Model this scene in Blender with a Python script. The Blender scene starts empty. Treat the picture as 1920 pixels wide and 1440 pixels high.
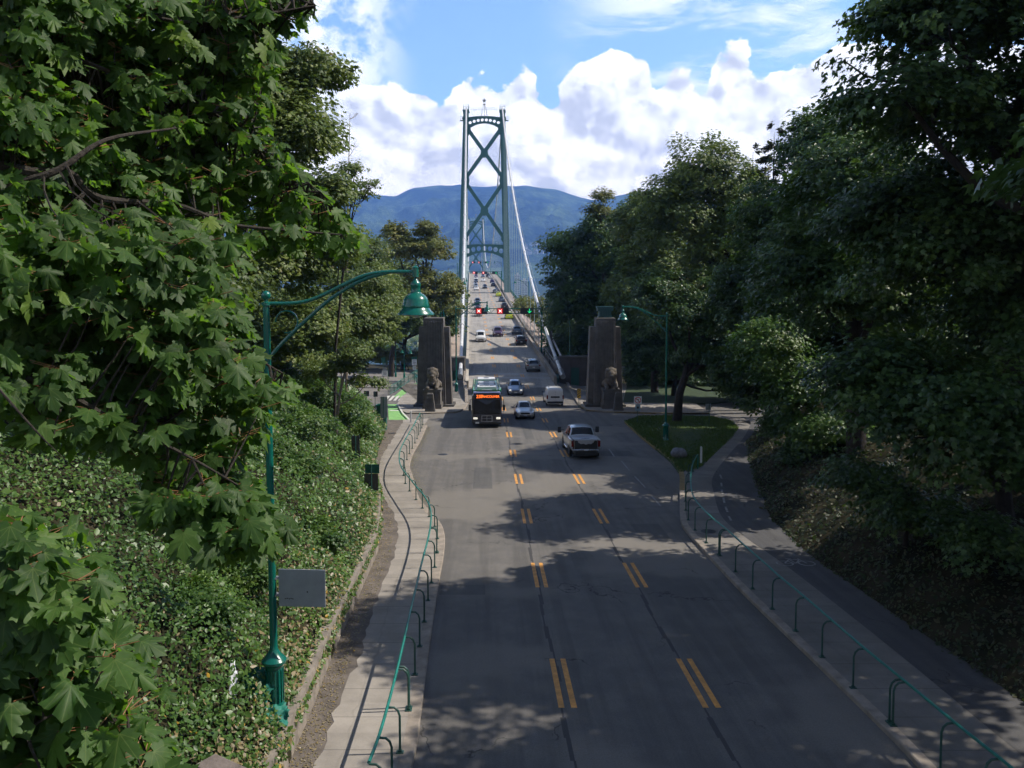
import bpy, bmesh, math, random
import numpy as np
from mathutils import Vector, Matrix
R = math.radians
rng = np.random.default_rng(7)
random.seed(7)
scene = bpy.context.scene
C = scene.collection

# ---------------------------------------------------------------- camera
F = 1600.0; CX = 960.0; YH = 545.0; CAMZ = 9.7
PITCH = R(3.2)
CY0 = YH + F * math.tan(PITCH)
cam_d = bpy.data.cameras.new("camera")
cam = bpy.data.objects.new("camera", cam_d); C.objects.link(cam)
cam.location = (0, 0, CAMZ)
cam.rotation_euler = (R(90) - PITCH, 0, 0)
cam_d.sensor_width = 36.0
cam_d.lens = 36.0 * F / 1920.0
cam_d.shift_y = (CY0 - 720.0) / 1920.0
cam_d.clip_start = 0.1
cam_d.clip_end = 30000
scene.camera = cam

# ---------------------------------------------------------------- render settings
scene.view_settings.view_transform = 'Standard'
scene.view_settings.look = 'None'
scene.view_settings.exposure = 0.42
scene.view_settings.gamma = 1
scene.cycles.use_denoising = True
scene.cycles.use_adaptive_sampling = True
scene.cycles.adaptive_threshold = 0.035
scene.cycles.max_bounces = 4
scene.cycles.diffuse_bounces = 2
scene.cycles.glossy_bounces = 2
scene.cycles.transmission_bounces = 2
scene.cycles.volume_bounces = 1
scene.cycles.transparent_max_bounces = 6
scene.cycles.sample_clamp_indirect = 4

# ---------------------------------------------------------------- sun
SUN_DIR = Vector((1.0, 0.10, 1.17)).normalized()      # towards the sun
sl = bpy.data.lights.new("sun", 'SUN'); sl.energy = 4.6; sl.angle = R(0.5); sl.color = (1.0, 0.93, 0.82)
so = bpy.data.objects.new("sun", sl); C.objects.link(so)
so.rotation_euler = SUN_DIR.to_track_quat('Z', 'Y').to_euler()
so.location = (60, 0, 80)

# ---------------------------------------------------------------- node helpers
class NT:
    def __init__(s, nt):
        s.nt = nt; s.n = nt.nodes; s.l = nt.links
    def node(s, t, **k):
        n = s.n.new(t)
        for a, v in k.items(): setattr(n, a, v)
        return n
    def put(s, sock, v):
        if isinstance(v, bpy.types.NodeSocket): s.l.new(v, sock)
        else: sock.default_value = v
    def m(s, op, a, b=0.0, c=0.0, clamp=False):
        n = s.n.new('ShaderNodeMath'); n.operation = op; n.use_clamp = clamp
        s.put(n.inputs[0], a); s.put(n.inputs[1], b)
        if len(n.inputs) > 2: s.put(n.inputs[2], c)
        return n.outputs[0]
    def mix(s, f, a, b, mode='MIX'):
        n = s.n.new('ShaderNodeMix'); n.data_type = 'RGBA'; n.blend_type = mode
        s.put(n.inputs[0], f)
        for i, v in ((6, a), (7, b)):
            s.put(n.inputs[i], v if isinstance(v, bpy.types.NodeSocket) else (v[0], v[1], v[2], 1))
        return n.outputs[2]
    def noise(s, vec, scale, detail=4, rough=0.55, dist=0.0):
        n = s.n.new('ShaderNodeTexNoise'); s.l.new(vec, n.inputs['Vector'])
        n.inputs['Scale'].default_value = scale; n.inputs['Detail'].default_value = detail
        n.inputs['Roughness'].default_value = rough; n.inputs['Distortion'].default_value = dist
        return n.outputs[0]
    def ramp(s, f, pts):
        n = s.n.new('ShaderNodeValToRGB'); s.put(n.inputs[0], f)
        e = n.color_ramp.elements
        while len(e) < len(pts): e.new(0.5)
        for i, (p, c) in enumerate(pts):
            e[i].position = p
            e[i].color = (c, c, c, 1) if isinstance(c, (int, float)) else (c[0], c[1], c[2], 1)
        return n.outputs[0]
    def rng(s, v, a, b, c=0.0, d=1.0, smooth=True):
        n = s.n.new('ShaderNodeMapRange'); n.interpolation_type = 'SMOOTHSTEP' if smooth else 'LINEAR'
        s.put(n.inputs[0], v); n.inputs[1].default_value = a; n.inputs[2].default_value = b
        n.inputs[3].default_value = c; n.inputs[4].default_value = d
        return n.outputs[0]
    def comb(s, x, y, z=0.0):
        n = s.n.new('ShaderNodeCombineXYZ'); s.put(n.inputs[0], x); s.put(n.inputs[1], y); s.put(n.inputs[2], z)
        return n.outputs[0]
    def sep(s, v):
        n = s.n.new('ShaderNodeSeparateXYZ'); s.l.new(v, n.inputs[0]); return n.outputs

# ---------------------------------------------------------------- world: Nishita sky with a cumulus bank to the north
w = bpy.data.worlds.new("World"); scene.world = w; w.use_nodes = True
T = NT(w.node_tree)
bg = w.node_tree.nodes['Background']
sky = T.node('ShaderNodeTexSky', sky_type='NISHITA', sun_disc=False)
sky.sun_elevation = math.asin(SUN_DIR.z); sky.sun_rotation = math.atan2(SUN_DIR.x, SUN_DIR.y)
sky.air_density = 1.0; sky.dust_density = 0.6; sky.ozone_density = 2.0
tc = T.node('ShaderNodeTexCoord').outputs['Generated']
sx, sy, sz = T.sep(tc)
az = T.m('ARCTAN2', sx, sy)
hyp = T.m('SQRT', T.m('ADD', T.m('MULTIPLY', sx, sx), T.m('MULTIPLY', sy, sy)))
el = T.m('ARCTAN2', sz, hyp)
uv = T.comb(az, T.m('MULTIPLY', el, 1.15), 0.3)
# top outline of the bank against azimuth
top_px = [(-400, 210), (350, 200), (560, 175), (640, 152), (700, 138), (745, 140), (800, 165), (835, 192), (855, 160), (880, 136),
          (930, 138), (985, 118), (1010, 140), (1035, 158), (1062, 122), (1105, 98), (1140, 72), (1180, 74), (1212, 104), (1226, 138),
          (1260, 112), (1312, 135), (1335, 98), (1385, 76), (1425, 104), (1500, 100), (1600, 84), (1800, 70), (2400, 120)]
fc = T.node('ShaderNodeFloatCurve')
T.put(fc.inputs['Value'], T.m('ADD', T.m('MULTIPLY', az, 0.7), 0.5))
cv = fc.mapping.curves[0]
pts = []
for px, py in top_px:
    a = math.atan((px - CX) / F); e = math.atan((YH - py) / F * math.cos(a))
    pts.append((min(max(a * 0.7 + 0.5, 0), 1), e * 2))
while len(cv.points) < len(pts): cv.points.new(0.5, 0.5)
for p, (a, b) in zip(cv.points, pts): p.location = (a, b); p.handle_type = 'AUTO'
fc.mapping.update()
top = T.m('MULTIPLY', fc.outputs[0], 0.5)
n1 = T.noise(uv, 16, 8, 0.62)
n2 = T.noise(uv, 62, 7, 0.65)
def voro(vec, scale):
    n = T.node('ShaderNodeTexVoronoi', feature='SMOOTH_F1'); T.l.new(vec, n.inputs['Vector'])
    n.inputs['Scale'].default_value = scale; n.inputs['Smoothness'].default_value = 0.35
    return n.outputs['Distance']
def vadd(a, b):
    n = T.node('ShaderNodeVectorMath', operation='ADD'); T.put(n.inputs[0], a); T.put(n.inputs[1], b); return n.outputs[0]
def wobble(vec):
    c = T.node('ShaderNodeTexNoise'); T.l.new(vec, c.inputs['Vector']); c.inputs['Scale'].default_value = 18; c.inputs['Detail'].default_value = 5
    s_ = T.node('ShaderNodeVectorMath', operation='SCALE'); T.l.new(c.outputs['Color'], s_.inputs[0]); s_.inputs['Scale'].default_value = 0.045
    return vadd(vec, s_.outputs[0])
def billow(vec):
    wv = wobble(vec)
    a = T.m('SUBTRACT', 1.0, voro(wv, 13)); b = T.m('SUBTRACT', 1.0, voro(wv, 34)); c = T.noise(vec, 60, 6, 0.6)
    d = T.m('SUBTRACT', 1.0, voro(wv, 80))
    r = T.m('ADD', T.m('MULTIPLY', a, 0.55), T.m('MULTIPLY', b, 0.26))
    return T.m('ADD', r, T.m('ADD', T.m('MULTIPLY', c, 0.16), T.m('MULTIPLY', d, 0.10)))
b0 = billow(uv)
b1 = billow(vadd(uv, (0.011, 0.013, 0)))
edge = T.m('SUBTRACT', T.m('SUBTRACT', el, top), T.m('MULTIPLY', T.m('SUBTRACT', b0, 0.72), 0.075))
edge = T.m('SUBTRACT', edge, T.m('MULTIPLY', T.m('SUBTRACT', n2, 0.5), 0.016))
mask = T.rng(edge, 0.0024, -0.0024)
relief = T.m('SUBTRACT', b0, b1)
big = T.noise(T.comb(az, T.m('MULTIPLY', el, 2.0), 1.7), 7.5, 5, 0.55)
depth = T.rng(T.m('SUBTRACT', top, el), 0.015, 0.11)            # how far under the cloud tops
shade = T.m('ADD', T.m('ADD', 0.80, T.m('MULTIPLY', relief, 4.2)), T.m('MULTIPLY', T.m('MULTIPLY', T.rng(big, 0.42, 0.66), depth), -0.62), clamp=True)
cloud_c = T.mix(1.0, T.mix(shade, (8.2, 8.5, 9.7), (16.0, 16.0, 16.2)), T.mix(T.rng(el, 0.22, 0.08), (1, 1, 1), (1.35, 1.25, 1.1)), 'MULTIPLY')
# thin high clouds above the bank
ci = T.noise(T.comb(T.m('MULTIPLY', az, 2.6), T.m('MULTIPLY', el, 9), 4.1), 2.6, 9, 0.62, 0.4)
cr = T.m('MULTIPLY', T.rng(ci, 0.47, 0.68), T.rng(az, 0.02, 0.16))
cl = T.m('MULTIPLY', T.rng(n1, 0.43, 0.60), T.rng(az, -0.10, -0.19))
high = T.m('MULTIPLY', T.m('MAXIMUM', T.m('MULTIPLY', cr, 0.75), cl), T.rng(el, 0.8, 0.4))
north = T.rng(sy, -0.1, 0.5)
low = T.m('MULTIPLY', T.rng(el, 0.62, 0.34), north)        # the sky is palest low in the north, deep overhead
blue = T.mix(1.0, sky.outputs[0], T.mix(low, (1.0, 0.93, 0.88), (2.05, 2.3, 2.6)), 'MULTIPLY')
c1 = T.mix(high, blue, (14.5, 14.8, 15.4))
cloud_c = T.mix(north, T.mix(1.0, cloud_c, (.35, .36, .38), 'MULTIPLY'), cloud_c)
c2 = T.mix(T.m('MULTIPLY', mask, T.rng(el, -0.02, 0.0)), c1, cloud_c)
T.l.new(c2, bg.inputs['Color'])
bg.inputs['Strength'].default_value = 0.078

# ---------------------------------------------------------------- pixel <-> world helpers
FWD = Vector((0, math.cos(PITCH), -math.sin(PITCH))); UP = Vector((0, math.sin(PITCH), math.cos(PITCH)))
def ray(px, py):
    d = Vector(((px - CX) / F, 0, 0)) + UP * ((CY0 - py) / F) + FWD
    return d / d.y
def at(px, py, Y):
    d = ray(px, py); return Vector((d.x * Y, Y, CAMZ + d.z * Y))
GR = 0.028
def G(px, py, dz=0.0):
    d = ray(px, py); Y = (dz - CAMZ) / (d.z + GR)
    return Vector((d.x * Y, Y, -GR * Y + dz))
_pt = [(-60, 1.68), (0, 0), (84, -2.35), (94, -2.6), (104, -2.35), (122, -1.35), (150, 0.0), (175, 1.15), (240, 4.6), (312, 9.0), (400, 14.3), (489, 19.0),
       (550, 21.1), (600, 21.7), (660, 21.2), (785, 16.5), (980, 6), (1300, -14)]
_ys = np.arange(-60, 1300, 1.0)
_zs = np.interp(_ys, [p[0] for p in _pt], [p[1] for p in _pt])
_k = np.ones(13) / 13
_zz = np.convolve(np.pad(_zs, 6, mode='edge'), _k, 'valid'); _zz[:60] = _zs[:60]
def roadz(Y): return float(np.interp(Y, _ys, _zz))
def road_cx(Y):
    a = 3.85 - 0.03375 * Y; b = 5.2 - (CX - 882) / F * Y
    t = min(max((Y - 70) / 45, 0), 1); t = t * t * (3 - 2 * t)
    return a * (1 - t) + b * t
BR = -math.atan((CX - 882) / F)     # bridge heading about z (left of +Y)
def bridge_cx(Y): return 5.2 - (CX - 882) / F * Y
def GB(px, py):
    d = ray(px, py)
    Y = 30.0
    best = None
    while Y < 640:
        g = CAMZ + d.z * Y - roadz(Y)
        if g <= 0: return Vector((d.x * Y, Y, roadz(Y)))
        if best is None or g / Y < best[0]: best = (g / Y, Y)
        Y += 0.25
    Y = best[1]
    return Vector((d.x * Y, Y, roadz(Y)))
def cat(pts, n):
    """Catmull-Rom through pts, n steps per span"""
    pts = [Vector(p) for p in pts]; P = [pts[0] * 2 - pts[1]] + pts + [pts[-1] * 2 - pts[-2]]
    out = []
    for i in range(1, len(P) - 2):
        for k in range(n):
            t = k / n; a, b, c, d = P[i - 1], P[i], P[i + 1], P[i + 2]
            out.append(0.5 * ((2 * b) + (c - a) * t + (2 * a - 5 * b + 4 * c - d) * t * t + (3 * b - a - 3 * c + d) * t ** 3))
    out.append(pts[-1].copy()); return out
def resample(pts, step):
    L = [0]
    for a, b in zip(pts, pts[1:]): L.append(L[-1] + (b - a).length)
    n = max(2, int(L[-1] / step) + 1)
    A = np.array([list(p) for p in pts]); s = np.linspace(0, L[-1], n)
    return [Vector((np.interp(t, L, A[:, 0]), np.interp(t, L, A[:, 1]), np.interp(t, L, A[:, 2]))) for t in s]

# ---------------------------------------------------------------- materials
def material(name, col, rough=0.7, metal=0.0, var=0.0, vscale=3.0, spec=0.5, bump=0.0, bscale=20.0, emit=None, coat=0.0):
    m = bpy.data.materials.new(name); m.use_nodes = True
    t = NT(m.node_tree); b = m.node_tree.nodes['Principled BSDF']
    b.inputs['Base Color'].default_value = (*col, 1); b.inputs['Roughness'].default_value = rough
    b.inputs['Metallic'].default_value = metal; b.inputs['Specular IOR Level'].default_value = spec
    b.inputs['Coat Weight'].default_value = coat
    co = t.node('ShaderNodeTexCoord').outputs['Object']
    if var:
        n = t.noise(co, vscale, 6, 0.6)
        f = t.rng(n, 0.3, 0.7, 1 - var, 1 + var, False)
        t.l.new(t.mix(1.0, col, t.comb(f, f, f), 'MULTIPLY'), b.inputs['Base Color'])
    if bump:
        n = t.noise(co, bscale, 4, 0.6); bn = t.node('ShaderNodeBump'); bn.inputs['Strength'].default_value = bump
        bn.inputs['Distance'].default_value = 0.03
        t.l.new(n, bn.inputs['Height']); t.l.new(bn.outputs[0], b.inputs['Normal'])
    if emit:
        b.inputs['Emission Color'].default_value = (*emit[:3], 1); b.inputs['Emission Strength'].default_value = emit[3]
    return m
def new_mat(name):
    m = bpy.data.materials.new(name); m.use_nodes = True
    return m, NT(m.node_tree), m.node_tree.nodes['Principled BSDF']
def asphalt(name, base, patch, tan=(0.12, 0.11, 0.1), light=0.5):
    m, t, b = new_mat(name)
    p = t.node('ShaderNodeNewGeometry').outputs['Position']
    x, y, z = t.sep(p)
    fine = t.noise(p, 28, 5, 0.7); mid = t.noise(p, 1.1, 6, 0.6)
    along = t.noise(t.comb(t.m('MULTIPLY', t.m('ADD', x, t.m('MULTIPLY', y, 0.034)), 1.4), t.m('MULTIPLY', y, 0.05), 0.0), 1.0, 4, 0.6)
    c = t.mix(t.rng(mid, 0.35, 0.7), base, patch)
    c = t.mix(t.rng(along, 0.42, 0.62, 0, 0.55), c, tuple(v * 0.62 for v in base))
    big = t.noise(p, 0.16, 3, 0.5)
    c = t.mix(t.rng(big, 0.5, 0.6, 0, light), c, tan)
    v = t.node('ShaderNodeTexVoronoi', feature='DISTANCE_TO_EDGE'); v.inputs['Scale'].default_value = 0.16
    dn = t.node('ShaderNodeTexNoise'); dn.inputs['Scale'].default_value = 0.9; dn.inputs['Detail'].default_value = 6; t.l.new(p, dn.inputs['Vector'])
    dv = t.node('ShaderNodeVectorMath', operation='MULTIPLY_ADD'); t.l.new(dn.outputs['Color'], dv.inputs[0]); dv.inputs[1].default_value = (2.2, 2.2, 2.2); t.l.new(p, dv.inputs[2])
    t.l.new(dv.outputs[0], v.inputs['Vector'])
    crack = t.m('MULTIPLY', t.rng(v.outputs['Distance'], 0.006, 0.001), t.rng(t.noise(p, 0.35, 2), 0.5, 0.58))
    c = t.mix(t.m('MULTIPLY', crack, 0.75), c, (0.012, 0.012, 0.012))
    g = t.rng(fine, 0.25, 0.75, 0.72, 1.28, False)
    c = t.mix(1.0, c, t.comb(g, g, g), 'MULTIPLY')
    t.l.new(c, b.inputs['Base Color']); b.inputs['Roughness'].default_value = 0.85
    bn = t.node('ShaderNodeBump'); bn.inputs['Strength'].default_value = 0.5; bn.inputs['Distance'].default_value = 0.01
    t.l.new(t.noise(p, 60, 3), bn.inputs['Height']); t.l.new(bn.outputs[0], b.inputs['Normal'])
    return m
def concrete_uv(name, col, joint=1.55, dark=0.55):
    """poured slabs: u runs along, joints every `joint` metres, stains from noise"""
    m, t, b = new_mat(name)
    uvn = t.node('ShaderNodeUVMap').outputs[0]; u, v, _ = t.sep(uvn)
    p = t.node('ShaderNodeNewGeometry').outputs['Position']
    fr = t.m('ABSOLUTE', t.m('SUBTRACT', t.m('FRACT', t.m('DIVIDE', u, joint)), 0.5))
    j = t.rng(fr, 0.488, 0.494)
    slab = t.node('ShaderNodeTexWhiteNoise', noise_dimensions='1D'); t.l.new(t.m('FLOOR', t.m('ADD', t.m('DIVIDE', u, joint), 0.5)), slab.inputs['W'])
    s = t.rng(slab.outputs['Value'], 0, 1, 0.84, 1.12, False)
    st = t.rng(t.noise(p, 0.9, 7, 0.65), 0.3, 0.72, 0.72, 1.12, False)
    g = t.rng(t.noise(p, 35, 4, 0.7), 0.3, 0.7, 0.88, 1.1, False)
    f = t.m('MULTIPLY', t.m('MULTIPLY', s, st), g)
    c = t.mix(1.0, col, t.comb(f, f, f), 'MULTIPLY')
    lane = t.rng(t.m('ABSOLUTE', t.m('SUBTRACT', v, 0.27)), 0.022, 0.012)
    c = t.mix(t.m('MULTIPLY', lane, 0.12), c, (0.07, 0.06, 0.055))
    c = t.mix(t.m('MULTIPLY', j, dark), c, (0.04, 0.037, 0.034))
    t.l.new(c, b.inputs['Base Color']); b.inputs['Roughness'].default_value = 0.88
    return m
def leaf_mat(name, ramp, rough=0.45, trans=0.25, tcol=(0.25, 0.45, 0.04), veins=False, spec=0.4):
    m = bpy.data.materials.new(name); m.use_nodes = True
    t = NT(m.node_tree); b = m.node_tree.nodes['Principled BSDF']; out = m.node_tree.nodes['Material Output']
    a = t.node('ShaderNodeAttribute', attribute_name='rnd')
    c = t.ramp(a.outputs['Fac'], ramp)
    if veins:
        uvn = t.node('ShaderNodeUVMap').outputs[0]; u, v, _ = t.sep(uvn)
        u = t.m('ABSOLUTE', u); best = None
        for ang in (0.0, 0.62, 1.18):
            d = t.m('ABSOLUTE', t.m('SUBTRACT', t.m('MULTIPLY', u, math.cos(ang)), t.m('MULTIPLY', t.m('SUBTRACT', v, 0.06), math.sin(ang))))
            best = d if best is None else t.m('MINIMUM', best, d)
        sec = t.m('ABSOLUTE', t.m('SUBTRACT', t.m('FRACT', t.m('MULTIPLY', t.m('SUBTRACT', v, t.m('MULTIPLY', u, 0.8)), 9)), 0.5))
        c = t.mix(t.rng(best, 0.014, 0.004, 0, 0.55), c, (0.16, 0.22, 0.06))
        c = t.mix(t.rng(sec, 0.05, 0.01, 0, 0.16), c, (0.16, 0.22, 0.06))
        p = t.node('ShaderNodeNewGeometry').outputs['Position']
        g = t.rng(t.noise(p, 22, 4), 0.3, 0.7, 0.8, 1.15, False)
        c = t.mix(1.0, c, t.comb(g, g, g), 'MULTIPLY')
    t.l.new(c, b.inputs['Base Color']); b.inputs['Roughness'].default_value = rough; b.inputs['Specular IOR Level'].default_value = spec
    tr = t.node('ShaderNodeBsdfTranslucent'); t.l.new(t.mix(0.5, c, tcol), tr.inputs['Color'])
    mx = t.node('ShaderNodeMixShader'); mx.inputs[0].default_value = trans
    t.l.new(b.outputs[0], mx.inputs[1]); t.l.new(tr.outputs[0], mx.inputs[2]); t.l.new(mx.outputs[0], out.inputs['Surface'])
    return m

M = {}
M['road'] = asphalt('asphalt', (0.115, 0.108, 0.10), (0.145, 0.134, 0.122), (0.185, 0.168, 0.145), 0.7)
M['path'] = asphalt('path_asphalt', (0.065, 0.064, 0.067), (0.085, 0.083, 0.083), (0.10, 0.095, 0.09), 0.3)
M['deck'] = asphalt('deck_asphalt', (0.27, 0.255, 0.235), (0.32, 0.30, 0.275), (0.34, 0.315, 0.285), 0.5)
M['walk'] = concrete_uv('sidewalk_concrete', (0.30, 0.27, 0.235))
M['walkR'] = concrete_uv('shaded_sidewalk_concrete', (0.19, 0.175, 0.155))  # right sidewalk: darker colour stands in for the tree shade over it
M['walk2'] = concrete_uv('walkway_concrete', (0.40, 0.32, 0.27), 6.0, 0.4)
M['kerb'] = material('kerb_concrete', (0.27, 0.23, 0.19), 0.9, var=0.3, vscale=2.5, bump=0.3)
M['kerb_y'] = material('worn_yellow_kerb', (0.23, 0.155, 0.055), 0.85, var=0.4, vscale=2.2)
M['gutter'] = material('dirty_gutter', (0.125, 0.105, 0.088), 0.95, var=0.4, vscale=1.6, bump=0.5)
M['wallc'] = material('retaining_wall_concrete', (0.22, 0.19, 0.16), 0.92, var=0.42, vscale=1.8, bump=0.8, bscale=9)
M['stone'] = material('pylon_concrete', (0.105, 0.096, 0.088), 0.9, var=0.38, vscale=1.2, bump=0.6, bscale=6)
M['stone_d'] = material('weathered_and_shaded_concrete', (0.065, 0.06, 0.057), 0.92, var=0.35, vscale=1.0, bump=0.5, bscale=6)
M['lion'] = material('lion_concrete', (0.115, 0.098, 0.08), 0.9, var=0.4, vscale=4, bump=0.9, bscale=9)
M['yellow'] = material('yellow_road_paint', (0.60, 0.28, 0.06), 0.7, var=0.28, vscale=5)
M['white_paint'] = material('white_road_paint', (0.55, 0.54, 0.50), 0.75, var=0.35, vscale=4)
M['faint_paint'] = material('worn_white_paint', (0.22, 0.215, 0.21), 0.8, var=0.4, vscale=3)
M['green_paint'] = material('green_lane_paint', (0.20, 0.42, 0.13), 0.75, var=0.25, vscale=1.3)
M['tower'] = material('tower_green_paint', (0.05, 0.165, 0.16), 0.5, var=0.14, vscale=0.5)
M['lampg'] = material('glossy_green_paint', (0.004, 0.115, 0.085), 0.25, var=0.12, vscale=3, coat=0.4)
M['railg'] = material('green_rail_paint', (0.008, 0.17, 0.13), 0.38, var=0.25, vscale=6)
M['railp'] = material('dark_green_post_paint', (0.02, 0.075, 0.06), 0.5, var=0.3, vscale=6)
M['cable'] = material('cable_white_paint', (0.62, 0.63, 0.66), 0.45, var=0.15, vscale=0.8)
M['rope'] = material('hanger_rope', (0.33, 0.42, 0.44), 0.5)
M['steel'] = material('grey_steel', (0.28, 0.29, 0.30), 0.45, metal=0.6, var=0.2, vscale=3)
M['signback'] = material('sign_back_aluminium', (0.27, 0.30, 0.34), 0.5, metal=0.25, var=0.12, vscale=3)
M['brownback'] = material('brown_sign_back', (0.07, 0.062, 0.055), 0.6, var=0.2, vscale=3)
M['wood'] = material('weathered_wood', (0.12, 0.09, 0.065), 0.9, var=0.4, vscale=9)
M['bark'] = material('bark', (0.030, 0.024, 0.019), 0.95, var=0.45, vscale=5, bump=1.0, bscale=14)
M['bark2'] = material('pale_bark', (0.20, 0.165, 0.13), 0.95, var=0.35, vscale=5, bump=0.6)
M['rock'] = material('grey_rock', (0.17, 0.17, 0.185), 0.85, var=0.4, vscale=4, bump=0.8, bscale=7)
M['black'] = material('black_plastic', (0.014, 0.014, 0.015), 0.5)
M['rubber'] = material('tyre_rubber', (0.018, 0.018, 0.019), 0.85)
M['glass'] = material('vehicle_glass', (0.008, 0.010, 0.012), 0.08, spec=0.4)
M['chrome'] = material('chrome', (0.55, 0.56, 0.58), 0.2, metal=1.0)
M['rim'] = material('wheel_rim', (0.32, 0.33, 0.34), 0.35, metal=0.8)
M['tail'] = material('tail_light_red', (0.16, 0.008, 0.008), 0.25)
M['lens'] = material('headlight_lens', (0.62, 0.64, 0.66), 0.12, spec=0.8)
M['lens_on'] = material('lit_headlight', (0.9, 0.9, 0.85), 0.2, emit=(1.0, 0.93, 0.75, .5))
M['plate'] = material('number_plate', (0.6, 0.6, 0.62), 0.5)
M['white'] = material('white_enamel', (0.72, 0.72, 0.72), 0.45, var=0.06)
M['red_on'] = material('lit_red_signal', (0.45, 0.015, 0.015), 0.5, emit=(1.0, 0.03, 0.02, .28))
M['green_on'] = material('lit_green_signal', (0.02, 0.6, 0.2), 0.5, emit=(0.02, 0.8, 0.30, 0.6))
M['led'] = material('orange_led', (0.9, 0.2, 0.03), 0.5, emit=(1.0, 0.16, 0.02, 1.5))
M['redp'] = material('sign_red', (0.55, 0.02, 0.02), 0.5)
M['bluep'] = material('sign_blue', (0.22, 0.30, 0.36), 0.5)
M['yelp'] = material('sign_yellow', (0.75, 0.42, 0.02), 0.5)
M['signg'] = material('sign_green', (0.005, 0.09, 0.06), 0.5)
M['concb'] = material('apartment_concrete', (0.75, 0.72, 0.66), 0.8, var=0.1, vscale=0.05)
M['winb'] = material('apartment_window', (0.25, 0.27, 0.29), 0.3)
M['netg'] = material('green_netting', (0.01, 0.15, 0.11), 0.7, var=0.3, vscale=20)

def paint(name, col, metal=0.3):
    return material(name, col, 0.28, metal=metal, coat=0.6, var=0.04, vscale=1.0)

M['maple'] = leaf_mat('maple_leaf', [(0, (0.022, 0.050, 0.013)), (0.5, (0.048, 0.105, 0.024)), (0.85, (0.088, 0.165, 0.034)), (1, (0.17, 0.24, 0.04))], 0.55, 0.45, (0.26, 0.55, 0.02), veins=True, spec=0.3)
M['leafR'] = leaf_mat('dark_maple_leaf', [(0, (0.016, 0.038, 0.011)), (0.55, (0.040, 0.085, 0.020)), (0.9, (0.09, 0.155, 0.032)), (1, (0.11, 0.13, 0.03))], 0.42, 0.26, (0.15, 0.28, 0.03))
M['leafL'] = leaf_mat('broad_leaf_olive', [(0, (0.036, 0.064, 0.014)), (0.5, (0.085, 0.13, 0.025)), (0.9, (0.15, 0.19, 0.04)), (1, (0.14, 0.10, 0.04))], 0.5, 0.28, (0.22, 0.32, 0.05))
M['leafY'] = leaf_mat('yellowing_leaf', [(0, (0.07, 0.10, 0.022)), (0.6, (0.14, 0.165, 0.04)), (1, (0.26, 0.22, 0.06))], 0.5, 0.28, (0.3, 0.3, 0.05))
M['leafF'] = leaf_mat('fir_needles', [(0, (0.012, 0.026, 0.014)), (1, (0.035, 0.058, 0.026))], 0.6, 0.08)
M['leafB'] = leaf_mat('brown_fir_needles', [(0, (0.028, 0.026, 0.017)), (0.6, (0.05, 0.042, 0.026)), (1, (0.075, 0.05, 0.03))], 0.6, 0.1)
M['ivy'] = leaf_mat('ivy_leaf', [(0, (0.018, 0.05, 0.012)), (0.45, (0.065, 0.135, 0.025)), (0.78, (0.13, 0.21, 0.035)), (0.82, (0.20, 0.15, 0.06)), (0.93, (0.30, 0.24, 0.14)), (0.97, (0.30, 0.26, 0.19)), (1, (0.42, 0.25, 0.02))], 0.42, 0.22, (0.2, 0.4, 0.04))
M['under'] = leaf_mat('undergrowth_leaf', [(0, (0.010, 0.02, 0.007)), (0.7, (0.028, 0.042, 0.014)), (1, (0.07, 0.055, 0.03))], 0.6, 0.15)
M['grassb'] = leaf_mat('grass_blade', [(0, (0.028, 0.06, 0.012)), (0.8, (0.06, 0.105, 0.02)), (1, (0.14, 0.14, 0.04))], 0.6, 0.3)
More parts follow.
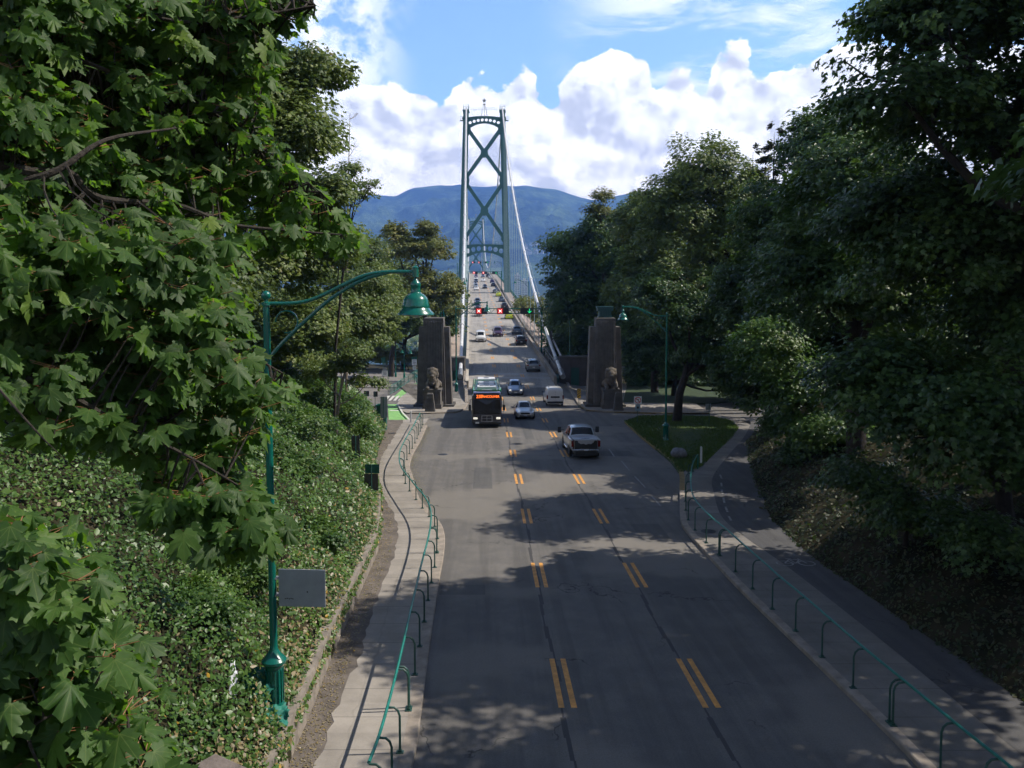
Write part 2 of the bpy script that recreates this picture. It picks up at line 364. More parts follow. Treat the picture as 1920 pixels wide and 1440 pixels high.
# ---------------------------------------------------------------- mesh helpers
class MB:
    def __init__(s): s.v = []; s.f = []; s.uv = []
    def quad(s, a, b, c, d, uv=None):
        i = len(s.v); s.v += [tuple(a), tuple(b), tuple(c), tuple(d)]; s.f.append((i, i + 1, i + 2, i + 3))
        s.uv.append(uv or ((0, 0), (1, 0), (1, 1), (0, 1)))
    def poly(s, pts):
        i = len(s.v); s.v += [tuple(p) for p in pts]; s.f.append(tuple(range(i, i + len(pts)))); s.uv.append(tuple((p[0], p[1]) for p in pts))
    def _f(s, f): s.f.append(f); s.uv.append(tuple((0, 0) for _ in f))
    def box(s, c, d, rot=None):
        """centre, full dims; rot = 3x3"""
        i = len(s.v)
        for dz in (-.5, .5):
            for dx, dy in ((-.5, -.5), (.5, -.5), (.5, .5), (-.5, .5)):
                p = Vector((dx * d[0], dy * d[1], dz * d[2]))
                if rot: p = rot @ p
                s.v.append((c[0] + p[0], c[1] + p[1], c[2] + p[2]))
        for f in ((0, 3, 2, 1), (4, 5, 6, 7), (0, 1, 5, 4), (1, 2, 6, 5), (2, 3, 7, 6), (3, 0, 4, 7)): s._f(tuple(i + k for k in f))
    def frust(s, c, z0, z1, d0, d1):
        i = len(s.v)
        for z, d in ((z0, d0), (z1, d1)):
            for dx, dy in ((-.5, -.5), (.5, -.5), (.5, .5), (-.5, .5)): s.v.append((c[0] + dx * d[0], c[1] + dy * d[1], z))
        for f in ((0, 3, 2, 1), (4, 5, 6, 7), (0, 1, 5, 4), (1, 2, 6, 5), (2, 3, 7, 6), (3, 0, 4, 7)): s._f(tuple(i + k for k in f))
    def tube(s, pts, r, n=8, cap=True):
        pts = [Vector(p) for p in pts]; rs = r if isinstance(r, (list, tuple)) else [r] * len(pts)
        i0 = len(s.v); up = None
        for k, p in enumerate(pts):
            a = pts[max(k - 1, 0)]; b = pts[min(k + 1, len(pts) - 1)]; t = (b - a).normalized()
            if up is None: up = Vector((0, 0, 1)) if abs(t.z) < .9 else Vector((1, 0, 0))
            x = t.cross(up); 
            if x.length < 1e-5: x = t.cross(Vector((0, 1, 0)))
            x.normalize(); y = x.cross(t).normalized(); up = y
            for j in range(n):
                a_ = 2 * math.pi * j / n; q = p + (x * math.cos(a_) + y * math.sin(a_)) * rs[k]; s.v.append(tuple(q))
        for k in range(len(pts) - 1):
            for j in range(n):
                a = i0 + k * n + j; b = i0 + k * n + (j + 1) % n; s._f((a, b, b + n, a + n))
        if cap:
            s._f(tuple(i0 + j for j in range(n))[::-1]); e = i0 + (len(pts) - 1) * n; s._f(tuple(e + j for j in range(n)))
    def lathe(s, c, prof, n=24, axis='z'):
        i0 = len(s.v)
        for r, z in prof:
            for j in range(n):
                a = 2 * math.pi * j / n
                if axis == 'z': s.v.append((c[0] + r * math.cos(a), c[1] + r * math.sin(a), c[2] + z))
                elif axis == 'x': s.v.append((c[0] + z, c[1] + r * math.cos(a), c[2] + r * math.sin(a)))
                else: s.v.append((c[0] + r * math.cos(a), c[1] + z, c[2] + r * math.sin(a)))
        for k in range(len(prof) - 1):
            for j in range(n):
                a = i0 + k * n + j; b = i0 + k * n + (j + 1) % n; s._f((a, b, b + n, a + n))
        s._f(tuple(i0 + j for j in range(n))[::-1]); e = i0 + (len(prof) - 1) * n; s._f(tuple(e + j for j in range(n)))
    def ball(s, c, r, n=12, sc=(1, 1, 1)):
        s.tube_ball(c, r, n, sc)
    def tube_ball(s, c, r, n, sc):
        i0 = len(s.v); m = n // 2 + 1
        for k in range(m + 1):
            th = math.pi * (k + .02) / (m + .04)
            for j in range(n):
                a = 2 * math.pi * j / n
                s.v.append((c[0] + r * sc[0] * math.sin(th) * math.cos(a), c[1] + r * sc[1] * math.sin(th) * math.sin(a), c[2] + r * sc[2] * math.cos(th)))
        for k in range(m):
            for j in range(n):
                a = i0 + k * n + j; b = i0 + k * n + (j + 1) % n; s._f((a, a + n, b + n, b))
        s._f(tuple(i0 + j for j in range(n))); e = i0 + m * n; s._f(tuple(e + j for j in range(n))[::-1])
    def prism(s, poly, fn0, fn1):
        """poly: 2D points; fn0/fn1 map a 2D point to 3D for the two faces"""
        n = len(poly); i = len(s.v)
        s.v += [tuple(fn0(p)) for p in poly] + [tuple(fn1(p)) for p in poly]
        s._f(tuple(i + k for k in range(n))); s._f(tuple(i + n + k for k in range(n))[::-1])
        for k in range(n): s._f((i + k, i + n + k, i + n + (k + 1) % n, i + (k + 1) % n))
    def build(s, name, m, parent=None, smooth=False, bevel=0.0, fix=True, loc=None):
        me = bpy.data.meshes.new(name); me.from_pydata(s.v, [], s.f)
        if fix:
            bm = bmesh.new(); bm.from_mesh(me)
            if not any(len(u) and u != ((0, 0),) * len(u) for u in s.uv[:1]) or True:
                pass
            bm.to_mesh(me); bm.free()
        uvl = me.uv_layers.new(name='UVMap'); flat = [c for u in s.uv for p in u for c in p]
        if len(flat) == len(me.loops) * 2: uvl.data.foreach_set('uv', flat)
        me.materials.append(m)
        if smooth:
            me.polygons.foreach_set('use_smooth', [True] * len(me.polygons))
            if hasattr(me, 'set_sharp_from_angle'): me.set_sharp_from_angle(angle=R(40))
        me.update()
        o = bpy.data.objects.new(name, me); C.objects.link(o)
        if parent: o.parent = parent
        if bevel:
            b = o.modifiers.new('bevel', 'BEVEL'); b.width = bevel; b.segments = 2; b.limit_method = 'ANGLE'
        return o
def tag(o, label=None, cat=None, group=None, kind=None):
    if label: o['label'] = label
    if cat: o['category'] = cat
    if group: o['group'] = group
    if kind: o['kind'] = kind
    return o
def thing(name, label, cat, loc=(0, 0, 0), rz=0.0, group=None):
    o = bpy.data.objects.new(name, None); C.objects.link(o); o.location = loc; o.rotation_euler = (0, 0, rz)
    o.empty_display_size = 0.3
    return tag(o, label, cat, group)
def struct(mb, name, m, **k): return tag(mb.build(name, m, **k), kind='structure')
def recenter(o):
    """move a world-built mesh's origin to the middle of its base"""
    me = o.data; n = len(me.vertices); co = np.empty(n * 3); me.vertices.foreach_get('co', co); co = co.reshape(-1, 3)
    c = np.array([(co[:, 0].min() + co[:, 0].max()) / 2, (co[:, 1].min() + co[:, 1].max()) / 2, co[:, 2].min()])
    me.vertices.foreach_set('co', (co - c).ravel()); o.location = c; me.update(); return o

# fast leaf meshes -------------------------------------------------
def half_outline(pts):
    return [(0, pts[0][1])] + [p for p in pts[1:-1]] + [(0, pts[-1][1])] + [(-x, y) for x, y in pts[1:-1][::-1]]
MAPLE = half_outline([(0, .06), (.10, -.09), (.27, -.08), (.30, .03), (.47, .06), (.40, .17), (.30, .24), (.44, .33), (.47, .45), (.64, .56), (.50, .60), (.47, .71), (.33, .62),
                      (.19, .50), (.21, .68), (.26, .78), (.14, .83), (0, 1.03)])
MAPLE_S = half_outline([(0, .05), (.22, -.08), (.45, .07), (.28, .24), (.60, .55), (.36, .62), (.18, .50), (.22, .80), (0, 1.0)])
LOBE3 = half_outline([(0, 0), (.42, .18), (.26, .36), (.52, .62), (.18, .62), (0, 1.0)])
OVAL = [(0, 0), (.30, .32), (.24, .70), (0, 1.0), (-.24, .70), (-.30, .32)]
DIAM = [(0, 0), (.34, .45), (0, 1.0), (-.34, .45)]
NEED = [(0, 0), (.16, .3), (.10, .8), (0, 1.0), (-.10, .8), (-.16, .3)]
def leafmesh(name, P, N, D, S, outline, rnd, mat, fold=0.22, droop=0.18, fan=True, parent=None, uv=False):
    P = np.asarray(P); n = len(P)
    N = N / np.linalg.norm(N, axis=1, keepdims=True)
    D = D - N * np.sum(D * N, axis=1, keepdims=True); D /= np.maximum(np.linalg.norm(D, axis=1, keepdims=True), 1e-6)
    X = np.cross(D, N)
    o2 = np.array(outline); 
    if fan: o2 = np.vstack([[0, .3], o2])
    k = len(o2)
    fo = fold * rng.uniform(.2, 2.2, n)[:, None]; dr = droop * rng.uniform(0, 2.4, n)[:, None]; wx = rng.uniform(.78, 1.15, n)[:, None]; cu = rng.normal(size=n)[:, None] * .12
    zl = -fo * np.abs(o2[None, :, 0]) - dr * o2[None, :, 1] ** 2 + cu * np.sin(o2[None, :, 1] * 6 + o2[None, :, 0] * 5)
    V = P[:, None, :] + S[:, None, None] * (X[:, None, :] * (wx * o2[None, :, 0])[:, :, None] + D[:, None, :] * o2[None, :, 1, None] + N[:, None, :] * zl[:, :, None])
    me = bpy.data.meshes.new(name)
    me.vertices.add(n * k); me.vertices.foreach_set('co', V.astype(np.float32).ravel())
    if fan:
        m_ = k - 1
        tri = np.array([[0, 1 + j, 1 + (j + 1) % m_] for j in range(m_)])
    elif k == 4: tri = np.array([[0, 1, 3], [1, 2, 3]])
    else: tri = np.array([[0, 1, 2], [0, 2, 3], [0, 3, 4], [0, 4, 5]])
    F_ = (tri[None] + (np.arange(n) * k)[:, None, None]).reshape(-1, 3); nf = len(F_)
    me.loops.add(nf * 3); me.polygons.add(nf)
    me.loops.foreach_set('vertex_index', F_.astype(np.int32).ravel())
    me.polygons.foreach_set('loop_start', np.arange(0, nf * 3, 3, dtype=np.int32))
    me.polygons.foreach_set('loop_total', np.full(nf, 3, dtype=np.int32))
    a = me.attributes.new('rnd', 'FLOAT', 'POINT'); a.data.foreach_set('value', np.repeat(rnd, k).astype(np.float32))
    if uv:
        l = me.uv_layers.new(name='UVMap'); l.data.foreach_set('uv', o2[(F_ % k).ravel()].astype(np.float32).ravel())
    me.materials.append(mat); me.update(calc_edges=True)
    ob = bpy.data.objects.new(name, me); C.objects.link(ob)
    if parent: ob.parent = parent
    return ob
def unit(n):
    v = rng.normal(size=(n, 3)); return v / np.linalg.norm(v, axis=1, keepdims=True)
def vnoise(P, s, seed=0):
    """cheap smooth pseudo noise in -1..1"""
    P = np.asarray(P) * s; r = np.random.default_rng(seed); out = 0
    for k in range(5):
        d = r.normal(size=3) * (1 + .6 * k); out = out + np.sin(P @ d + r.uniform(0, 6)) / (1 + .5 * k)
    return out / 3.0

# ---------------------------------------------------------------- terrain
XLpx = [(500, 1560), (545, 1440), (579, 1359), (626, 1234), (684, 1101), (710, 1040), (716, 958), (706, 906), (702, 880), (712, 840), (724, 812)]
XRpx = [(2060, 1440), (1920, 1336), (1858, 1293), (1736, 1208), (1644, 1143), (1553, 1079), (1502, 1042), (1468, 1011), (1440, 980), (1424, 950), (1410, 908), (1401, 872)]
_L = [G(*p) for p in XLpx]; _Rr = [G(*p) for p in XRpx]
XLy = [-60] + [p.y for p in _L] + [76, 84, 96, 115, 150, 400]; XLx = [_L[0].x] + [p.x for p in _L] + [-13, -19, -26, -32, -36, -36]
XRy = [-60] + [p.y for p in _Rr] + [64, 76, 90, 110, 400]; XRx = [_Rr[0].x + 1] + [p.x for p in _Rr] + [17.5, 24, 33, 36, 36]
def terr(X, Y):
    X = np.asarray(X, float); Y = np.asarray(Y, float)
    base = -GR * np.clip(Y, -60, 150)
    xl = np.interp(Y, XLy, XLx); xr = np.interp(Y, XRy, XRx)
    dl = np.clip(xl - X, 0, None); dr = np.clip(X - xr, 0, None)
    hl = np.where(dl > 0.02, 0.6, 0) + 10.5 * (1 - np.exp(-dl * .10)) + .0 * dl
    hr = 9 * (1 - np.exp(-dr * .075))
    P = np.stack([X, Y, X * 0], -1)
    nz = vnoise(P, .35, 3) * .45 + vnoise(P, .9, 4) * .24
    mid = (dl <= 0.02) & (dr <= 0)
    h = base + hl + hr + np.where(mid, -0.35, nz * np.clip((dl + dr) * .6, 0, 1))
    # bluff down to the inlet, north shore beyond
    t = np.clip((Y - 165) / 75, 0, 1); t = t * t * (3 - 2 * t)
    h = h * (1 - t) + (-62) * t
    s = np.clip((Y - 940) / 260, 0, 1)
    h = h + s * 12 + np.clip((Y - 1500) / 3500, 0, 1) ** 1.5 * 230 * (1 + .25 * vnoise(P, .0015, 5))
    return h
def tz(x, y): return float(terr(np.array([x]), np.array([y]))[0])
ys = np.concatenate([np.arange(-30, 100, 1.0), np.arange(100, 260, 5), np.geomspace(260, 8800, 60)])
offs = np.concatenate([[0.04, .5], np.arange(1, 40, .8), np.geomspace(42, 6700, 26)])
_xl = np.interp(ys, XLy, XLx)[:, None]; _xr = np.interp(ys, XRy, XRx)[:, None]
Xg = np.concatenate([_xl - offs[None, ::-1], _xl + .0 * _xl, _xl + (_xr - _xl) * np.linspace(.03, .97, 12)[None], _xr, _xr + offs[None]], 1)
xs = Xg[0]; Yg = np.repeat(ys[:, None], Xg.shape[1], 1)
Zg = terr(Xg, Yg)
mb = MB(); nx = len(xs)
mb.v = [tuple(p) for p in np.stack([Xg, Yg, Zg], -1).reshape(-1, 3)]
for j in range(len(ys) - 1):
    for i in range(nx - 1):
        a = j * nx + i; mb._f((a, a + 1, a + nx + 1, a + nx))
m, t, b = new_mat('ground_soil')
p_ = t.node('ShaderNodeNewGeometry').outputs['Position']; gx, gy, gz = t.sep(p_)
soil = t.mix(t.rng(t.noise(p_, 0.8, 6), 0.35, 0.65), (0.016, 0.018, 0.009), (0.045, 0.038, 0.022))
forest = t.mix(t.rng(t.noise(p_, 0.02, 8, 0.7), 0.35, 0.65), (0.012, 0.026, 0.012), (0.045, 0.068, 0.024))
t.l.new(t.mix(t.rng(gy, 170, 190), soil, forest), b.inputs['Base Color']); b.inputs['Roughness'].default_value = 1; b.inputs['Specular IOR Level'].default_value = 0.1
struct(mb, 'ground', m, smooth=True)

mb = MB(); mb.quad((-6800, 175, -58), (6800, 175, -58), (6800, 1100, -58), (-6800, 1100, -58))
m, t, b = new_mat('sea_water'); b.inputs['Base Color'].default_value = (0.02, 0.06, 0.08, 1); b.inputs['Roughness'].default_value = 0.12
bn = t.node('ShaderNodeBump'); bn.inputs['Strength'].default_value = 0.6; t.l.new(t.noise(t.node('ShaderNodeNewGeometry').outputs['Position'], 0.35, 6), bn.inputs['Height']); t.l.new(bn.outputs[0], b.inputs['Normal'])
struct(mb, 'water', m)

# mountains behind the north shore
ridge = [(-600, 400), (300, 392), (560, 385), (640, 377), (700, 366), (745, 370), (775, 354), (800, 351), (860, 349), (905, 352), (960, 350), (1000, 352), (1040, 357), (1075, 367), (1105, 377), (1135, 374), (1175, 364), (1230, 372), (1330, 385), (1500, 400), (2300, 420)]
YM = 6200.0
rx = [(p - CX) / F for p, _ in ridge]; rz_ = [(YH - q) / F * YM + CAMZ for _, q in ridge]
nu, nv = 420, 90
uu = np.linspace(rx[0], rx[-1], nu); mb = MB(); V = []
for j in range(nv):
    v = j / (nv - 1); Yv = 3300 + (YM - 3300) * v
    Xv = uu * Yv
    hz = np.interp(uu, rx, rz_)
    # an outlying spur in front on the left
    base = terr(Xv, np.full(nu, 3300.0)) - 6
    prof = (v ** 1.35) 
    P = np.stack([Xv, np.full(nu, Yv), Xv * 0], -1)
    n_ = (1 - np.abs(vnoise(P, .0026, 11))) * 240 + (1 - np.abs(vnoise(P, .009, 12))) * 110 + vnoise(P, .016, 13) * 13 + vnoise(P, .05, 14) * 5
    z = base * (1 - prof) + hz * prof + (n_ - 190) * np.sin(math.pi * min(v, 1)) * 1.0 + (vnoise(P, .02, 15) * 6 + vnoise(P, .07, 16) * 5 if v > .9 else 0)
    V.append(np.stack([Xv, np.full(nu, Yv), z], -1))
for j in range(6):     # back slope, so the ridge has thickness
    Yv = YM + 250 * (j + 1); Xv = uu * YM * (1 + 0.0 * j)
    V.append(np.stack([Xv, np.full(nu, Yv), V[nv - 1][:, 2] - (j + 1) ** 1.4 * 50], -1))
mb.v = [tuple(p) for p in np.concatenate(V)]
for j in range(len(V) - 1):
    for i in range(nu - 1):
        a = j * nu + i; mb._f((a, a + 1, a + nu + 1, a + nu))
m, t, b = new_mat('forested_slope')
p_ = t.node('ShaderNodeNewGeometry').outputs['Position']
f1 = t.noise(p_, 0.0035, 9, 0.65); f2 = t.noise(p_, 0.03, 6, 0.7)
cc = t.mix(t.rng(f1, 0.38, 0.62), (0.003, 0.010, 0.008), (0.10, 0.15, 0.07))
g_ = t.rng(f2, 0.3, 0.7, 0.55, 1.45, False)
t.l.new(t.mix(1.0, cc, t.comb(g_, g_, g_), 'MULTIPLY'), b.inputs['Base Color']); b.inputs['Roughness'].default_value = 1; b.inputs['Specular IOR Level'].default_value = 0.05
bn = t.node('ShaderNodeBump'); bn.inputs['Strength'].default_value = 1.0; bn.inputs['Distance'].default_value = 25; t.l.new(f2, bn.inputs['Height']); t.l.new(bn.outputs[0], b.inputs['Normal'])
struct(mb, 'mountain', m, smooth=True)

def GT(px, py):
    """where the view ray meets the bank"""
    d = ray(px, py); Y = 5.0
    while Y < 160:
        if CAMZ + d.z * Y <= tz(d.x * Y, Y): break
        Y += .05
    return Vector((d.x * Y, Y, CAMZ + d.z * Y))
# ---------------------------------------------------------------- road, pavements, kerbs
def sheet(name, m, L, Rr, dz=0.0, joint=None):
    """strip between two equal-length rows of points"""
    mb = MB(); s = 0
    for k in range(len(L) - 1):
        a, b, c, d = L[k], Rr[k], Rr[k + 1], L[k + 1]; ds = ((d - a).length + (c - b).length) / 2
        mb.quad(a + Vector((0, 0, dz)), b + Vector((0, 0, dz)), c + Vector((0, 0, dz)), d + Vector((0, 0, dz)), ((s, 0), (s, 1), (s + ds, 1), (s + ds, 0)))
        s += ds
    return mb
def clampx(Y, lo, hi): return lo, hi
Yr = list(np.arange(-25, 113, 1.0))
Lr = [Vector((float(np.interp(Y, XLy, XLx)) - .1 if Y < 84 else max(float(np.interp(Y, XLy, XLx)), -34), Y, -GR * Y if abs(Y) < 0 else 0)) for Y in Yr]
Rr_ = [Vector((float(np.interp(Y, XRy, XRx)) + .1, Y, 0)) for Y in Yr]
mb = MB()
for k in range(len(Yr) - 1):
    for i in range(8):
        q = []
        for (kk, ii) in ((k, i), (k, i + 1), (k + 1, i + 1), (k + 1, i)):
            a, b_ = Lr[kk], Rr_[kk]; p = a.lerp(b_, ii / 8); Y = p.y
            w_ = min(max((9.5 - abs(p.x - road_cx(Y))) / 3, 0), 1)
            p.z = -GR * Y * (1 - w_) + roadz(Y) * w_; q.append(p)
        mb.quad(*q)
struct(mb, 'road', M['road'], smooth=True)
# side roads behind the pylons
mb = MB()
for x0, x1, y0, y1 in ((-34, -8.5, 113, 150), (17, 36, 113, 125)):
    mb.quad((x0, y0, -GR * y0 + .01), (x1, y0, -GR * y0 + .01), (x1, y1, -GR * y1 + .01), (x0, y1, -GR * y1 + .01))
struct(mb, 'side_road', material('pale_side_road', (0.19, 0.175, 0.16), 0.9, var=0.25, vscale=.8))

def gp(lst, dz=0.0, n=6): return cat([G(px, py, dz) for px, py in lst], n)
def pair(A, B, n):
    return [resample_n(A, n), resample_n(B, n)]
def resample_n(pts, n):
    L = [0]
    for a, b in zip(pts, pts[1:]): L.append(L[-1] + (b - a).length)
    A = np.array([list(p) for p in pts]); s = np.linspace(0, L[-1], n)
    return [Vector((np.interp(t, L, A[:, 0]), np.interp(t, L, A[:, 1]), np.interp(t, L, A[:, 2]))) for t in s]
def by_y(pts, Ys):
    A = np.array([list(p) for p in pts]); o = np.argsort(A[:, 1]); A = A[o]
    return [Vector((np.interp(y, A[:, 1], A[:, 0]), y, np.interp(y, A[:, 1], A[:, 2]))) for y in Ys]
H = 0.14
def kerb(name, pts, w_, m, side, h=H):
    """kerb stone along pts (road edge); body lies on `side` (+1 right of travel)"""
    mb = MB()
    nrm = []
    for k, p in enumerate(pts):
        t_ = (pts[min(k + 1, len(pts) - 1)] - pts[max(k - 1, 0)]); t_.z = 0; t_.normalize(); nrm.append(Vector((t_.y, -t_.x, 0)) * side)
    z = Vector((0, 0, 1))
    rows = [[p - z * .2 for p in pts], [p + z * (h - .02) for p in pts], [p + n * .025 + z * h for p, n in zip(pts, nrm)], [p + n * w_ + z * h for p, n in zip(pts, nrm)], [p + n * w_ - z * .2 for p, n in zip(pts, nrm)]]
    for r0, r1 in zip(rows, rows[1:]):
        for k in range(len(pts) - 1): mb.quad(r0[k], r0[k + 1], r1[k + 1], r1[k])
    for k in (0, len(pts) - 1): mb.poly([r[k] for r in rows])
    return struct(mb, name, m)
KLpx = [(745, 1560), (773, 1440), (782, 1401), (793, 1318), (803, 1234), (815, 1150), (823, 1095), (832, 1045), (834, 1010), (826, 985), (805, 960), (785, 935), (773, 893), (768.5, 877), (774, 854), (788, 829), (801, 800)]
KL = resample(gp(KLpx), .5)
kerb('kerb', KL, .3, M['kerb'], -1)
SLpx = [(560, 1560), (595, 1440), (618, 1379), (645, 1301), (668, 1254), (698, 1162), (720, 1096), (740, 1040), (746, 995), (734, 960), (715, 935), (709, 906), (713, 868), (726, 843), (751, 802), (757, 790)]
SL = gp(SLpx)
Ys = list(np.arange(10.5, 77.5, .45))
A_ = by_y(SL, Ys); B_ = by_y(KL, Ys)
A2 = []
for k, a in enumerate(A_):      # ragged edge where dirt covers the slab
    j = .10 * vnoise(np.array([[0, Ys[k], 0]]), 1.9, 8)[0] + random.uniform(-.05, .05); A2.append(a + Vector((j, 0, 0)))
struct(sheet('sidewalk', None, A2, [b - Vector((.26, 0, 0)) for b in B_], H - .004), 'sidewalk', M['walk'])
# dirty strip between the slab and the wall
GLeft = [Vector((float(np.interp(y, XLy, XLx)) - .25, y, -GR * y)) for y in Ys]
struct(sheet('gutter', None, GLeft, [a + Vector((.5, 0, 0)) for a in A_], H - .012), 'dirt_strip', M['gutter'])

# retaining walls
def wall(px_list, h, label, thick=.34, top_drop=0):
    P = resample([G(*p) for p in px_list] if not isinstance(px_list[0], Vector) else px_list, .8)
    mb = MB(); z = Vector((0, 0, 1)); rows = [[], [], [], []]
    for k, p in enumerate(P):
        t_ = (P[min(k + 1, len(P) - 1)] - P[max(k - 1, 0)]); t_.z = 0; t_.normalize(); n = Vector((-t_.y, t_.x, 0))
        hh = h * (1 - top_drop * max(0, k / (len(P) - 1) - .6))
        rows[0].append(p - z * .3); rows[1].append(p + n * .05 + z * hh); rows[2].append(p + n * (.05 + thick) + z * (hh + .01)); rows[3].append(p + n * (.1 + thick) - z * .3)
    for r0, r1 in zip(rows, rows[1:]):
        for k in range(len(P) - 1): mb.quad(r0[k], r0[k + 1], r1[k + 1], r1[k])
    mb.poly([r[0] for r in rows]); mb.poly([r[-1] for r in rows][::-1])
    o = mb.build('retaining_wall', M['wallc']); recenter(o)
    return tag(o, label, 'wall')
wall([(500, 1560), (545, 1440), (579, 1359), (626, 1234), (684, 1101), (710, 1040), (716, 985), (716, 955)], .92, 'long low concrete retaining wall between ivy bank and dirt strip beside the large lamp', top_drop=.3)
wall([(690, 872), (694, 850), (709, 828), (724, 812)], .75, 'short pale concrete retaining wall near the green cabinet', .2)
# stub wall bottom left
b0_ = at(388, 1462, 15.2); 
mb = MB(); a0 = at(378, 1415, 14.5); a1 = at(500, 1478, 13.6)
dirw = (a1 - a0); dirw.z = 0; ang = math.atan2(dirw.y, dirw.x)
rot = Matrix.Rotation(ang, 3, 'Z')
mb.box((0, 0, 0), (1.5, .45, 1.2), rot)
o = mb.build('concrete_block', material('stub_wall_concrete', (0.17, 0.14, 0.125), .9, var=.35, vscale=3, bump=.5), bevel=.02); o.location = a0.lerp(a1, .5) - Vector((0, 0, .62))
tag(o, 'stubby concrete wall end poking out of the ivy at the lower left corner', 'wall')

# right side
KRpx = [(1790, 1520), (1721, 1440), (1644, 1360), (1522, 1240), (1400, 1122), (1327, 1045), (1290, 1003), (1276, 978), (1274, 922), (1273, 889), (1257, 867), (1229, 844), (1196, 817), (1171, 793)]
KR = resample(gp(KRpx), .5)
KR1 = [p for p in KR if p.y < G(1274, 922).y]; KR2 = [p for p in KR if p.y >= KR1[-1].y]
kerb('kerb', KR1, .28, M['kerb'], 1)
kerb('kerb', [KR1[-1]] + KR2, .28, M['kerb_y'], 1)
Wpx = [(1990, 1500), (1920, 1432), (1840, 1365), (1660, 1215), (1480, 1072), (1400, 1015), (1354, 975), (1340, 935), (1336, 900), (1360, 864), (1391, 828), (1402, 810)]
Wd = gp(Wpx)
Ys2 = list(np.arange(12.0, 60, .5)) 
yk = G(1273, 889).y
KRx = by_y(KR, [y for y in Ys2 if y <= yk]); Wx = by_y(Wd, [y for y in Ys2 if y <= yk])
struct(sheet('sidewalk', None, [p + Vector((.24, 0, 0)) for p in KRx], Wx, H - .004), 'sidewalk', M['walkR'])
Ys3 = [y for y in Ys2 if y > yk - .5] + list(np.arange(60, 74, .5))
Wx3 = by_y(gp(Wpx + [(1408, 795)]), Ys3)
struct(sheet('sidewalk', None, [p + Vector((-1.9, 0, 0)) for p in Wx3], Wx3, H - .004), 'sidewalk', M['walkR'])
Ys4 = list(np.arange(8.0, 78, .6))
Wx4 = by_y(gp([(2300, 1800)] + Wpx + [(1408, 795)]), Ys4)
Rx4 = [Vector((float(np.interp(y, XRy, XRx)) + .3, y, -GR * y)) for y in Ys4]
struct(sheet('bike_path', None, Wx4, Rx4, H + .002), 'bike_path', M['path'])
# grass island
isl = [G(1171, 793), G(1196, 817), G(1229, 844), G(1257, 867), G(1273, 889), G(1295, 889), G(1318, 878), G(1345, 850), G(1375, 822), G(1385, 805), G(1372, 792), G(1335, 784), G(1270, 782), G(1200, 783)]
ctr = sum(isl, Vector()) / len(isl)
m, t, b = new_mat('grass_turf'); p_ = t.node('ShaderNodeNewGeometry').outputs['Position']
t.l.new(t.mix(t.rng(t.noise(p_, 1.2, 6), .35, .65), (0.03, 0.06, 0.014), (0.06, 0.08, 0.025)), b.inputs['Base Color']); b.inputs['Roughness'].default_value = 1
mb = MB(); top_ = [p + Vector((0, 0, H - .01)) for p in isl]; cc_ = ctr + Vector((0, 0, H + .12))
for k in range(len(top_)):
    a, b_ = top_[k], top_[(k + 1) % len(top_)]
    mb.poly([a, b_, cc_]); mb.quad(a - Vector((0, 0, .3)), b_ - Vector((0, 0, .3)), b_, a)
struct(mb, 'lawn', m)
def scatter_poly(poly, n):
    xs_ = [p.x for p in poly]; ys_ = [p.y for p in poly]; out = []
    while len(out) < n:
        x = random.uniform(min(xs_), max(xs_)); y = random.uniform(min(ys_), max(ys_)); ins = False
        for i in range(len(poly)):
            a, b_ = poly[i], poly[i - 1]
            if (a.y > y) != (b_.y > y) and x < (b_.x - a.x) * (y - a.y) / (b_.y - a.y) + a.x: ins = not ins
        if ins: out.append((x, y))
    return np.array(out)
g2 = scatter_poly(isl, 26000)
gz_ = -GR * g2[:, 1] + H
n_ = len(g2); D = unit(n_) * .5 + np.array([0, 0, 1.0]); N_ = unit(n_); N_[:, 2] *= .3
tag(leafmesh('grass', np.column_stack([g2, gz_]), N_, D, rng.uniform(.08, .17, n_), NEED, rng.uniform(0, 1, n_), M['grassb'], fan=False), 'short mown grass on the island at the right', 'grass', kind='stuff')

# pylon islands
def slab(name, pts, m, h=H, uvjoint=True):
    mb = MB(); top_ = [p + Vector((0, 0, h)) for p in pts]; mb.poly(top_)
    for k in range(len(pts)):
        a, b_ = top_[k], top_[(k + 1) % len(pts)]; mb.quad(a - Vector((0, 0, .5)), b_ - Vector((0, 0, .5)), b_, a)
    return struct(mb, name, m)
LI = [G(745, 758), G(755, 773), G(762, 776), G(807, 776), G(857, 774), G(872, 768), G(878, 757), G(876, 745), Vector((-3.2, 112, -GR * 112)), Vector((-16, 118, -GR * 118)), G(782, 722), G(752, 747)]
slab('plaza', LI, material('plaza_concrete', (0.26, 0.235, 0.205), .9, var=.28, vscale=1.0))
RI = [G(1060, 722), G(1070, 740), G(1084, 761), G(1098, 771), G(1135, 774), G(1250, 777), G(1330, 777), G(1300, 755), Vector((22, 118, -GR * 118)), Vector((9.0, 118, -GR * 118)), G(1052, 712)]
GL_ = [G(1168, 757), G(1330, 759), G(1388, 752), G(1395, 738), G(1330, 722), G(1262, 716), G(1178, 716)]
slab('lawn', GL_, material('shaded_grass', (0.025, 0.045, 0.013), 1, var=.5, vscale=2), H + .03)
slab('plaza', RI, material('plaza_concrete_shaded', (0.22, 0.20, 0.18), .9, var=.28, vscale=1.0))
kerb('kerb', resample([G(1084, 761), G(1098, 771), G(1135, 774), G(1250, 777), G(1330, 777)], 1), .2, M['kerb_y'], -1, H + .01)
kerb('kerb', resample([G(762, 776.4), G(807, 776.4), G(857, 774.4), G(872, 768.4), G(878.5, 757)], .6), .2, M['kerb'], -1, H + .01)

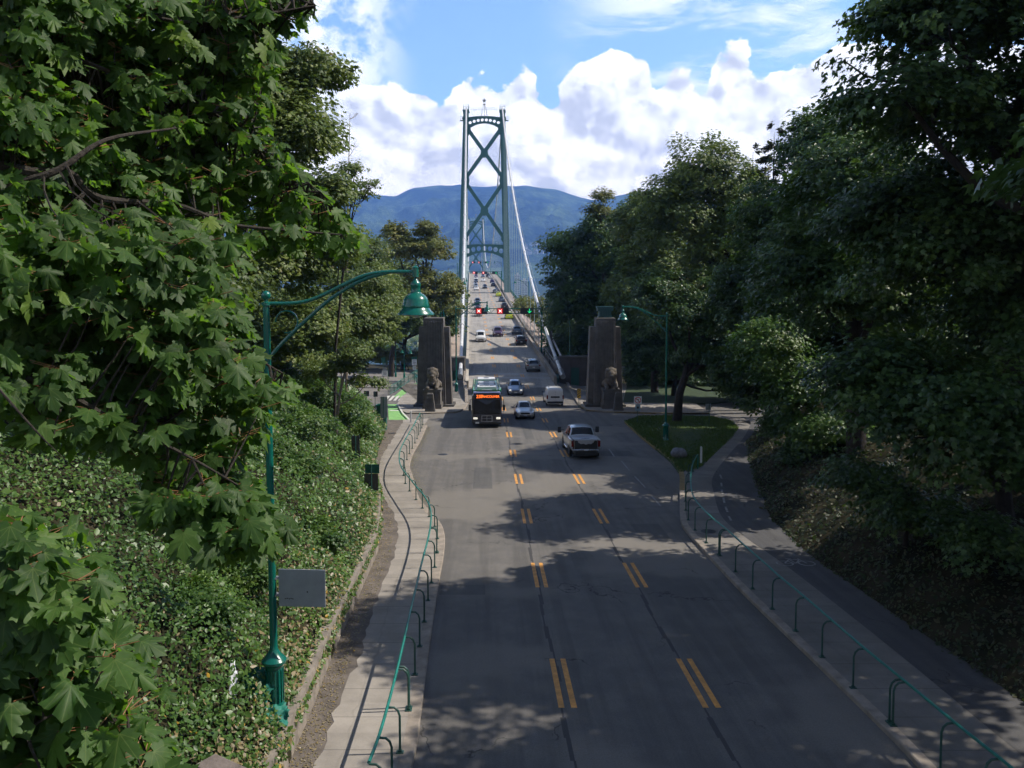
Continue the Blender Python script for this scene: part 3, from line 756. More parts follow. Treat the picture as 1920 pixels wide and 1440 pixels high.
# painted markings and seams -------------------------------------------------
mb = MB()
def mark(mb, x0, y0, y1, wd, cxf=road_cx, dz=.008, n=2):
    for k in range(n):
        a, b_ = y0 + (y1 - y0) * k / n, y0 + (y1 - y0) * (k + 1) / n
        mb.quad((cxf(a) + x0 - wd / 2, a, roadz(a) + dz), (cxf(a) + x0 + wd / 2, a, roadz(a) + dz), (cxf(b_) + x0 + wd / 2, b_, roadz(b_) + dz), (cxf(b_) + x0 - wd / 2, b_, roadz(b_) + dz))
Y0 = 22.0; per = 9.28
DASH = [Y0 + per * k for k in range(0, 70)]
for y in DASH:
    if y > 600: break
    for s in (-1.78, 1.78):
        for o_ in (-.155, .155): mark(mb, s + o_, y - 1.5, y + 1.5, .145 if y < 120 else .18, dz=.008 + max(0, y - 100) * .00012)
struct(mb, 'lane_marking', M['yellow'])
mb = MB()     # dark tarred seams beside the dashes
for s in (-1.62, 1.9):
    y = -20
    while y < 96:
        j = .05 * math.sin(y * .9); mark(mb, s - .28 + j + (.35 if s > 0 else 0) * 0, y, y + 1.0, .10 + .05 * math.sin(y * 2.1), dz=.004, n=1); y += 1.0
struct(mb, 'road_seam', material('tar_seam', (0.05, 0.047, 0.046), .8))
mb = MB()     # resurfaced patches and trench repairs
for x0, y0, y1, wd in ((-3.9, 47, 53.5, 1.1), (3.6, 36.5, 39, 1.3), (-.2, 66, 78, .7), (5.4, 58, 60.2, 2.2), (-4.6, 29, 30.1, 1.6)): mark(mb, x0, y0, y1, wd, dz=.003, n=3)
struct(mb, 'road_patch', asphalt('patch_asphalt', (0.085, 0.082, 0.078), (0.105, 0.10, 0.095), (0.12, 0.11, 0.10), .4))
mb = MB()     # dashed white edge of the bike path, worn
for (a, b_) in (((1350, 890), (1353, 897)), ((1352, 905), (1353, 912)), ((1353, 918), (1355, 926)), ((1356, 933), (1358, 943)), ((1360, 950), (1364, 960)), ((1366, 968), (1371, 976))):
    p, q = G(*a, H + .01), G(*b_, H + .01); mb.quad(p - Vector((.05, 0, 0)), p + Vector((.06, 0, 0)), q + Vector((.06, 0, 0)), q - Vector((.05, 0, 0)))
for (a, b_) in (((1142, 842), (1152, 856)), ((1165, 864), (1180, 882)), ((1190, 893), (1210, 914)), ((1222, 930), (1238, 948))):
    p, q = G(*a, .01), G(*b_, .01); mb.quad(p - Vector((.05, 0, 0)), p + Vector((.05, 0, 0)), q + Vector((.05, 0, 0)), q - Vector((.05, 0, 0)))
# bicycle symbol
bc = G(1492, 1056, H + .012)
def ring(mb, c, r, wd, n=20, sq=1.0):
    for k in range(n):
        a, b_ = 2 * math.pi * k / n, 2 * math.pi * (k + 1) / n
        mb.quad(*[c + Vector((math.cos(t_) * rr, math.sin(t_) * rr * sq, -GR * math.sin(t_) * rr * sq)) for t_, rr in ((a, r - wd), (a, r), (b_, r), (b_, r - wd))])
def bar(mb, c, a, b_, wd=.06):
    a = Vector((a[0], a[1], 0)); b_ = Vector((b_[0], b_[1], 0)); n = (b_ - a).cross(Vector((0, 0, 1))).normalized() * wd / 2
    mb.quad(*[c + p + Vector((0, 0, -GR * p.y)) for p in (a - n, b_ - n, b_ + n, a + n)])
ring(mb, bc + Vector((-.42, 0, 0)), .34, .07); ring(mb, bc + Vector((.42, .0, 0)), .34, .07)
for a, b_ in (((-.42, 0), (-.1, .5)), ((-.1, .5), (.3, .5)), ((.3, .5), (.42, 0)), ((-.1, .5), (.02, 0)), ((.02, 0), (.3, .5)), ((-.42, 0), (.02, 0)), ((.3, .5), (.28, .65)), ((-.2, .6), (0, .6))): bar(mb, bc, a, b_)
struct(mb, 'path_marking', M['faint_paint'])
mb = MB()
mb.poly([G(727, 758, .02), G(745, 758, .02), G(757, 775, .02), G(769, 788, .02), G(767, 793, .02), G(745, 790, .02), G(729, 787, .02)][::-1])
mb.poly([G(738, 744, .02), G(749, 746, .02), G(765, 735, .02), G(784, 722, .02), G(784, 717, .02), G(768, 722, .02), G(752, 732, .02)][::-1])
struct(mb, 'green_bike_lane', M['green_paint'])
mb = MB()
for k in range(4):
    x = 719 + k * 9; mb.quad(G(x, 751, .025), G(x + 5, 751, .025), G(x + 13, 742, .025), G(x + 8, 742, .025))
for a, b_ in (((745, 757), (755, 774)), ((755, 774), (770, 789))):
    p, q = G(*a, .16), G(*b_, .16); mb.quad(p - Vector((.08, 0, 0)), p + Vector((.1, 0, 0)), q + Vector((.1, 0, 0)), q - Vector((.08, 0, 0)))
mb.quad(G(731, 769, .03), G(747, 769, .03), G(748, 770.3, .03), G(731, 770.3, .03))
struct(mb, 'crossing_marking', M['white_paint'])
def manhole(px, py, r, label, dz=.006):
    c = G(px, py, dz); mb = MB(); n = 24
    mb.lathe((0, 0, 0), [(r, -.05), (r, .004), (r * .9, .004), (r * .88, -.004), (r * .3, -.002), (.01, -.002)], n)
    o = mb.build('manhole_cover', M['black']); o.location = c; o.rotation_euler = (-math.atan(GR), 0, 0)
    tag(o, label, 'manhole', group='manhole covers')
manhole(830, 852, .34, 'round dark manhole cover in the left lane of the road near the railing bend')
manhole(1328, 996, .33, 'round dark manhole cover in the right pavement beside the railing', H + .006)
manhole(735, 812, .30, 'round manhole cover in the pavement by the green cabinet', H + .006)
# ---------------------------------------------------------------- suspension bridge
TY1, TY2 = 312.0, 785.0
ORG = Vector((bridge_cx(TY1), TY1, 9.0))
bridge = thing('suspension_bridge', 'long green suspension bridge with tall cross-braced towers carrying three lanes over the inlet', 'bridge', ORG)
def bb(mb, name, m, parent=None, org=ORG, **k):
    mb.v = [(v[0] - org[0], v[1] - org[1], v[2] - org[2]) for v in mb.v]
    return mb.build(name, m, parent=parent or bridge, **k)
BY = [105 + 4 * k for k in range(0, 50)] + [305 + 8 * k for k in range(0, 86)]
def deck_strip(s0, s1, z0, z1, Ya=105, Yb=985, uv=True):
    mb = MB(); Y_ = [y for y in BY if Ya <= y <= Yb]; u = 0
    for a, b_ in zip(Y_, Y_[1:]):
        A = bridge_cx(a); B = bridge_cx(b_); za, zb = roadz(a), roadz(b_)
        pa = [(A + s0, a, za + z0), (A + s1, a, za + z0), (A + s1, a, za + z1), (A + s0, a, za + z1)]
        pb = [(B + s0, b_, zb + z0), (B + s1, b_, zb + z0), (B + s1, b_, zb + z1), (B + s0, b_, zb + z1)]
        mb.quad(pa[3], pa[2], pb[2], pb[3], ((u, 0), (u, 1), (u + b_ - a, 1), (u + b_ - a, 0)))
        mb.quad(pa[0], pb[0], pb[1], pa[1]); mb.quad(pa[0], pa[3], pb[3], pb[0]); mb.quad(pa[1], pb[1], pb[2], pa[2]); u += b_ - a
    mb.quad(pa[0], pa[1], pa[2], pa[3]); a = Y_[0]; A = bridge_cx(a); za = roadz(a)
    mb.quad((A + s0, a, za + z0), (A + s0, a, za + z1), (A + s1, a, za + z1), (A + s1, a, za + z0)); return mb
deck = bb(deck_strip(-5.45, 5.45, -.7, .004, 105), 'deck', M['deck'])
bb(deck_strip(-9.5, 9.5, -1.6, -.72, 117), 'girder', M['tower'])
bc_l = material('sunlit_barrier_concrete', (0.42, 0.38, 0.32), .8, var=.2, vscale=.7); bc_r = material('shadowed_barrier_concrete', (0.25, 0.22, 0.19), .85, var=.25, vscale=.7)  # one concrete in two tones: left coloured as sunlit, right as shadowed
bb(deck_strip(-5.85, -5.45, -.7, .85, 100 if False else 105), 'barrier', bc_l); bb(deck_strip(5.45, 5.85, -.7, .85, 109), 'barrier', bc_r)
bb(deck_strip(-9.35, -6.7, -.7, .18, 117), 'walkway', M['walk2']); bb(deck_strip(6.75, 9.4, -.7, .18, 121), 'walkway', M['walk2'])
for s in (-1, 1):
    mb = MB(); y0 = 121
    for z in (.5, 1.45):
        mb.tube([(bridge_cx(y) + s * 9.45, y, roadz(y) + z) for y in range(y0, 980, 6)], .07 if z > 1 else .05, 5)
    y = y0
    while y < 560: mb.box((bridge_cx(y) + s * 9.45, y, roadz(y) + .75), (.1, .12, 1.5)); y += 2.4
    k = y0
    while k < 420:
        for q in (.6, 1.2, 1.8): mb.box((bridge_cx(k + q) + s * 9.45, k + q, roadz(k + q) + .9), (.04, .04, 1.0))
        k += 2.4
    bb(mb, 'railing', M['railg'])
mb = MB(); y = 118
while y < 400:      # inner fence by the hangers on the right
    mb.box((bridge_cx(y) + 6.5, y, roadz(y) + .8), (.08, .08, 1.5)); y += 3
for z in (.9, 1.5): mb.tube([(bridge_cx(y) + 6.5, y, roadz(y) + z) for y in range(118, 500, 6)], .045, 5)
bb(mb, 'inner_railing', M['steel'])
for y in (112.5, 116, 309): mb = MB(); mark(mb, 0, y, y + .45, 10.8, bridge_cx, .012, 1); bb(mb, 'expansion_joint', M['steel'])

def make_tower(Yt, zdeck, name_label):
    """tower in bridge coordinates, z absolute"""
    cx = bridge_cx(Yt); ztop = zdeck + 65.2
    def hx(z): return 8.35 + (6.55 - 8.35) * (z - zdeck) / 65.2      # half spacing of leg centres
    mb = MB()
    for s in (-1, 1):
        zs = [-60, -20, zdeck, zdeck + 20, zdeck + 40, ztop]
        for (wx, wy, ox) in ((1.0, 3.6, 0), (1.9, 2.2, 0), (.35, 2.9, .72), (.35, 2.9, -.72)):
            for a, b_ in zip(zs, zs[1:]):
                ka = 1 + .30 * (ztop - a) / 65.2 if a > -10 else 1.5; kb = 1 + .30 * (ztop - b_) / 65.2 if b_ > -10 else 1.45
                i = len(mb.v)
                for z, k in ((a, ka), (b_, kb)):
                    for dx, dy in ((-.5, -.5), (.5, -.5), (.5, .5), (-.5, .5)):
                        mb.v.append((cx + s * (hx(z) + ox * k) + dx * wx * k, Yt + dy * wy * k, z))
                for f in ((0, 1, 5, 4), (1, 2, 6, 5), (2, 3, 7, 6), (3, 0, 4, 7), (4, 5, 6, 7)): mb._f(tuple(i + q for q in f))
        mb.box((cx + s * hx(ztop), Yt, ztop + .1), (2.3, 4.2, .5)); mb.box((cx + s * hx(ztop - 3), Yt - .2, ztop - 2.6), (2.5, 4.0, .35))
    tw = bb(mb, 'tower', M['tower']); 
    def brace(x0, z0, x1, z1, w0=1.25):
        a = Vector((cx + x0, Yt, z0)); b_ = Vector((cx + x1, Yt, z1)); d = (b_ - a); L = d.length; d.normalize()
        n = Vector((d.z, 0, -d.x)); mb = MB()
        i = len(mb.v)
        for p in (a, b_):
            for u, v in ((-.5, -.5), (.5, -.5), (.5, .5), (-.5, .5)): mb.v.append(tuple(p + n * u * w0 + Vector((0, v * 1.5, 0))))
        for f in ((0, 3, 2, 1), (4, 5, 6, 7), (0, 1, 5, 4), (1, 2, 6, 5), (2, 3, 7, 6), (3, 0, 4, 7)): mb._f(tuple(i + k for k in f))
        return mb
    for (zt, zb) in ((ztop - 6.0, ztop - 23.6), (ztop - 25.6, ztop - 45.6)):
        m1 = brace(-hx(zt) + .6, zt, hx(zb) - .6, zb); m2 = brace(hx(zt) - .6, zt, -hx(zb) + .6, zb)
        m2.v = [(v[0], v[1] + .004, v[2]) for v in m2.v]
        bb(m1, 'cross_brace', M['tower'], tw); bb(m2, 'cross_brace', M['tower'], tw)
    for zt in (ztop - 6.2, ztop - 24.6, ztop - 45.9):
        for s in (-1, 1):
            x = s * (hx(zt) - .7); up = 2.6 if zt < ztop - 10 else 1.4; dn = 2.6 if zt > ztop - 40 else 1.2
            pts = [(x + s * .6, zt + up + 1.4), (x - s * .1, zt + up), (x - s * .9, zt + up * .45), (x - s * 1.15, zt), (x - s * .9, zt - dn * .45), (x - s * .1, zt - dn), (x + s * .6, zt - dn - 1.4)]
            g_ = MB(); g_.prism(pts, lambda p: (cx + p[0], Yt - .85, p[1]), lambda p: (cx + p[0], Yt + .85, p[1])); bb(g_, 'gusset', M['tower'], tw)
    for zc, r in ((ztop - 14.8, 1.35), (ztop - 35.6, 1.45)):
        g_ = MB(); g_.prism([(r * math.cos(a) * 1, zc + r * 1.2 * math.sin(a)) for a in [k * math.pi / 6 for k in range(12)]], lambda p: (cx + p[0], Yt - .86, p[1]), lambda p: (cx + p[0], Yt + .86, p[1])); bb(g_, 'gusset', M['tower'], tw)
    def holed(x0, x1, nb, ft, fb, rh, nm):
        mb = MB(); wb = (x1 - x0) / nb; n = 16
        for side in (-.8, .8):
            for k in range(nb):
                a, b_ = x0 + wb * k, x0 + wb * (k + 1); xm = (a + b_) / 2; zm = (ft(xm) + fb(xm)) / 2; r = min(rh, (ft(xm) - fb(xm)) * .36, wb * .40)
                circ = [(xm + r * math.cos(2 * math.pi * j / n), zm + r * 1.15 * math.sin(2 * math.pi * j / n)) for j in range(n)]
                def out(ang):
                    c, s_ = math.cos(ang), math.sin(ang); q = 1e9
                    if abs(c) > 1e-6: q = min(q, (wb / 2) / abs(c))
                    hh = (ft(xm + 0) - fb(xm + 0)) / 2
                    if abs(s_) > 1e-6: q = min(q, hh / abs(s_))
                    x = xm + c * q; z = zm + s_ * q
                    if abs(abs(s_ * q) - hh) < 1e-4: z = ft(x) if s_ > 0 else fb(x)
                    else: z = fb(x) + (ft(x) - fb(x)) * ((z - fb(xm)) / (2 * hh))
                    return (x, z)
                angs = sorted(set([2 * math.pi * j / n for j in range(n)] + [math.atan2(sz_ * (ft(xm) - fb(xm)) / 2, sx_ * wb / 2) % (2 * math.pi) for sz_ in (-1, 1) for sx_ in (-1, 1)]))
                for j in range(len(angs)):
                    t0, t1 = angs[j], angs[(j + 1) % len(angs)]
                    i0 = (xm + r * math.cos(t0), zm + r * 1.15 * math.sin(t0)); i1 = (xm + r * math.cos(t1), zm + r * 1.15 * math.sin(t1)); o0, o1 = out(t0), out(t1)
                    mb.quad(*[(cx + p[0], Yt + side, p[1]) for p in (i0, o0, o1, i1)])
                    if side < 0: mb.quad(*[(cx + p[0], Yt + yy, p[1]) for p, yy in ((i0, -.8), (i1, -.8), (i1, .8), (i0, .8))])
        for f in (ft, fb):
            for k in range(nb * 2):
                a, b_ = x0 + wb * k / 2, x0 + wb * (k + 1) / 2; mb.quad(*[(cx + x, Yt + yy, f(x)) for x, yy in ((a, -1.0), (b_, -1.0), (b_, 1.0), (a, 1.0))])
                mb.quad(*[(cx + x, Yt - 1.0, f(x) + dz) for x, dz in ((a, -.14), (b_, -.14), (b_, .14), (a, .14))])
        return bb(mb, nm, M['tower'], tw)
    zt = ztop - 2.4; h_ = hx(zt) - .8
    holed(-h_, h_, 8, lambda x: zt + .55 - .45 * (x / h_) ** 2, lambda x: zt - 1.65 - 2.1 * (x / h_) ** 2 * 1.0, .75, 'arch_strut')
    zp = zdeck + 17.2; h2 = hx(zp) - .8
    holed(-h2, h2, 7, lambda x: zp + .2 * (1 - (x / h2) ** 2), lambda x: zp - 2.5 - 2.3 * (x / h2) ** 2, .8, 'portal_strut')
    for zz, hh in ((ztop, hx(ztop)), (zp, hx(zp) - .8)):
        mb = MB()
        for q in (.6, 1.2): mb.tube([(cx - hh, Yt - .9, zz + q), (cx + hh, Yt - .9, zz + q)], .035, 4)
        for k in range(15): x = -hh + 2 * hh * k / 14; mb.box((cx + x, Yt - .9, zz + .6), (.06, .06, 1.2))
        bb(mb, 'top_rail', M['tower'], tw)
    for s in (-1, 1):       # little cages on the leg tops and outriggers
        mb = MB()
        X = cx + s * hx(ztop)
        for dx in (-.9, .9):
            for dy in (-1.4, 1.4): mb.tube([(X + dx, Yt + dy, ztop), (X + dx, Yt + dy, ztop + 2.3)], .05, 4)
        for q in (1.4, 2.3): mb.tube([(X - .9, Yt - 1.4, ztop + q), (X + .9, Yt - 1.4, ztop + q), (X + .9, Yt + 1.4, ztop + q), (X - .9, Yt + 1.4, ztop + q), (X - .9, Yt - 1.4, ztop + q)], .045, 4)
        bb(mb, 'cage', M['tower'], tw); mb = MB(); X = cx + s * (hx(ztop) + 1.6)
        mb.box((X, Yt, ztop - 3.2), (1.2, 1.6, .12))
        for dx in (-.5, .5): mb.tube([(X + dx, Yt - .8, ztop - 3.2), (X + dx, Yt - .8, ztop - 1.9)], .05, 4)
        for q in (-2.5, -1.9): mb.tube([(X - .5, Yt - .8, ztop + q), (X + .5, Yt - .8, ztop + q)], .04, 4)
        bb(mb, 'platform', M['tower'], tw)
    mb = MB()
    for (dx, dy) in ((-1.1, -.8), (1.1, -.8), (0, .9)): mb.tube([(cx + dx, Yt + dy, ztop - 1.9), (cx + dx * .25, Yt + dy * .25, ztop + 2.6)], .09, 5)
    mb.box((cx, Yt, ztop + 2.6), (.9, .9, .35))
    st = [(.95 * math.sin(k * math.pi / 5) * (1 if k % 2 == 0 else .42), ztop + 3.9 + .95 * math.cos(k * math.pi / 5) * (1 if k % 2 == 0 else .42)) for k in range(10)]
    mb.prism(st, lambda p: (cx + p[0], Yt - .2, p[1]), lambda p: (cx + p[0], Yt + .2, p[1]))
    bb(mb, 'star_beacon', M['steel'], tw)
    tw['label'] = name_label
    return ztop
ZT1 = make_tower(TY1, roadz(TY1), 'nearer bridge tower with two tall crosses and porthole struts')
ZT2 = make_tower(TY2, roadz(TY2) - 6.6, 'farther bridge tower seen small through the near one')
def cable_z(Y):
    if Y <= TY1:
        t = (Y - 109) / (TY1 - 2 - 109); return -.9 + 34.5 * t + (ZT1 + .2 + .9 - 34.5) * t * t
    if Y <= TY2:
        t = (Y - TY1) / (TY2 - TY1); zm = 24.5; a = 2 * (ZT1 + ZT2 + .4 - 2 * zm); return (ZT1 + .2) * (1 - t) + (ZT2 + .2) * t - a * t * (1 - t)
    t = (Y - TY2) / 190; return ZT2 - t * 85 + 26 * t * t
def cable_s(Y): return 6.5 if Y > 150 else 6.5 + (150 - Y) * .0
for s in (-1, 1):
    Ys_ = list(np.arange(109, TY1, 7)) + [TY1] + list(np.arange(TY1 + 9, TY2, 11)) + [TY2] + list(np.arange(TY2 + 10, TY2 + 190, 14))
    mb = MB(); mb.tube([(bridge_cx(y) + s * cable_s(y), y, cable_z(y)) for y in Ys_], .24, 8)
    # cable bands, and the sleeve where it enters the ground
    y = 135
    while y < 560:
        a = Vector((bridge_cx(y) + s * 6.5, y - .3, cable_z(y - .3))); b_ = Vector((bridge_cx(y) + s * 6.5, y + .3, cable_z(y + .3)))
        mb.tube([a, b_], .36, 8); y += 10
    cb = bb(mb, 'main_cable', M['cable'], smooth=True)
    mb = MB(); mb.tube([(bridge_cx(y) + s * 6.5, y, cable_z(y)) for y in (107.5, 110.5)], .34, 10); bb(mb, 'cable_sleeve', M['steel'], cb, smooth=True); mb = MB(); mb.tube([(bridge_cx(y) + s * 6.5, y, cable_z(y)) for y in (115, 116.4)], .38, 10)
    bb(mb, 'cable_sleeve', M['steel'], cb, smooth=True)
    mb = MB()     # hand ropes above the cable
    for o_ in (-.35, .35): mb.tube([(bridge_cx(y) + s * 6.5 + o_, y, cable_z(y) + 1.1) for y in np.arange(125, TY1, 7)], .03, 3)
    for y in np.arange(128, TY1, 10): mb.tube([(bridge_cx(y) + s * 6.5 + .35, y, cable_z(y)), (bridge_cx(y) + s * 6.5 + .35, y, cable_z(y) + 1.1)], .035, 3)
    bb(mb, 'hand_rope', M['steel'], cb)
    for y in list(np.arange(146, 304, 10)) + list(np.arange(325, TY2 - 8, 14.2)):
        zc = cable_z(y); zd = roadz(y) - .4
        if zc - zd > .8:
            mb = MB()
            for q in (-.22, .22): mb.tube([(bridge_cx(y) + s * 6.5, y + q, zd), (bridge_cx(y) + s * 6.5, y + q, zc)], .045 if y < 320 else .05, 4)
            bb(mb, 'hanger', M['rope'])

# splayed strut beside the right cable (dark post and pale stay seen at the anchorage)
mb = MB(); mb.box((bridge_cx(128) + 6.9, 128, roadz(128) + 2.6), (.45, .6, 5.6)); bb(mb, 'cable_bent', M['stone_d'])
mb = MB(); mb.tube([(bridge_cx(130) + 7.2, 130, cable_z(130) - .5), (bridge_cx(119) + 8.3, 119, roadz(119) + .3)], .14, 8); bb(mb, 'stay_pipe', M['cable'], smooth=True)

# ---------------------------------------------------------------- pylons, lions, abutments
def pylon(px, label, lantern=False):
    p = G(px, 763, H); p.y += 1.6; p.z = -GR * p.y + H
    t = thing('stone_pylon', label, 'pylon', p)
    mb = MB(); Hh = 9.15
    mb.frust((0, 0), -.3, Hh, (2.5, 2.4), (2.0, 2.1))
    for k in range(7):
        x = -0.93 + k * .31
        i = len(mb.v)
        for z, sc, yy in ((0.2, 1.0, -1.2), (Hh - .25, .86, -1.062)):
            for dx, dy in ((-.07, 0), (.07, 0), (.07, -.07), (-.07, -.07)): mb.v.append((x * sc + dx, yy + dy, z))
        for f in ((0, 3, 2, 1), (4, 5, 6, 7), (0, 1, 5, 4), (1, 2, 6, 5), (2, 3, 7, 6), (3, 0, 4, 7)): mb._f(tuple(i + q for q in f))
    mb.frust((0, 0), Hh, Hh + .12, (2.02, 2.12), (1.9, 2.0))
    mb.build('shaft', M['stone'], t, bevel=.02)
    for s in (-1, 1):
        mb = MB(); d = (1.0, 1.75) if s > 0 else (1.0, 1.75)
        i = len(mb.v)
        for z, k in ((-.3, 1.0), (8.3, .84)):
            xo = s * (1.27 * k); xe = s * (1.86 * k + .0)
            for x, y in ((xo - s * .3, -.75), (xe, -.75), (xe, 1.15), (xo - s * .3, 1.15)): mb.v.append((x, y, z))
        for f in ((0, 3, 2, 1), (4, 5, 6, 7), (0, 1, 5, 4), (1, 2, 6, 5), (2, 3, 7, 6), (3, 0, 4, 7)): mb._f(tuple(i + q for q in f))
        for k in range(2):
            x = s * (1.42 + .2 * k); mb.frust((x - s * .0, -.78), .1, 8.1, (.08, .1), (.001, .1)) if False else None
        mb.build('shoulder', M['stone'], t, bevel=.02)
    mb = MB(); mb.box((0, 0, .05), (4.2, 3.0, .35)); mb.build('base_step', M['stone_d'], t, bevel=.02)
    if lantern:
        mb = MB()
        mb.box((0, 0, Hh + .45), (1.25, 1.25, .7)); mb.box((0, 0, Hh + .95), (1.6, 1.6, .35)); mb.box((0, 0, Hh + 1.2), (1.75, 1.75, .12)); mb.box((0, 0, Hh + .2), (1.45, 1.45, .14))
        for k in range(5):
            mb.box((-.5 + k * .25, -.65, Hh + .5), (.07, .08, .55))
        mb.build('lantern', material('lantern_green_metal', (0.02, 0.08, 0.085), .4), t, bevel=.01)
    # inscribed plaque on the right side of the stele is not readable; steps only
    return t, p
def lion(px, label):
    p = G(px, 766.5, H); p.y += .8; p.z = -GR * p.y + H
    t = thing('lion_statue', label, 'statue', p)
    mb = MB(); mb.frust((0, .4), -.1, .5, (1.95, 2.6), (1.9, 2.55)); mb.frust((0, .4), .5, 1.75, (1.72, 2.4), (1.62, 2.3)); mb.frust((0, .4), 1.75, 1.98, (1.8, 2.45), (1.8, 2.45))
    for k in range(9): mb.box((-.64 + k * .16, -.80, 1.1), (.06, .03, 1.0))
    mb.build('plinth', M['stone'], t, bevel=.02)
    mb = MB(); z0 = 1.98; a = 1.08
    B_ = [((0, .75, .55), .58, (1, 1.3, .95)), ((0, 1.35, .45), .55, (1.15, .9, .9)), ((0, .15, .75), .52, (1.05, .9, 1.15)), ((0, .08, 1.35), .55, (1.08, .8, 1.1)),
          ((0, -.05, 1.72), .40, (1.15, .85, .8)), ((0, -.28, 1.42), .36, (.95, .95, 1.1)), ((0, -.55, 1.24), .21, (1.0, 1.0, .85)), ((0, -.72, 1.30), .075, (1.3, .8, .8)),
          ((-.17, -.50, 1.52), .08, (1.1, 1, .7)), ((.17, -.50, 1.52), .08, (1.1, 1, .7)), ((0, -.56, 1.05), .14, (.9, .8, .7)),
          ((-.42, .05, 1.80), .13, (1, .7, 1)), ((.42, .05, 1.80), .13, (1, .7, 1)), ((0, -.30, .95), .34, (1.0, .8, 1.2)), ((0, -.26, .62), .26, (1.0, .8, 1.2)),
          ((-.5, 1.2, .35), .36, (.8, 1.3, .9)), ((.5, 1.2, .35), .36, (.8, 1.3, .9))]
    for c, r, sc in B_: mb.ball((c[0] * a, c[1], z0 + c[2] * a), r * a, 14, sc)
    for s in (-1, 1):
        mb.tube([(s * .46, .45, z0 + .62), (s * .48, .0, z0 + .34), (s * .47, -.35, z0 + .2), (s * .46, -.62, z0 + .15)], [.27, .25, .20, .16], 10); mb.ball((s * .46, -.66, z0 + .15), .21, 12, (1, 1.1, .75))
        for q in (-.1, 0, .1): mb.ball((s * .46 + q, -.84, z0 + .10), .07, 8)
    for k in range(26):       # locks of the mane
        an = k * 2 * math.pi / 26; mb.ball((.50 * math.cos(an), -.10 + .05 * math.sin(an * 3), z0 + (1.42 + .56 * math.sin(an)) * a), .105, 8, (1, 1, 1.2))
    for k in range(14): mb.ball((random.uniform(-.3, .3), -.5 + abs(random.uniform(-.1, .1)), z0 + random.uniform(.45, .98)), .10, 8, (.8, .8, 1.6))
    mb.tube([(.5, 1.7, z0 + .3), (.75, 1.5, z0 + .15), (.78, 1.0, z0 + .1)], [.09, .08, .1], 8)
    o = mb.build('lion_body', M['lion'], t, smooth=True); o['label'] = 'crouching stone lion with heavy mane'
    r = o.modifiers.new('remesh', 'REMESH'); r.mode = 'VOXEL'; r.voxel_size = .035; r.use_smooth_shade = True
    sm = o.modifiers.new('smooth', 'SMOOTH'); sm.factor = .5; sm.iterations = 2
    return t
def stele(px, py, label):
    p = G(px, py, H); p.y += .3; p.z = -GR * p.y + H
    mb = MB(); mb.frust((0, 0), -.1, 1.7, (1.05, .62), (.62, .45)); mb.frust((0, 0), 1.7, 1.82, (.62, .45), (.5, .36))
    for k in range(5):
        x = -.26 + k * .13; i = len(mb.v)
        for z, sc, yy in ((.15, 1.35, -.305), (1.45, .95, -.245)):
            for dx, dy in ((-.025, .02), (.025, .02), (.025, -.03), (-.025, -.03)): mb.v.append((x * sc + dx, yy + dy, z))
        for f in ((0, 3, 2, 1), (4, 5, 6, 7), (0, 1, 5, 4), (1, 2, 6, 5), (2, 3, 7, 6), (3, 0, 4, 7)): mb._f(tuple(i + q for q in f))
    o = mb.build('stone_stele', M['stone'], bevel=.015); o.location = p
    return tag(o, label, 'bollard', 'tapered stone markers in front of the lions')
pylon(813, 'sunlit fluted concrete pylon on the left of the bridge entrance behind a lion'); pylon(1136, 'shaded fluted concrete pylon on the right of the bridge entrance with green lantern on top', True)
lion(810, 'stone lion on plinth in front of the sunlit left pylon'); lion(1147, 'stone lion on plinth in front of the dark right pylon')
stele(806, 772, 'tapered fluted stone marker in front of the left lion plinth'); stele(1160, 770, 'tapered fluted stone marker in front of the right lion plinth')
mb = MB(); p = G(805, 766); 
# abutments with doorways
def abut(x0, x1, Y, z1, label, door):
    t = thing('bridge_abutment', label, 'building', ((x0 + x1) / 2, Y, -GR * Y + H)); w_ = x1 - x0; h = z1 - (-GR * Y + H)
    mb = MB(); d0, d1, dh = door
    mb.box((-(w_ / 2) + (d0) / 2, 1, h / 2), (d0, 2, h)); mb.box((w_ / 2 - (w_ - d1) / 2, 1, h / 2), (w_ - d1, 2, h)); mb.box((-(w_ / 2) + (d0 + d1) / 2, 1, (h + dh) / 2), (d1 - d0, 2, h - dh))
    mb.box((0, .9, h + .12), (w_ + .1, 2.3, .25)); mb.build('wall', M['stone'] if 'left' in label else M['stone_d'], t, bevel=.02)  # right wall takes the darker concrete, its shade put into the colour
    mb = MB(); mb.box((-(w_ / 2) + (d0 + d1) / 2, .5, dh / 2), (d1 - d0, .08, dh)); mb.box((-(w_ / 2) + (d0 + d1) / 2, .44, dh * .5), (.05, .05, dh)); mb.build('door', M['signg'], t)
YA = 113.5
abut((842 - CX) / F * YA, (871 - CX) / F * YA, YA, at(850, 673, YA).z, 'low concrete abutment with dark green door between left pylon and bridge', (.35, 1.15, 2.1))
abut((1050 - CX) / F * YA, (1104 - CX) / F * YA, YA, at(1070, 672, YA).z, 'dark concrete abutment with doorway beside the right pylon', (1.5, 2.6, 2.5))
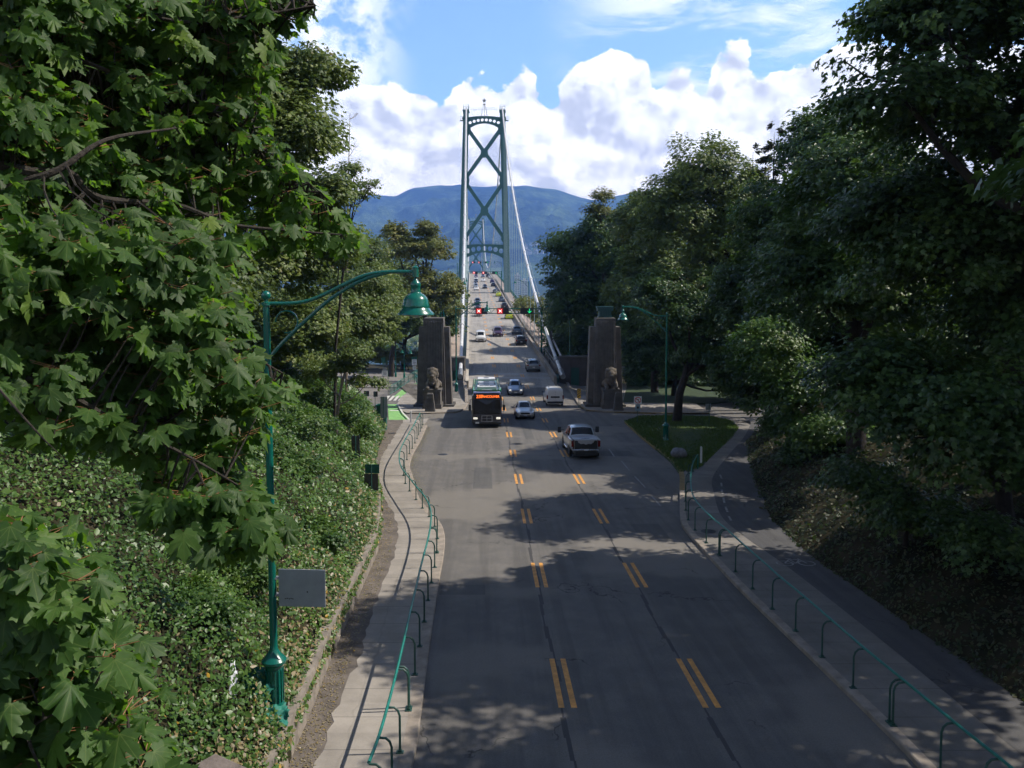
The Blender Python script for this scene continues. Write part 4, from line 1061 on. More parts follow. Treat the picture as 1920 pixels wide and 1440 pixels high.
# wall flank along the left kerb of the approach
mb = MB()
fl = [(G(878, 757), 0.2), (G(877, 745), .9), (Vector((-5.75 + bridge_cx(105), 105, -GR * 105)), 1.35), (Vector((-5.75 + bridge_cx(113), 113, roadz(113))), .9)]
for (a, ha), (b_, hb) in zip(fl, fl[1:]):
    z = Vector((0, 0, 1)); x = Vector((-.35, 0, 0))
    mb.quad(a - z * .5, b_ - z * .5, b_ + z * hb, a + z * ha); mb.quad(a + z * ha, b_ + z * hb, b_ + z * hb + x, a + z * ha + x); mb.quad(a + x - z * .5, a + x + z * ha, b_ + x + z * hb, b_ + x - z * .5)
a, ha = fl[0]; mb.quad(a - Vector((0, 0, .5)), a + Vector((0, 0, ha)), a + Vector((-.35, 0, ha)), a + Vector((-.35, 0, -.5)))
o = recenter(mb.build('parapet_wall', M['wallc'])); tag(o, 'sloping concrete parapet beside the bus, joining the plaza kerb to the left bridge barrier', 'wall')
mb = MB(); fr = [(G(1052, 712), .95), (G(1070, 740), .45), (G(1083, 759), .2)]
for (a, ha), (b_, hb) in zip(fr, fr[1:]):
    z = Vector((0, 0, 1)); x = Vector((.35, 0, 0)); mb.quad(a - z * .5, a + z * ha, b_ + z * hb, b_ - z * .5); mb.quad(a + z * ha, a + z * ha + x, b_ + z * hb + x, b_ + z * hb); mb.quad(a + x - z * .5, b_ + x - z * .5, b_ + x + z * hb, a + x + z * ha)
o = recenter(mb.build('parapet_wall', M['wallc'])); tag(o, 'sloping dark concrete parapet joining the right bridge barrier to the plaza kerb', 'wall')

# ---------------------------------------------------------------- street lamps
def lamp(loc, label, height=9.35, arm=3.33, dirx=1, group='green bell street lamps', lean=0.0, detail=True, base=True, rz=0.0):
    t = thing('street_lamp', label, 'street lamp', loc, 0, group); t.rotation_euler = (0, lean, rz)
    k = arm / 3.33; d = dirx; Z = height; n = 20 if detail else 8
    mb = MB()
    mb.lathe((0, 0, 0), [(.085 if detail else .1, 1.2), (.072 if detail else .09, Z - .35), (.10, Z - .33), (.10, Z - .27), (.04, Z - .25), (.04, Z - .20)], n)
    po = mb.build('pole', M['lampg'], t, smooth=True)
    mb = MB(); mb.ball((0, 0, Z - .12), .10, 14); mb.build('finial', M['lampg'], po, smooth=True)
    if base:
        mb = MB(); mb.lathe((0, 0, 0), [(.27, -.3), (.27, .05), (.24, .10), (.21, .16), (.21, .2), (.185, .24), (.185, 1.02), (.20, 1.06), (.26, 1.10), (.27, 1.16), (.22, 1.22), (.17, 1.27), (.12, 1.34), (.09, 1.40), (.084, 1.5)], n)
        if detail:
            for q in range(16): a = q * math.pi / 8; mb.box((.19 * math.cos(a), .19 * math.sin(a), .62), (.03, .03, .7), Matrix.Rotation(a, 3, 'Z'))
        mb.build('base', M['lampg'], t, smooth=True)
    pu = lambda x, y: Vector((d * (x - 512) / 85 * k, 0, Z + (545 - y) / 85 * k))
    mb = MB(); mb.tube(cat([pu(517, 571), pu(560, 571), pu(592, 566), pu(625, 553), pu(662, 535), pu(700, 519), pu(740, 513), pu(792, 513)], 5), .042 * max(k, .8), 8); mb.build('arm', M['lampg'], t, smooth=True)
    mb = MB(); mb.tube(cat([pu(515, 676), pu(535, 652), pu(570, 618), pu(625, 570), pu(670, 540), pu(705, 524), pu(745, 513)], 5), .042 * max(k, .8), 8); mb.build('brace', M['lampg'], t, smooth=True)
    mb = MB(); mb.tube([pu(550 + 21 * math.cos(a), 606 + 21 * math.sin(a)) for a in [(.5 - q / 14 * 1.5) * math.pi * 1.05 + .15 for q in range(15)]], .02 if detail else .03, 6); mb.build('scroll', M['lampg'], t, smooth=True)
    c = pu(795, 545); mb = MB(); s_ = k
    prof = [(595, 33), (594, 35), (591, 34), (586, 28.5), (581, 25.5), (579, 26), (577, 26), (575, 25), (566, 23.5), (560, 20), (555, 14), (553, 10.5), (551, 9.5), (542, 9), (540, 9.8), (537, 10), (533, 8.5), (529, 5), (526, 3), (524, 2.5), (523, 6), (506, 6), (505, 7), (502, 2), (500, .5)]
    mb.lathe((c.x, 0, c.z), [(r / 85 * s_, (545 - y) / 85 * s_) for y, r in prof], 28 if detail else 10)
    sh = mb.build('lamp_shade', M['lampg'], t, smooth=True)
    mb = MB(); mb.ball((c.x, 0, c.z - 46 / 85 * s_), .17 * s_, 12, (1, 1, .6)); mb.build('bulb', material('frosted_bulb', (.45, .5, .48), .3) if 'bulbm' not in M else M['bulbm'], sh, smooth=True)
    return t
M['bulbm'] = material('frosted_glass', (.40, .46, .44), .3)
def on(px, py, dz=H): return G(px, py, dz)
L1 = GT(516, 1336); LK = L1.y / 19.0
lamp(L1 + Vector((0, 0, .02)), 'large green street lamp with bell shade rising from the ivy bank at the left', at(511, 545, L1.y).z - L1.z, 3.33 * LK, 1, lean=-R(.35))
p = on(1248, 826); lamp(p, 'green bell street lamp standing on the grass island at the right, arm pointing left', (826 - 583) / F * p.y, 3.3, -1)
p = on(855.5, 738); lamp(p, 'green bell street lamp on the plaza between left pylon and bridge, arm over the traffic', (738 - 573) / F * p.y, 3.75, 1)
def blamp(Y, s, label, h=9.0):
    lamp(Vector((bridge_cx(Y) + s * 9.6, Y, roadz(Y) - .3)), label, h, 3.4, -s, group='bell lamps along the bridge', detail=False, base=False)
blamp(127, 1, 'bell lamp at the start of the right bridge walkway beside the big cable', 9.2)
blamp(140, -1, 'tall bell lamp behind the left pylon at the start of the bridge', 12.0)
blamp(218, 1, 'bell lamp halfway along the right walkway before the near tower'); blamp(228, -1, 'bell lamp on the left walkway before the near tower')
blamp(400, 1, 'far bell lamp on the right side behind the near tower'); blamp(400, -1, 'far bell lamp on the left side behind the near tower')
def crook(px, py, label):
    p = on(px, py, 0); t = thing('crook_lamp', label, 'street lamp', p, 0, 'crook lamps by the left side road'); h = 4.6
    mb = MB(); mb.lathe((0, 0, 0), [(.16, 0), (.16, .7), (.09, .8), (.07, 1.0), (.055, h)], 10); mb.build('pole', M['lampg'], t, smooth=True)
    mb = MB(); mb.tube([(0, 0, h)] + [(.48 - .48 * math.cos(a), 0, h + .48 * math.sin(a)) for a in [q * math.pi / 8 for q in range(1, 9)]] + [(.96, 0, h - .25)], .045, 6); mb.build('arm', M['lampg'], t, smooth=True)
    mb = MB(); mb.lathe((.96, 0, h - .8), [(.34, 0), (.30, .06), (.2, .12), (.18, .3), (.08, .42), (.06, .6)], 14); mb.build('lamp_shade', M['lampg'], t, smooth=True)
crook(742, 707, 'left one of two green crook-necked lamps on the grass behind the bike lane'); crook(758, 709, 'right one of two green crook-necked lamps, nearer the left pylon')

# ---------------------------------------------------------------- lane signal gantries
def cross(mb, c, r, wd, y):
    for s in (-1, 1): mb.box((c[0], y, c[2]), (wd, .02, r * 2), Matrix.Rotation(s * R(45), 3, 'Y'))
def gantry(Y, label, left=True, right=True):
    cx = bridge_cx(Y); zr = roadz(Y); t = thing('signal_gantry', label, 'signal gantry', (cx, Y, zr), 0, 'overhead lane signal gantries')
    zb = 7.0; x0, x1 = (-10.0, 6.3)
    for x in (x0, x1): mb = MB(); mb.tube([(x, 0, -.6), (x, 0, zb + (3.6 if x < 0 else .6))], .13, 8); mb.build('post', M['lampg'], t)
    mb = MB()
    for dz in (-.42, .42): mb.tube([(x0, 0, zb + dz * .8), (x1, 0, zb + dz)], .075, 6)
    k = x0
    while k < x1 - .8: mb.tube([(k, 0, zb - .36), (k + .8, 0, zb + .38)], .035, 4); mb.tube([(k + .8, 0, zb + .38), (k + 1.6, 0, zb - .36)], .035, 4); k += 1.6
    mb.build('beam', M['lampg'], t)
    for i, x in enumerate((-3.4, .05, 3.9)):
        mb = MB(); mb.box((x, -.25, zb), (1.9 if i < 2 else 2.0, .35, 1.0)); s_ = mb.build('signal_box', M['black'], t, bevel=.03)
        mb = MB(); cx_ = x - .42 if i < 2 else x + .45
        if i < 2:
            mb.box((cx_, -.44, zb), (.86, .02, .86)); mb.build('lit_face', M['red_on'], s_)
            mb = MB(); cross(mb, (cx_, 0, zb), .30, .09, -.46); mb.build('cross_symbol', material('signal_cross', (.9, .5, .45), .5, emit=(1, .55, .5, 2)), s_)
        else:
            mb.box((cx_, -.44, zb + .08), (.12, .02, .6)); mb.box((cx_ - .14, -.44, zb - .14), (.12, .02, .42), Matrix.Rotation(R(-45), 3, 'Y')); mb.box((cx_ + .14, -.44, zb - .14), (.12, .02, .42), Matrix.Rotation(R(45), 3, 'Y')); mb.build('green_arrow', M['green_on'], s_)
gantry(138, 'nearest lane signal gantry, two red crosses and a green arrow above the bridge entrance')
gantry(311 + 6, 'middle lane signal gantry showing two red crosses beneath the near tower')
gantry(479, 'farthest lane signal gantry, seen small above the crest of the bridge')

# ---------------------------------------------------------------- railings
def bent_post(t, b, side, m, h=1.02, off=.26):
    """post with a curved top leaning towards side (unit vector)"""
    mb = MB(); z = Vector((0, 0, 1))
    pts = [b, b + z * (h - .2), b + z * (h - .08) + side * off * .15, b + z * (h - .01) + side * off * .45, b + z * h + side * off]
    mb.tube(pts, .026, 8); mb.box(b + z * .01, (.16, .12, .02)); mb.box(b + z * .03, (.08, .06, .06))
    return mb
def railing(base_px, extra, side, label, cat_='railing', off=.26, h=1.02, m1='railg'):
    base = [G(px, py, H) for px, py in base_px]
    O_ = base[len(base) // 2].copy(); t = thing('railing', label, cat_, O_); z = Vector((0, 0, 1))
    allp = base
    sd = []
    for k in range(len(allp)):
        d = allp[min(k + 1, len(allp) - 1)] - allp[max(k - 1, 0)]; d.z = 0; d.normalize(); sd.append(Vector((-d.y, d.x, 0)) * side)
    for k, b_ in enumerate(allp):
        mb = bent_post(t, b_ - O_, sd[k], M['railp'], h, off); mb.build('post', M['railp'], t, smooth=True)
    for j in extra:        # doubled posts at rail joints
        b_ = allp[j] + (allp[j + 1] - allp[j]).normalized() * .16; mb = bent_post(t, b_ - O_, sd[j], M['railp'], h, off); mb.build('post', M['railp'], t, smooth=True)
    top_ = [b_ + s_ * off + z * (h + .03) for b_, s_ in zip(allp, sd)]
    first, last = top_[0], top_[-1]
    dl = (top_[-1] - top_[-2]).normalized()
    mb = MB(); mb.tube([q - O_ for q in cat(top_, 6) + [last + dl * .35 - z * .05, last + dl * .5 - z * .3, last + dl * .52 - z * (h - .05)]], .034, 8); mb.build('handrail', M['railg'], t, smooth=True)
LP = [(718, 1530), (735, 1475), (750, 1411), (766, 1332), (778, 1265), (787, 1212), (795.5, 1166), (802.5, 1126), (809, 1093), (815, 1064), (819, 1037), (820, 1010), (815, 988), (804.6, 969), (792, 953), (780, 937), (768, 921), (760, 907), (757, 892),
      (758, 876), (763, 862), (768, 851), (773, 841), (778, 831), (782, 823), (785, 816), (788, 809), (791, 803), (793, 797)]
railing(LP, (3, 10, 18), 1, 'winding green tubular railing on the left kerb between pavement and road')
RP = [(1930, 1600), (1845, 1520), (1763, 1445), (1674, 1360), (1599.5, 1290), (1541, 1232), (1491.6, 1183), (1448, 1142), (1411, 1104), (1379, 1072), (1350, 1042), (1324, 1018), (1303, 994), (1290.5, 975), (1286, 957), (1285, 940), (1286, 922), (1290, 903), (1299, 884)]
railing(RP, (3, 10), -1, 'long green tubular railing along the right kerb, running out of the lower right corner')
FP = [(731, 741), (739, 736.5), (746, 732), (752, 727.5), (758, 723.5), (766, 717.5), (774, 712), (783, 706.5)]
def picket(base_px, label, dz=0.02, h=1.1):
    base = [G(px, py, dz) for px, py in base_px]; O_ = base[0].copy(); t = thing('railing', label, 'railing', O_); z = Vector((0, 0, 1))
    for b_ in base: mb = MB(); mb.tube([b_ - O_, b_ - O_ + z * h], .035, 6); mb.build('post', M['railp'], t)
    mb = MB()
    for q in (.18, h): mb.tube([b_ - O_ + z * q for b_ in base], .032, 6)
    for a, b_ in zip(base, base[1:]):
        for k in range(1, 9): c = a.lerp(b_, k / 9) - O_; mb.tube([c + z * .18, c + z * h], .01, 4)
    mb.build('handrail', M['railg'], t)
picket(FP, 'straight green picket railing beside the green bike lane near the left pylon')
picket([(786, 728), (781, 719), (776, 713), (786, 706)], 'short curved green railing on the grass just left of the left pylon', h=1.0)

# ---------------------------------------------------------------- signs, cabinet, posts, litter, boulder
def sign(px, py, panels, label, cat_='sign', polemat='railp', r=.03, dz=None, Y=None, top=None):
    p = G(px, py, H if dz is None else dz) if Y is None else GT(px, py); t = thing('sign_post', label, cat_, p); Y = p.y
    ytop = min(b[1] for b in panels) if top is None else top
    mb = MB(); mb.tube([(0, 0, -.1), (0, 0, at(px, ytop, Y).z - p.z)], r, 8); mb.build('pole', M[polemat], t)
    out = []
    for k, (x0, y0, x1, y1, mt, nm) in enumerate(panels):
        a = at(x0, y0, Y) - p; b_ = at(x1, y1, Y) - p
        mb = MB(); mb.box(((a.x + b_.x) / 2, -.05 if nm.startswith('front') else .045, (a.z + b_.z) / 2), (b_.x - a.x, .02, a.z - b_.z)); out.append((mb.build('panel', M[mt], t, bevel=.004), (a + b_) / 2, b_.x - a.x, a.z - b_.z))
    return t, out
sign(697, 957, [(684, 871, 711, 888, 'signg', 'back'), (682.5, 888.6, 709, 920, 'brownback', 'back')], 'back of a green-and-grey double sign on a post between ivy and pavement')
p = None
sign(667, 872, [(659, 817, 674.5, 860, 'brownback', 'back')], 'back of a narrow brown sign in the ivy, left of the short wall', Y=GT(667, 866).y)
sign(719.5, 812, [(713, 744, 726.5, 783, 'signback', 'back')], 'back of a tall narrow grey sign on a post in front of the green cabinet', r=.035)
sign(687, 760, [(682, 733, 692, 743, 'brownback', 'back')], 'small brownish sign back by the side road, left of its twin', dz=0.02)
sign(703.5, 760, [(700, 734, 708, 744, 'brownback', 'back')], 'small brownish sign back by the side road, right of its twin', dz=0.02)
sign(1329.5, 797, [(1323, 757, 1333, 769, 'signback', 'back')], 'back of a small grey sign at the back edge of the grass island')
t_, o_ = sign(1195, 793.5, [(1188.7, 743, 1203, 757.2, 'white', 'front'), (1191, 758.2, 1200.5, 770, 'bluep', 'front')], 'white no-left-turn sign with red ring above a blue plate on the grass island')
(o, c, w_, h_) = o_[0]; mb = MB(); c3 = Vector((c.x, -.068, c.z)); rr = w_ * .42
for k in range(24):
    a, b_ = 2 * math.pi * k / 24, 2 * math.pi * (k + 1) / 24
    mb.quad(*[c3 + Vector((math.cos(q) * r_, 0, math.sin(q) * r_)) for q, r_ in ((a, rr * .78), (b_, rr * .78), (b_, rr), (a, rr))])
mb.box(c3 + Vector((0, -.006, 0)), (rr * 1.75, .004, rr * .16), Matrix.Rotation(R(45), 3, 'Y')); mb.build('red_ring', M['redp'], o).parent = t_
mb = MB(); c4 = c3 + Vector((0, -.002, 0)); mb.box(c4 + Vector((rr * .22, 0, -rr * .1)), (rr * .14, .003, rr * .85)); mb.box(c4 + Vector((-rr * .02, 0, rr * .26)), (rr * .5, .003, rr * .14)); mb.prism([(-.58, .26), (-.2, .5), (-.2, .02)], lambda q: c4 + Vector((q[0] * rr, .001, q[1] * rr)), lambda q: c4 + Vector((q[0] * rr, -.002, q[1] * rr)))
mb.build('arrow', M['black'], t_)
(o, c, w_, h_) = o_[1]; mb = MB(); mb.lathe((c.x, -.062, c.z), [(w_ * .22, -.005), (w_ * .22, 0)], 14, 'y'); mb.build('emblem', M['black'], t_)
t_, o_ = sign(1085.3, 763, [(1082, 729, 1088.8, 746.5, 'yelp', 'front')], 'narrow yellow and black striped hazard marker at the kerb before the right pylon')
(o, c, w_, h_) = o_[0]; mb = MB()
for k in range(4):
    z0 = c.z - h_ / 2 + h_ * (k * .27); pts = [(-w_ / 2, z0), (w_ / 2, z0 + w_ * .8), (w_ / 2, z0 + w_ * .8 + h_ * .13), (-w_ / 2, z0 + h_ * .13)]
    pts = [(x, min(z, c.z + h_ / 2)) for x, z in pts]
    mb.poly([(c.x + x, -.064, z) for x, z in pts])
mb.build('black_stripe', M['black'], t_)
def lined(px, py, pan, label, dz=0.02):
    t_, o_ = sign(px, py, pan, label, dz=dz)
    for (o, c, w_, h_) in o_:
        if o.data.materials[0] is M['white']:
            mb = MB()
            for k in range(3): mb.box((c.x + (.04 if k % 2 else 0), -.064, c.z + h_ * (.26 - .25 * k)), (w_ * (.7 - .1 * k), .004, h_ * .08))
            mb.build('lettering', M['black'], t_)
lined(728, 741, [(716, 695, 726.8, 705, 'white', 'front'), (718, 689.5, 724.8, 694.6, 'signback', 'front')], 'white sign with a grey pointed plate above it beside the side road crossing')
lined(777, 717, [(772.5, 674, 781.5, 685, 'white', 'front'), (774, 686.5, 780.5, 693.5, 'white', 'front'), (771, 669, 782, 673.5, 'signg', 'front')], 'two small white notices under a green strip just left of the left pylon')
lined(719, 712, [(715, 670, 723, 680, 'signg', 'front')], 'small green sign in the shrubs behind the side road')
p = G(1168.8, 745); mb = MB(); mb.box((0, 0, 0), (.55, .03, .75)); o = mb.build('notice_plate', M['signback']); o.location = Vector((at(1169.3, 692, p.y).x, p.y - .3, at(1169, 692, p.y).z)); 
mb = MB(); mb.tube([(0, .04, -3.3), (0, .04, .36)], .03, 6); mb.build('pole', M['railp'], o); tag(o, 'pale notice plate at the right edge of the right pylon', 'sign')
# green cabinet
p = G(714.5, 808, H); t = thing('utility_cabinet', 'tall dark green metal cabinet behind a grey sign at the top of the left pavement', 'cabinet', p + Vector((0, .45, 0)))
mb = MB(); mb.box((0, 0, 1.02), (.78, .6, 2.04)); mb.build('body', M['signg'], t, bevel=.02)
mb = MB(); mb.box((0, 0, 2.08), (.9, .72, .08)); mb.box((0, 0, 2.15), (.6, .45, .08)); mb.build('lid', M['lampg'], t, bevel=.01)
mb = MB(); mb.box((.05, -.31, 1.0), (.6, .02, 1.7)); dr = mb.build('door', M['signg'], t, bevel=.005); mb = MB(); mb.box((.28, -.335, 1.05), (.03, .03, .14)); mb.build('handle', M['steel'], dr)
for px, py, h, lb in ((770.5, 792, 1.0, 'short white marker post at the top end of the left railing'), (1314.5, 869, 1.05, 'short white marker post on the grass beside the end of the right railing')):
    p = G(px, py, H); mb = MB(); mb.box((0, 0, h / 2), (.12, .1, h)); mb.frust((0, 0), h, h + .06, (.12, .1), (.03, .03)); mb.box((0, -.053, h * .8), (.09, .006, .12)); o = mb.build('marker_post', M['white'], bevel=.01); o.location = p; tag(o, lb, 'bollard', 'white marker posts')
# grey sign on the lamp pole, seen from behind
Ys_ = L1.y; a = at(520, 1067, Ys_); b_ = at(608, 1140, Ys_ - .1)
t = thing('sign_board', 'blank grey sheet-metal sign back clamped to the big lamp pole', 'sign', ((a.x + b_.x) / 2 + .02, Ys_ - .02, b_.z), R(-4))
w_ = b_.x - a.x; h_ = a.z - b_.z; mb = MB(); mb.box((0, 0, h_ / 2), (w_, .025, h_)); mb.build('panel', M['signback'], t, bevel=.006)
mb = MB()
for q in (.3, .75): mb.lathe((-w_ / 2 - .075, .02, h_ * q), [(.088, -.02), (.088, .02)], 14)
mb.build('clamp', M['steel'], t)
mb = MB()
for k in range(5): mb.box((-.36 + k * .04, -.0145, .17 + .01 * (k % 2)), (.03, .004, .02), Matrix.Rotation(R(20 * (k % 3)), 3, 'Y'))
mb.box((.12, -.0145, .33), (.03, .004, .03)); mb.build('scribble', M['black'], t)
# boulder
bm = bmesh.new(); bmesh.ops.create_icosphere(bm, subdivisions=4, radius=.46)
for v in bm.verts:
    n = vnoise(np.array([v.co[:]]), 3.2, 31)[0] * .2 + vnoise(np.array([v.co[:]]), 5, 32)[0] * .035; v.co *= 1 + n; v.co.x *= 1.15; v.co.z *= .82
me = bpy.data.meshes.new('boulder'); bm.to_mesh(me); bm.free(); me.materials.append(M['rock']); o = bpy.data.objects.new('boulder', me); C.objects.link(o); me.polygons.foreach_set('use_smooth', [True] * len(me.polygons))
o.location = G(1274, 851, H + .3) + Vector((0, .3, 0)); tag(o, 'grey rounded boulder on the grass island near the road edge', 'boulder')
# crumpled litter by the lamp
def crumple(name, loc, sx_, sy_, amp, m, label, cat_, seed, tilt=(0, 0, 0)):
    mb = MB(); n = 16; P = np.array([[(i / n - .5) * sx_, (j / n - .5) * sy_, 0] for j in range(n + 1) for i in range(n + 1)]); P[:, 2] = vnoise(P, 5 / max(sx_, sy_) * 1.6, seed) * amp; P[:, 0] += vnoise(P, 9, seed + 1) * amp * .5; P[:, 1] += vnoise(P, 7, seed + 2) * amp * .5
    mb.v = [tuple(q) for q in P]
    for j in range(n):
        for i in range(n):
            rr = math.hypot(i / n - .5, j / n - .5)
            if rr < .5 + .08 * math.sin(7 * math.atan2(j - n / 2, i - n / 2)): a = j * (n + 1) + i; mb._f((a, a + 1, a + n + 2, a + n + 1))
    o = mb.build(name, m, smooth=True); s = o.modifiers.new('thick', 'SOLIDIFY'); s.thickness = .008; o.location = loc; o.rotation_euler = tilt; return tag(o, label, cat_)
crumple('plastic_netting', L1 + Vector((-.42, -.3, .55)), .85, 1.1, .14, M['netg'], 'crumpled green plastic netting lying against the left side of the large lamp base', 'netting', 41, (R(55), R(10), 0))
crumple('plastic_netting', L1 + Vector((.0, -.35, .12)), .8, .6, .12, M['netg'], 'green plastic netting bunched at the foot of the large lamp base', 'netting', 47, (R(30), 0, 0))
pr = GT(437, 1300); crumple('white_rag', Vector((pr.x, pr.y, tz(pr.x, pr.y) + .25)), .18, .85, .05, material('white_plastic_film', (.6, .62, .66), .4), 'strip of white plastic caught in the ivy left of the large lamp', 'litter', 51, (R(50), 0, R(20)))

# pedestrian on the right walkway
Yp = 300.0; pz = roadz(Yp) + .18; px_ = (941.3 - CX) / F * Yp
me = bpy.data.meshes.new('person'); V_ = [(0, 0, .95), (0, 0, 1.2), (0, 0, 1.42), (0, 0, 1.52), (0, -.02, 1.68), (-.19, 0, 1.40), (-.27, .05, 1.12), (-.25, -.1, .88), (.19, 0, 1.40), (.27, -.05, 1.12), (.25, .12, .88), (-.1, 0, .9), (-.11, -.12, .5), (-.11, -.02, .06), (-.11, -.17, .04), (.1, 0, .9), (.11, .1, .5), (.11, .25, .08), (.11, .1, .04)]
E_ = [(0, 1), (1, 2), (2, 3), (3, 4), (2, 5), (5, 6), (6, 7), (2, 8), (8, 9), (9, 10), (0, 11), (11, 12), (12, 13), (13, 14), (0, 15), (15, 16), (16, 17), (17, 18)]
me.from_pydata(V_, E_, []); o = bpy.data.objects.new('person', me); C.objects.link(o); sk = o.modifiers.new('skin', 'SKIN')
rad = [.15, .15, .14, .06, .10, .07, .05, .035, .07, .05, .035, .10, .07, .05, .04, .10, .07, .05, .04]
for v, r_ in zip(me.skin_vertices[0].data, rad): v.radius = (r_, r_ * .85)
me.skin_vertices[0].data[0].use_root = True; o.modifiers.new('sub', 'SUBSURF').render_levels = 1
me.materials.append(material('dark_clothes', (.03, .03, .045), .9)); o.location = (px_, Yp, pz); tag(o, 'person in dark clothes walking on the right-hand bridge walkway before the tower', 'person')
hm = MB(); hm.ball((0, 0, 1.71), .105, 12, (.9, 1, 1.2)); hm.build('head', material('skin_tone', (.35, .2, .14), .6), o, smooth=True)

# towers of flats and houses on the far shore
def block(px0, px1, pyt, Y, label, floors):
    z0 = tz((px0 + px1) / 2 / F * Y - CX / F * Y, Y) - 3; X0 = (px0 - CX) / F * Y; X1 = (px1 - CX) / F * Y; zt = CAMZ + (YH - pyt) / F * Y
    t = thing('apartment_block', label, 'building', ((X0 + X1) / 2, Y, z0), 0, 'apartment blocks on the far shore'); w_ = X1 - X0; h = zt - z0
    mb = MB(); mb.box((0, w_ * .3, h / 2), (w_, w_ * .6, h)); mb.box((0, w_ * .3, h + 1.5), (w_ * .4, w_ * .3, 3)); mb.build('wall', M['concb'], t)
    mb = MB()
    for f in range(floors):
        z = h - 2.5 - f * 3.4
        for q in (-.25, .25): mb.box((q * w_, -.08, z), (w_ * .36, .2, 1.2))
    mb.build('window_band', M['winb'], t)
block(965, 975, 515, 1350, 'pale high-rise apartment block seen just right of the near tower leg', 16); block(976.5, 990, 525.5, 1400, 'lower pale apartment block right of the high-rise', 12)
hr = random.Random(5); mh = [material('house_white', (.6, .6, .6), .8), material('house_grey', (.35, .36, .38), .8)]
for k in range(16):
    px = hr.uniform(985, 1016); py = hr.uniform(455, 476); Y = 3350 + (476 - py) * 38
    q = at(px, py, Y); t = thing('house', 'tiny pale hillside house among trees below the mountain, right of the bridge tower', 'house', q - Vector((0, 0, 6)), hr.uniform(-.4, .4), 'hillside houses on the far shore')
    mb = MB(); mb.box((0, 0, 6), (15, 11, 11)); mb.build('wall', mh[k % 2], t); mb = MB(); mb.prism([(-8.5, 11.5), (8.5, 11.5), (0, 16)], lambda p: (p[0], -6.5, p[1]), lambda p: (p[0], 6.5, p[1])); mb.build('roof', mh[1], t)
# ---------------------------------------------------------------- vehicles
# stations: (y from the nose, z bottom, z belt, z top, half width, half width at top)
KIND = {
 'sedan': dict(L=4.6, st=[(0, .38, .52, .56, .62, .50), (.10, .22, .62, .68, .80, .62), (.85, .20, .76, .83, .89, .66), (1.35, .20, .86, .93, .90, .66), (2.15, .20, .90, 1.38, .90, .56), (2.9, .20, .92, 1.43, .90, .56), (3.35, .20, .93, 1.38, .90, .55), (4.0, .20, .95, 1.02, .89, .60), (4.5, .24, .90, .97, .85, .62), (4.6, .36, .72, .76, .76, .56)], ws=(3, 4), rw=(6, 7), sides=(3.25, 6.75), wh=(.82, 3.72, .31)),
 'hatch': dict(L=4.3, st=[(0, .38, .54, .60, .62, .50), (.10, .22, .68, .74, .82, .62), (.80, .20, .84, .92, .88, .66), (1.2, .20, .93, 1.0, .89, .66), (1.95, .20, .96, 1.46, .89, .58), (2.8, .20, .98, 1.52, .89, .58), (3.65, .20, 1.0, 1.45, .88, .56), (4.15, .22, .96, 1.05, .86, .66), (4.3, .34, .78, .84, .78, .60)], ws=(3, 4), rw=(6, 7), sides=(3.3, 6.6), wh=(.78, 3.45, .31)),
 'suv': dict(L=4.6, st=[(0, .40, .62, .70, .68, .55), (.10, .25, .82, .90, .86, .68), (.85, .24, .95, 1.04, .92, .70), (1.25, .24, 1.02, 1.10, .93, .70), (1.95, .24, 1.05, 1.60, .93, .62), (3.0, .24, 1.08, 1.68, .93, .62), (4.05, .24, 1.10, 1.60, .92, .60), (4.5, .26, 1.05, 1.14, .90, .72), (4.6, .38, .85, .92, .84, .68)], ws=(3, 4), rw=(6, 7), sides=(3.3, 6.6), wh=(.85, 3.70, .35)),
 'minivan': dict(L=5.0, st=[(0, .36, .58, .64, .68, .55), (.10, .22, .76, .82, .88, .66), (.70, .2, .90, .98, .96, .70), (1.15, .2, 1.0, 1.08, .97, .72), (2.05, .2, 1.02, 1.66, .97, .68), (3.2, .2, 1.04, 1.74, .97, .68), (4.65, .2, 1.06, 1.68, .96, .68), (4.92, .24, 1.02, 1.12, .94, .78), (5.0, .36, .82, .90, .88, .74)], ws=(3, 4), rw=(6, 7), sides=(3.3, 6.75), wh=(.9, 4.0, .34)),
 'cargo_van': dict(L=4.75, st=[(0, .36, .60, .66, .70, .55), (.10, .24, .82, .90, .86, .66), (.62, .22, .98, 1.06, .91, .70), (.95, .22, 1.05, 1.14, .91, .70), (1.65, .22, 1.10, 1.78, .92, .74), (2.4, .22, 1.12, 1.88, .92, .76), (4.5, .22, 1.12, 1.86, .92, .76), (4.68, .22, 1.08, 1.74, .91, .78), (4.75, .36, 1.0, 1.60, .88, .78)], ws=(3, 4), rw=None, sides=(3.35, 5.0), wh=(.8, 3.9, .33)),
 'pickup': dict(L=5.9, st=[(0, .50, .78, .86, .78, .62), (.10, .36, 1.05, 1.14, .95, .76), (1.0, .36, 1.16, 1.26, 1.0, .80), (1.5, .36, 1.20, 1.30, 1.0, .80), (2.1, .36, 1.22, 1.86, 1.0, .72), (3.0, .36, 1.24, 1.92, 1.0, .72), (3.75, .36, 1.24, 1.88, 1.0, .72), (3.98, .36, 1.24, 1.30, 1.0, .90)], ws=(3, 4), rw=(6, 7), sides=(3.3, 6.8), wh=(1.0, 4.75, .42)),
}
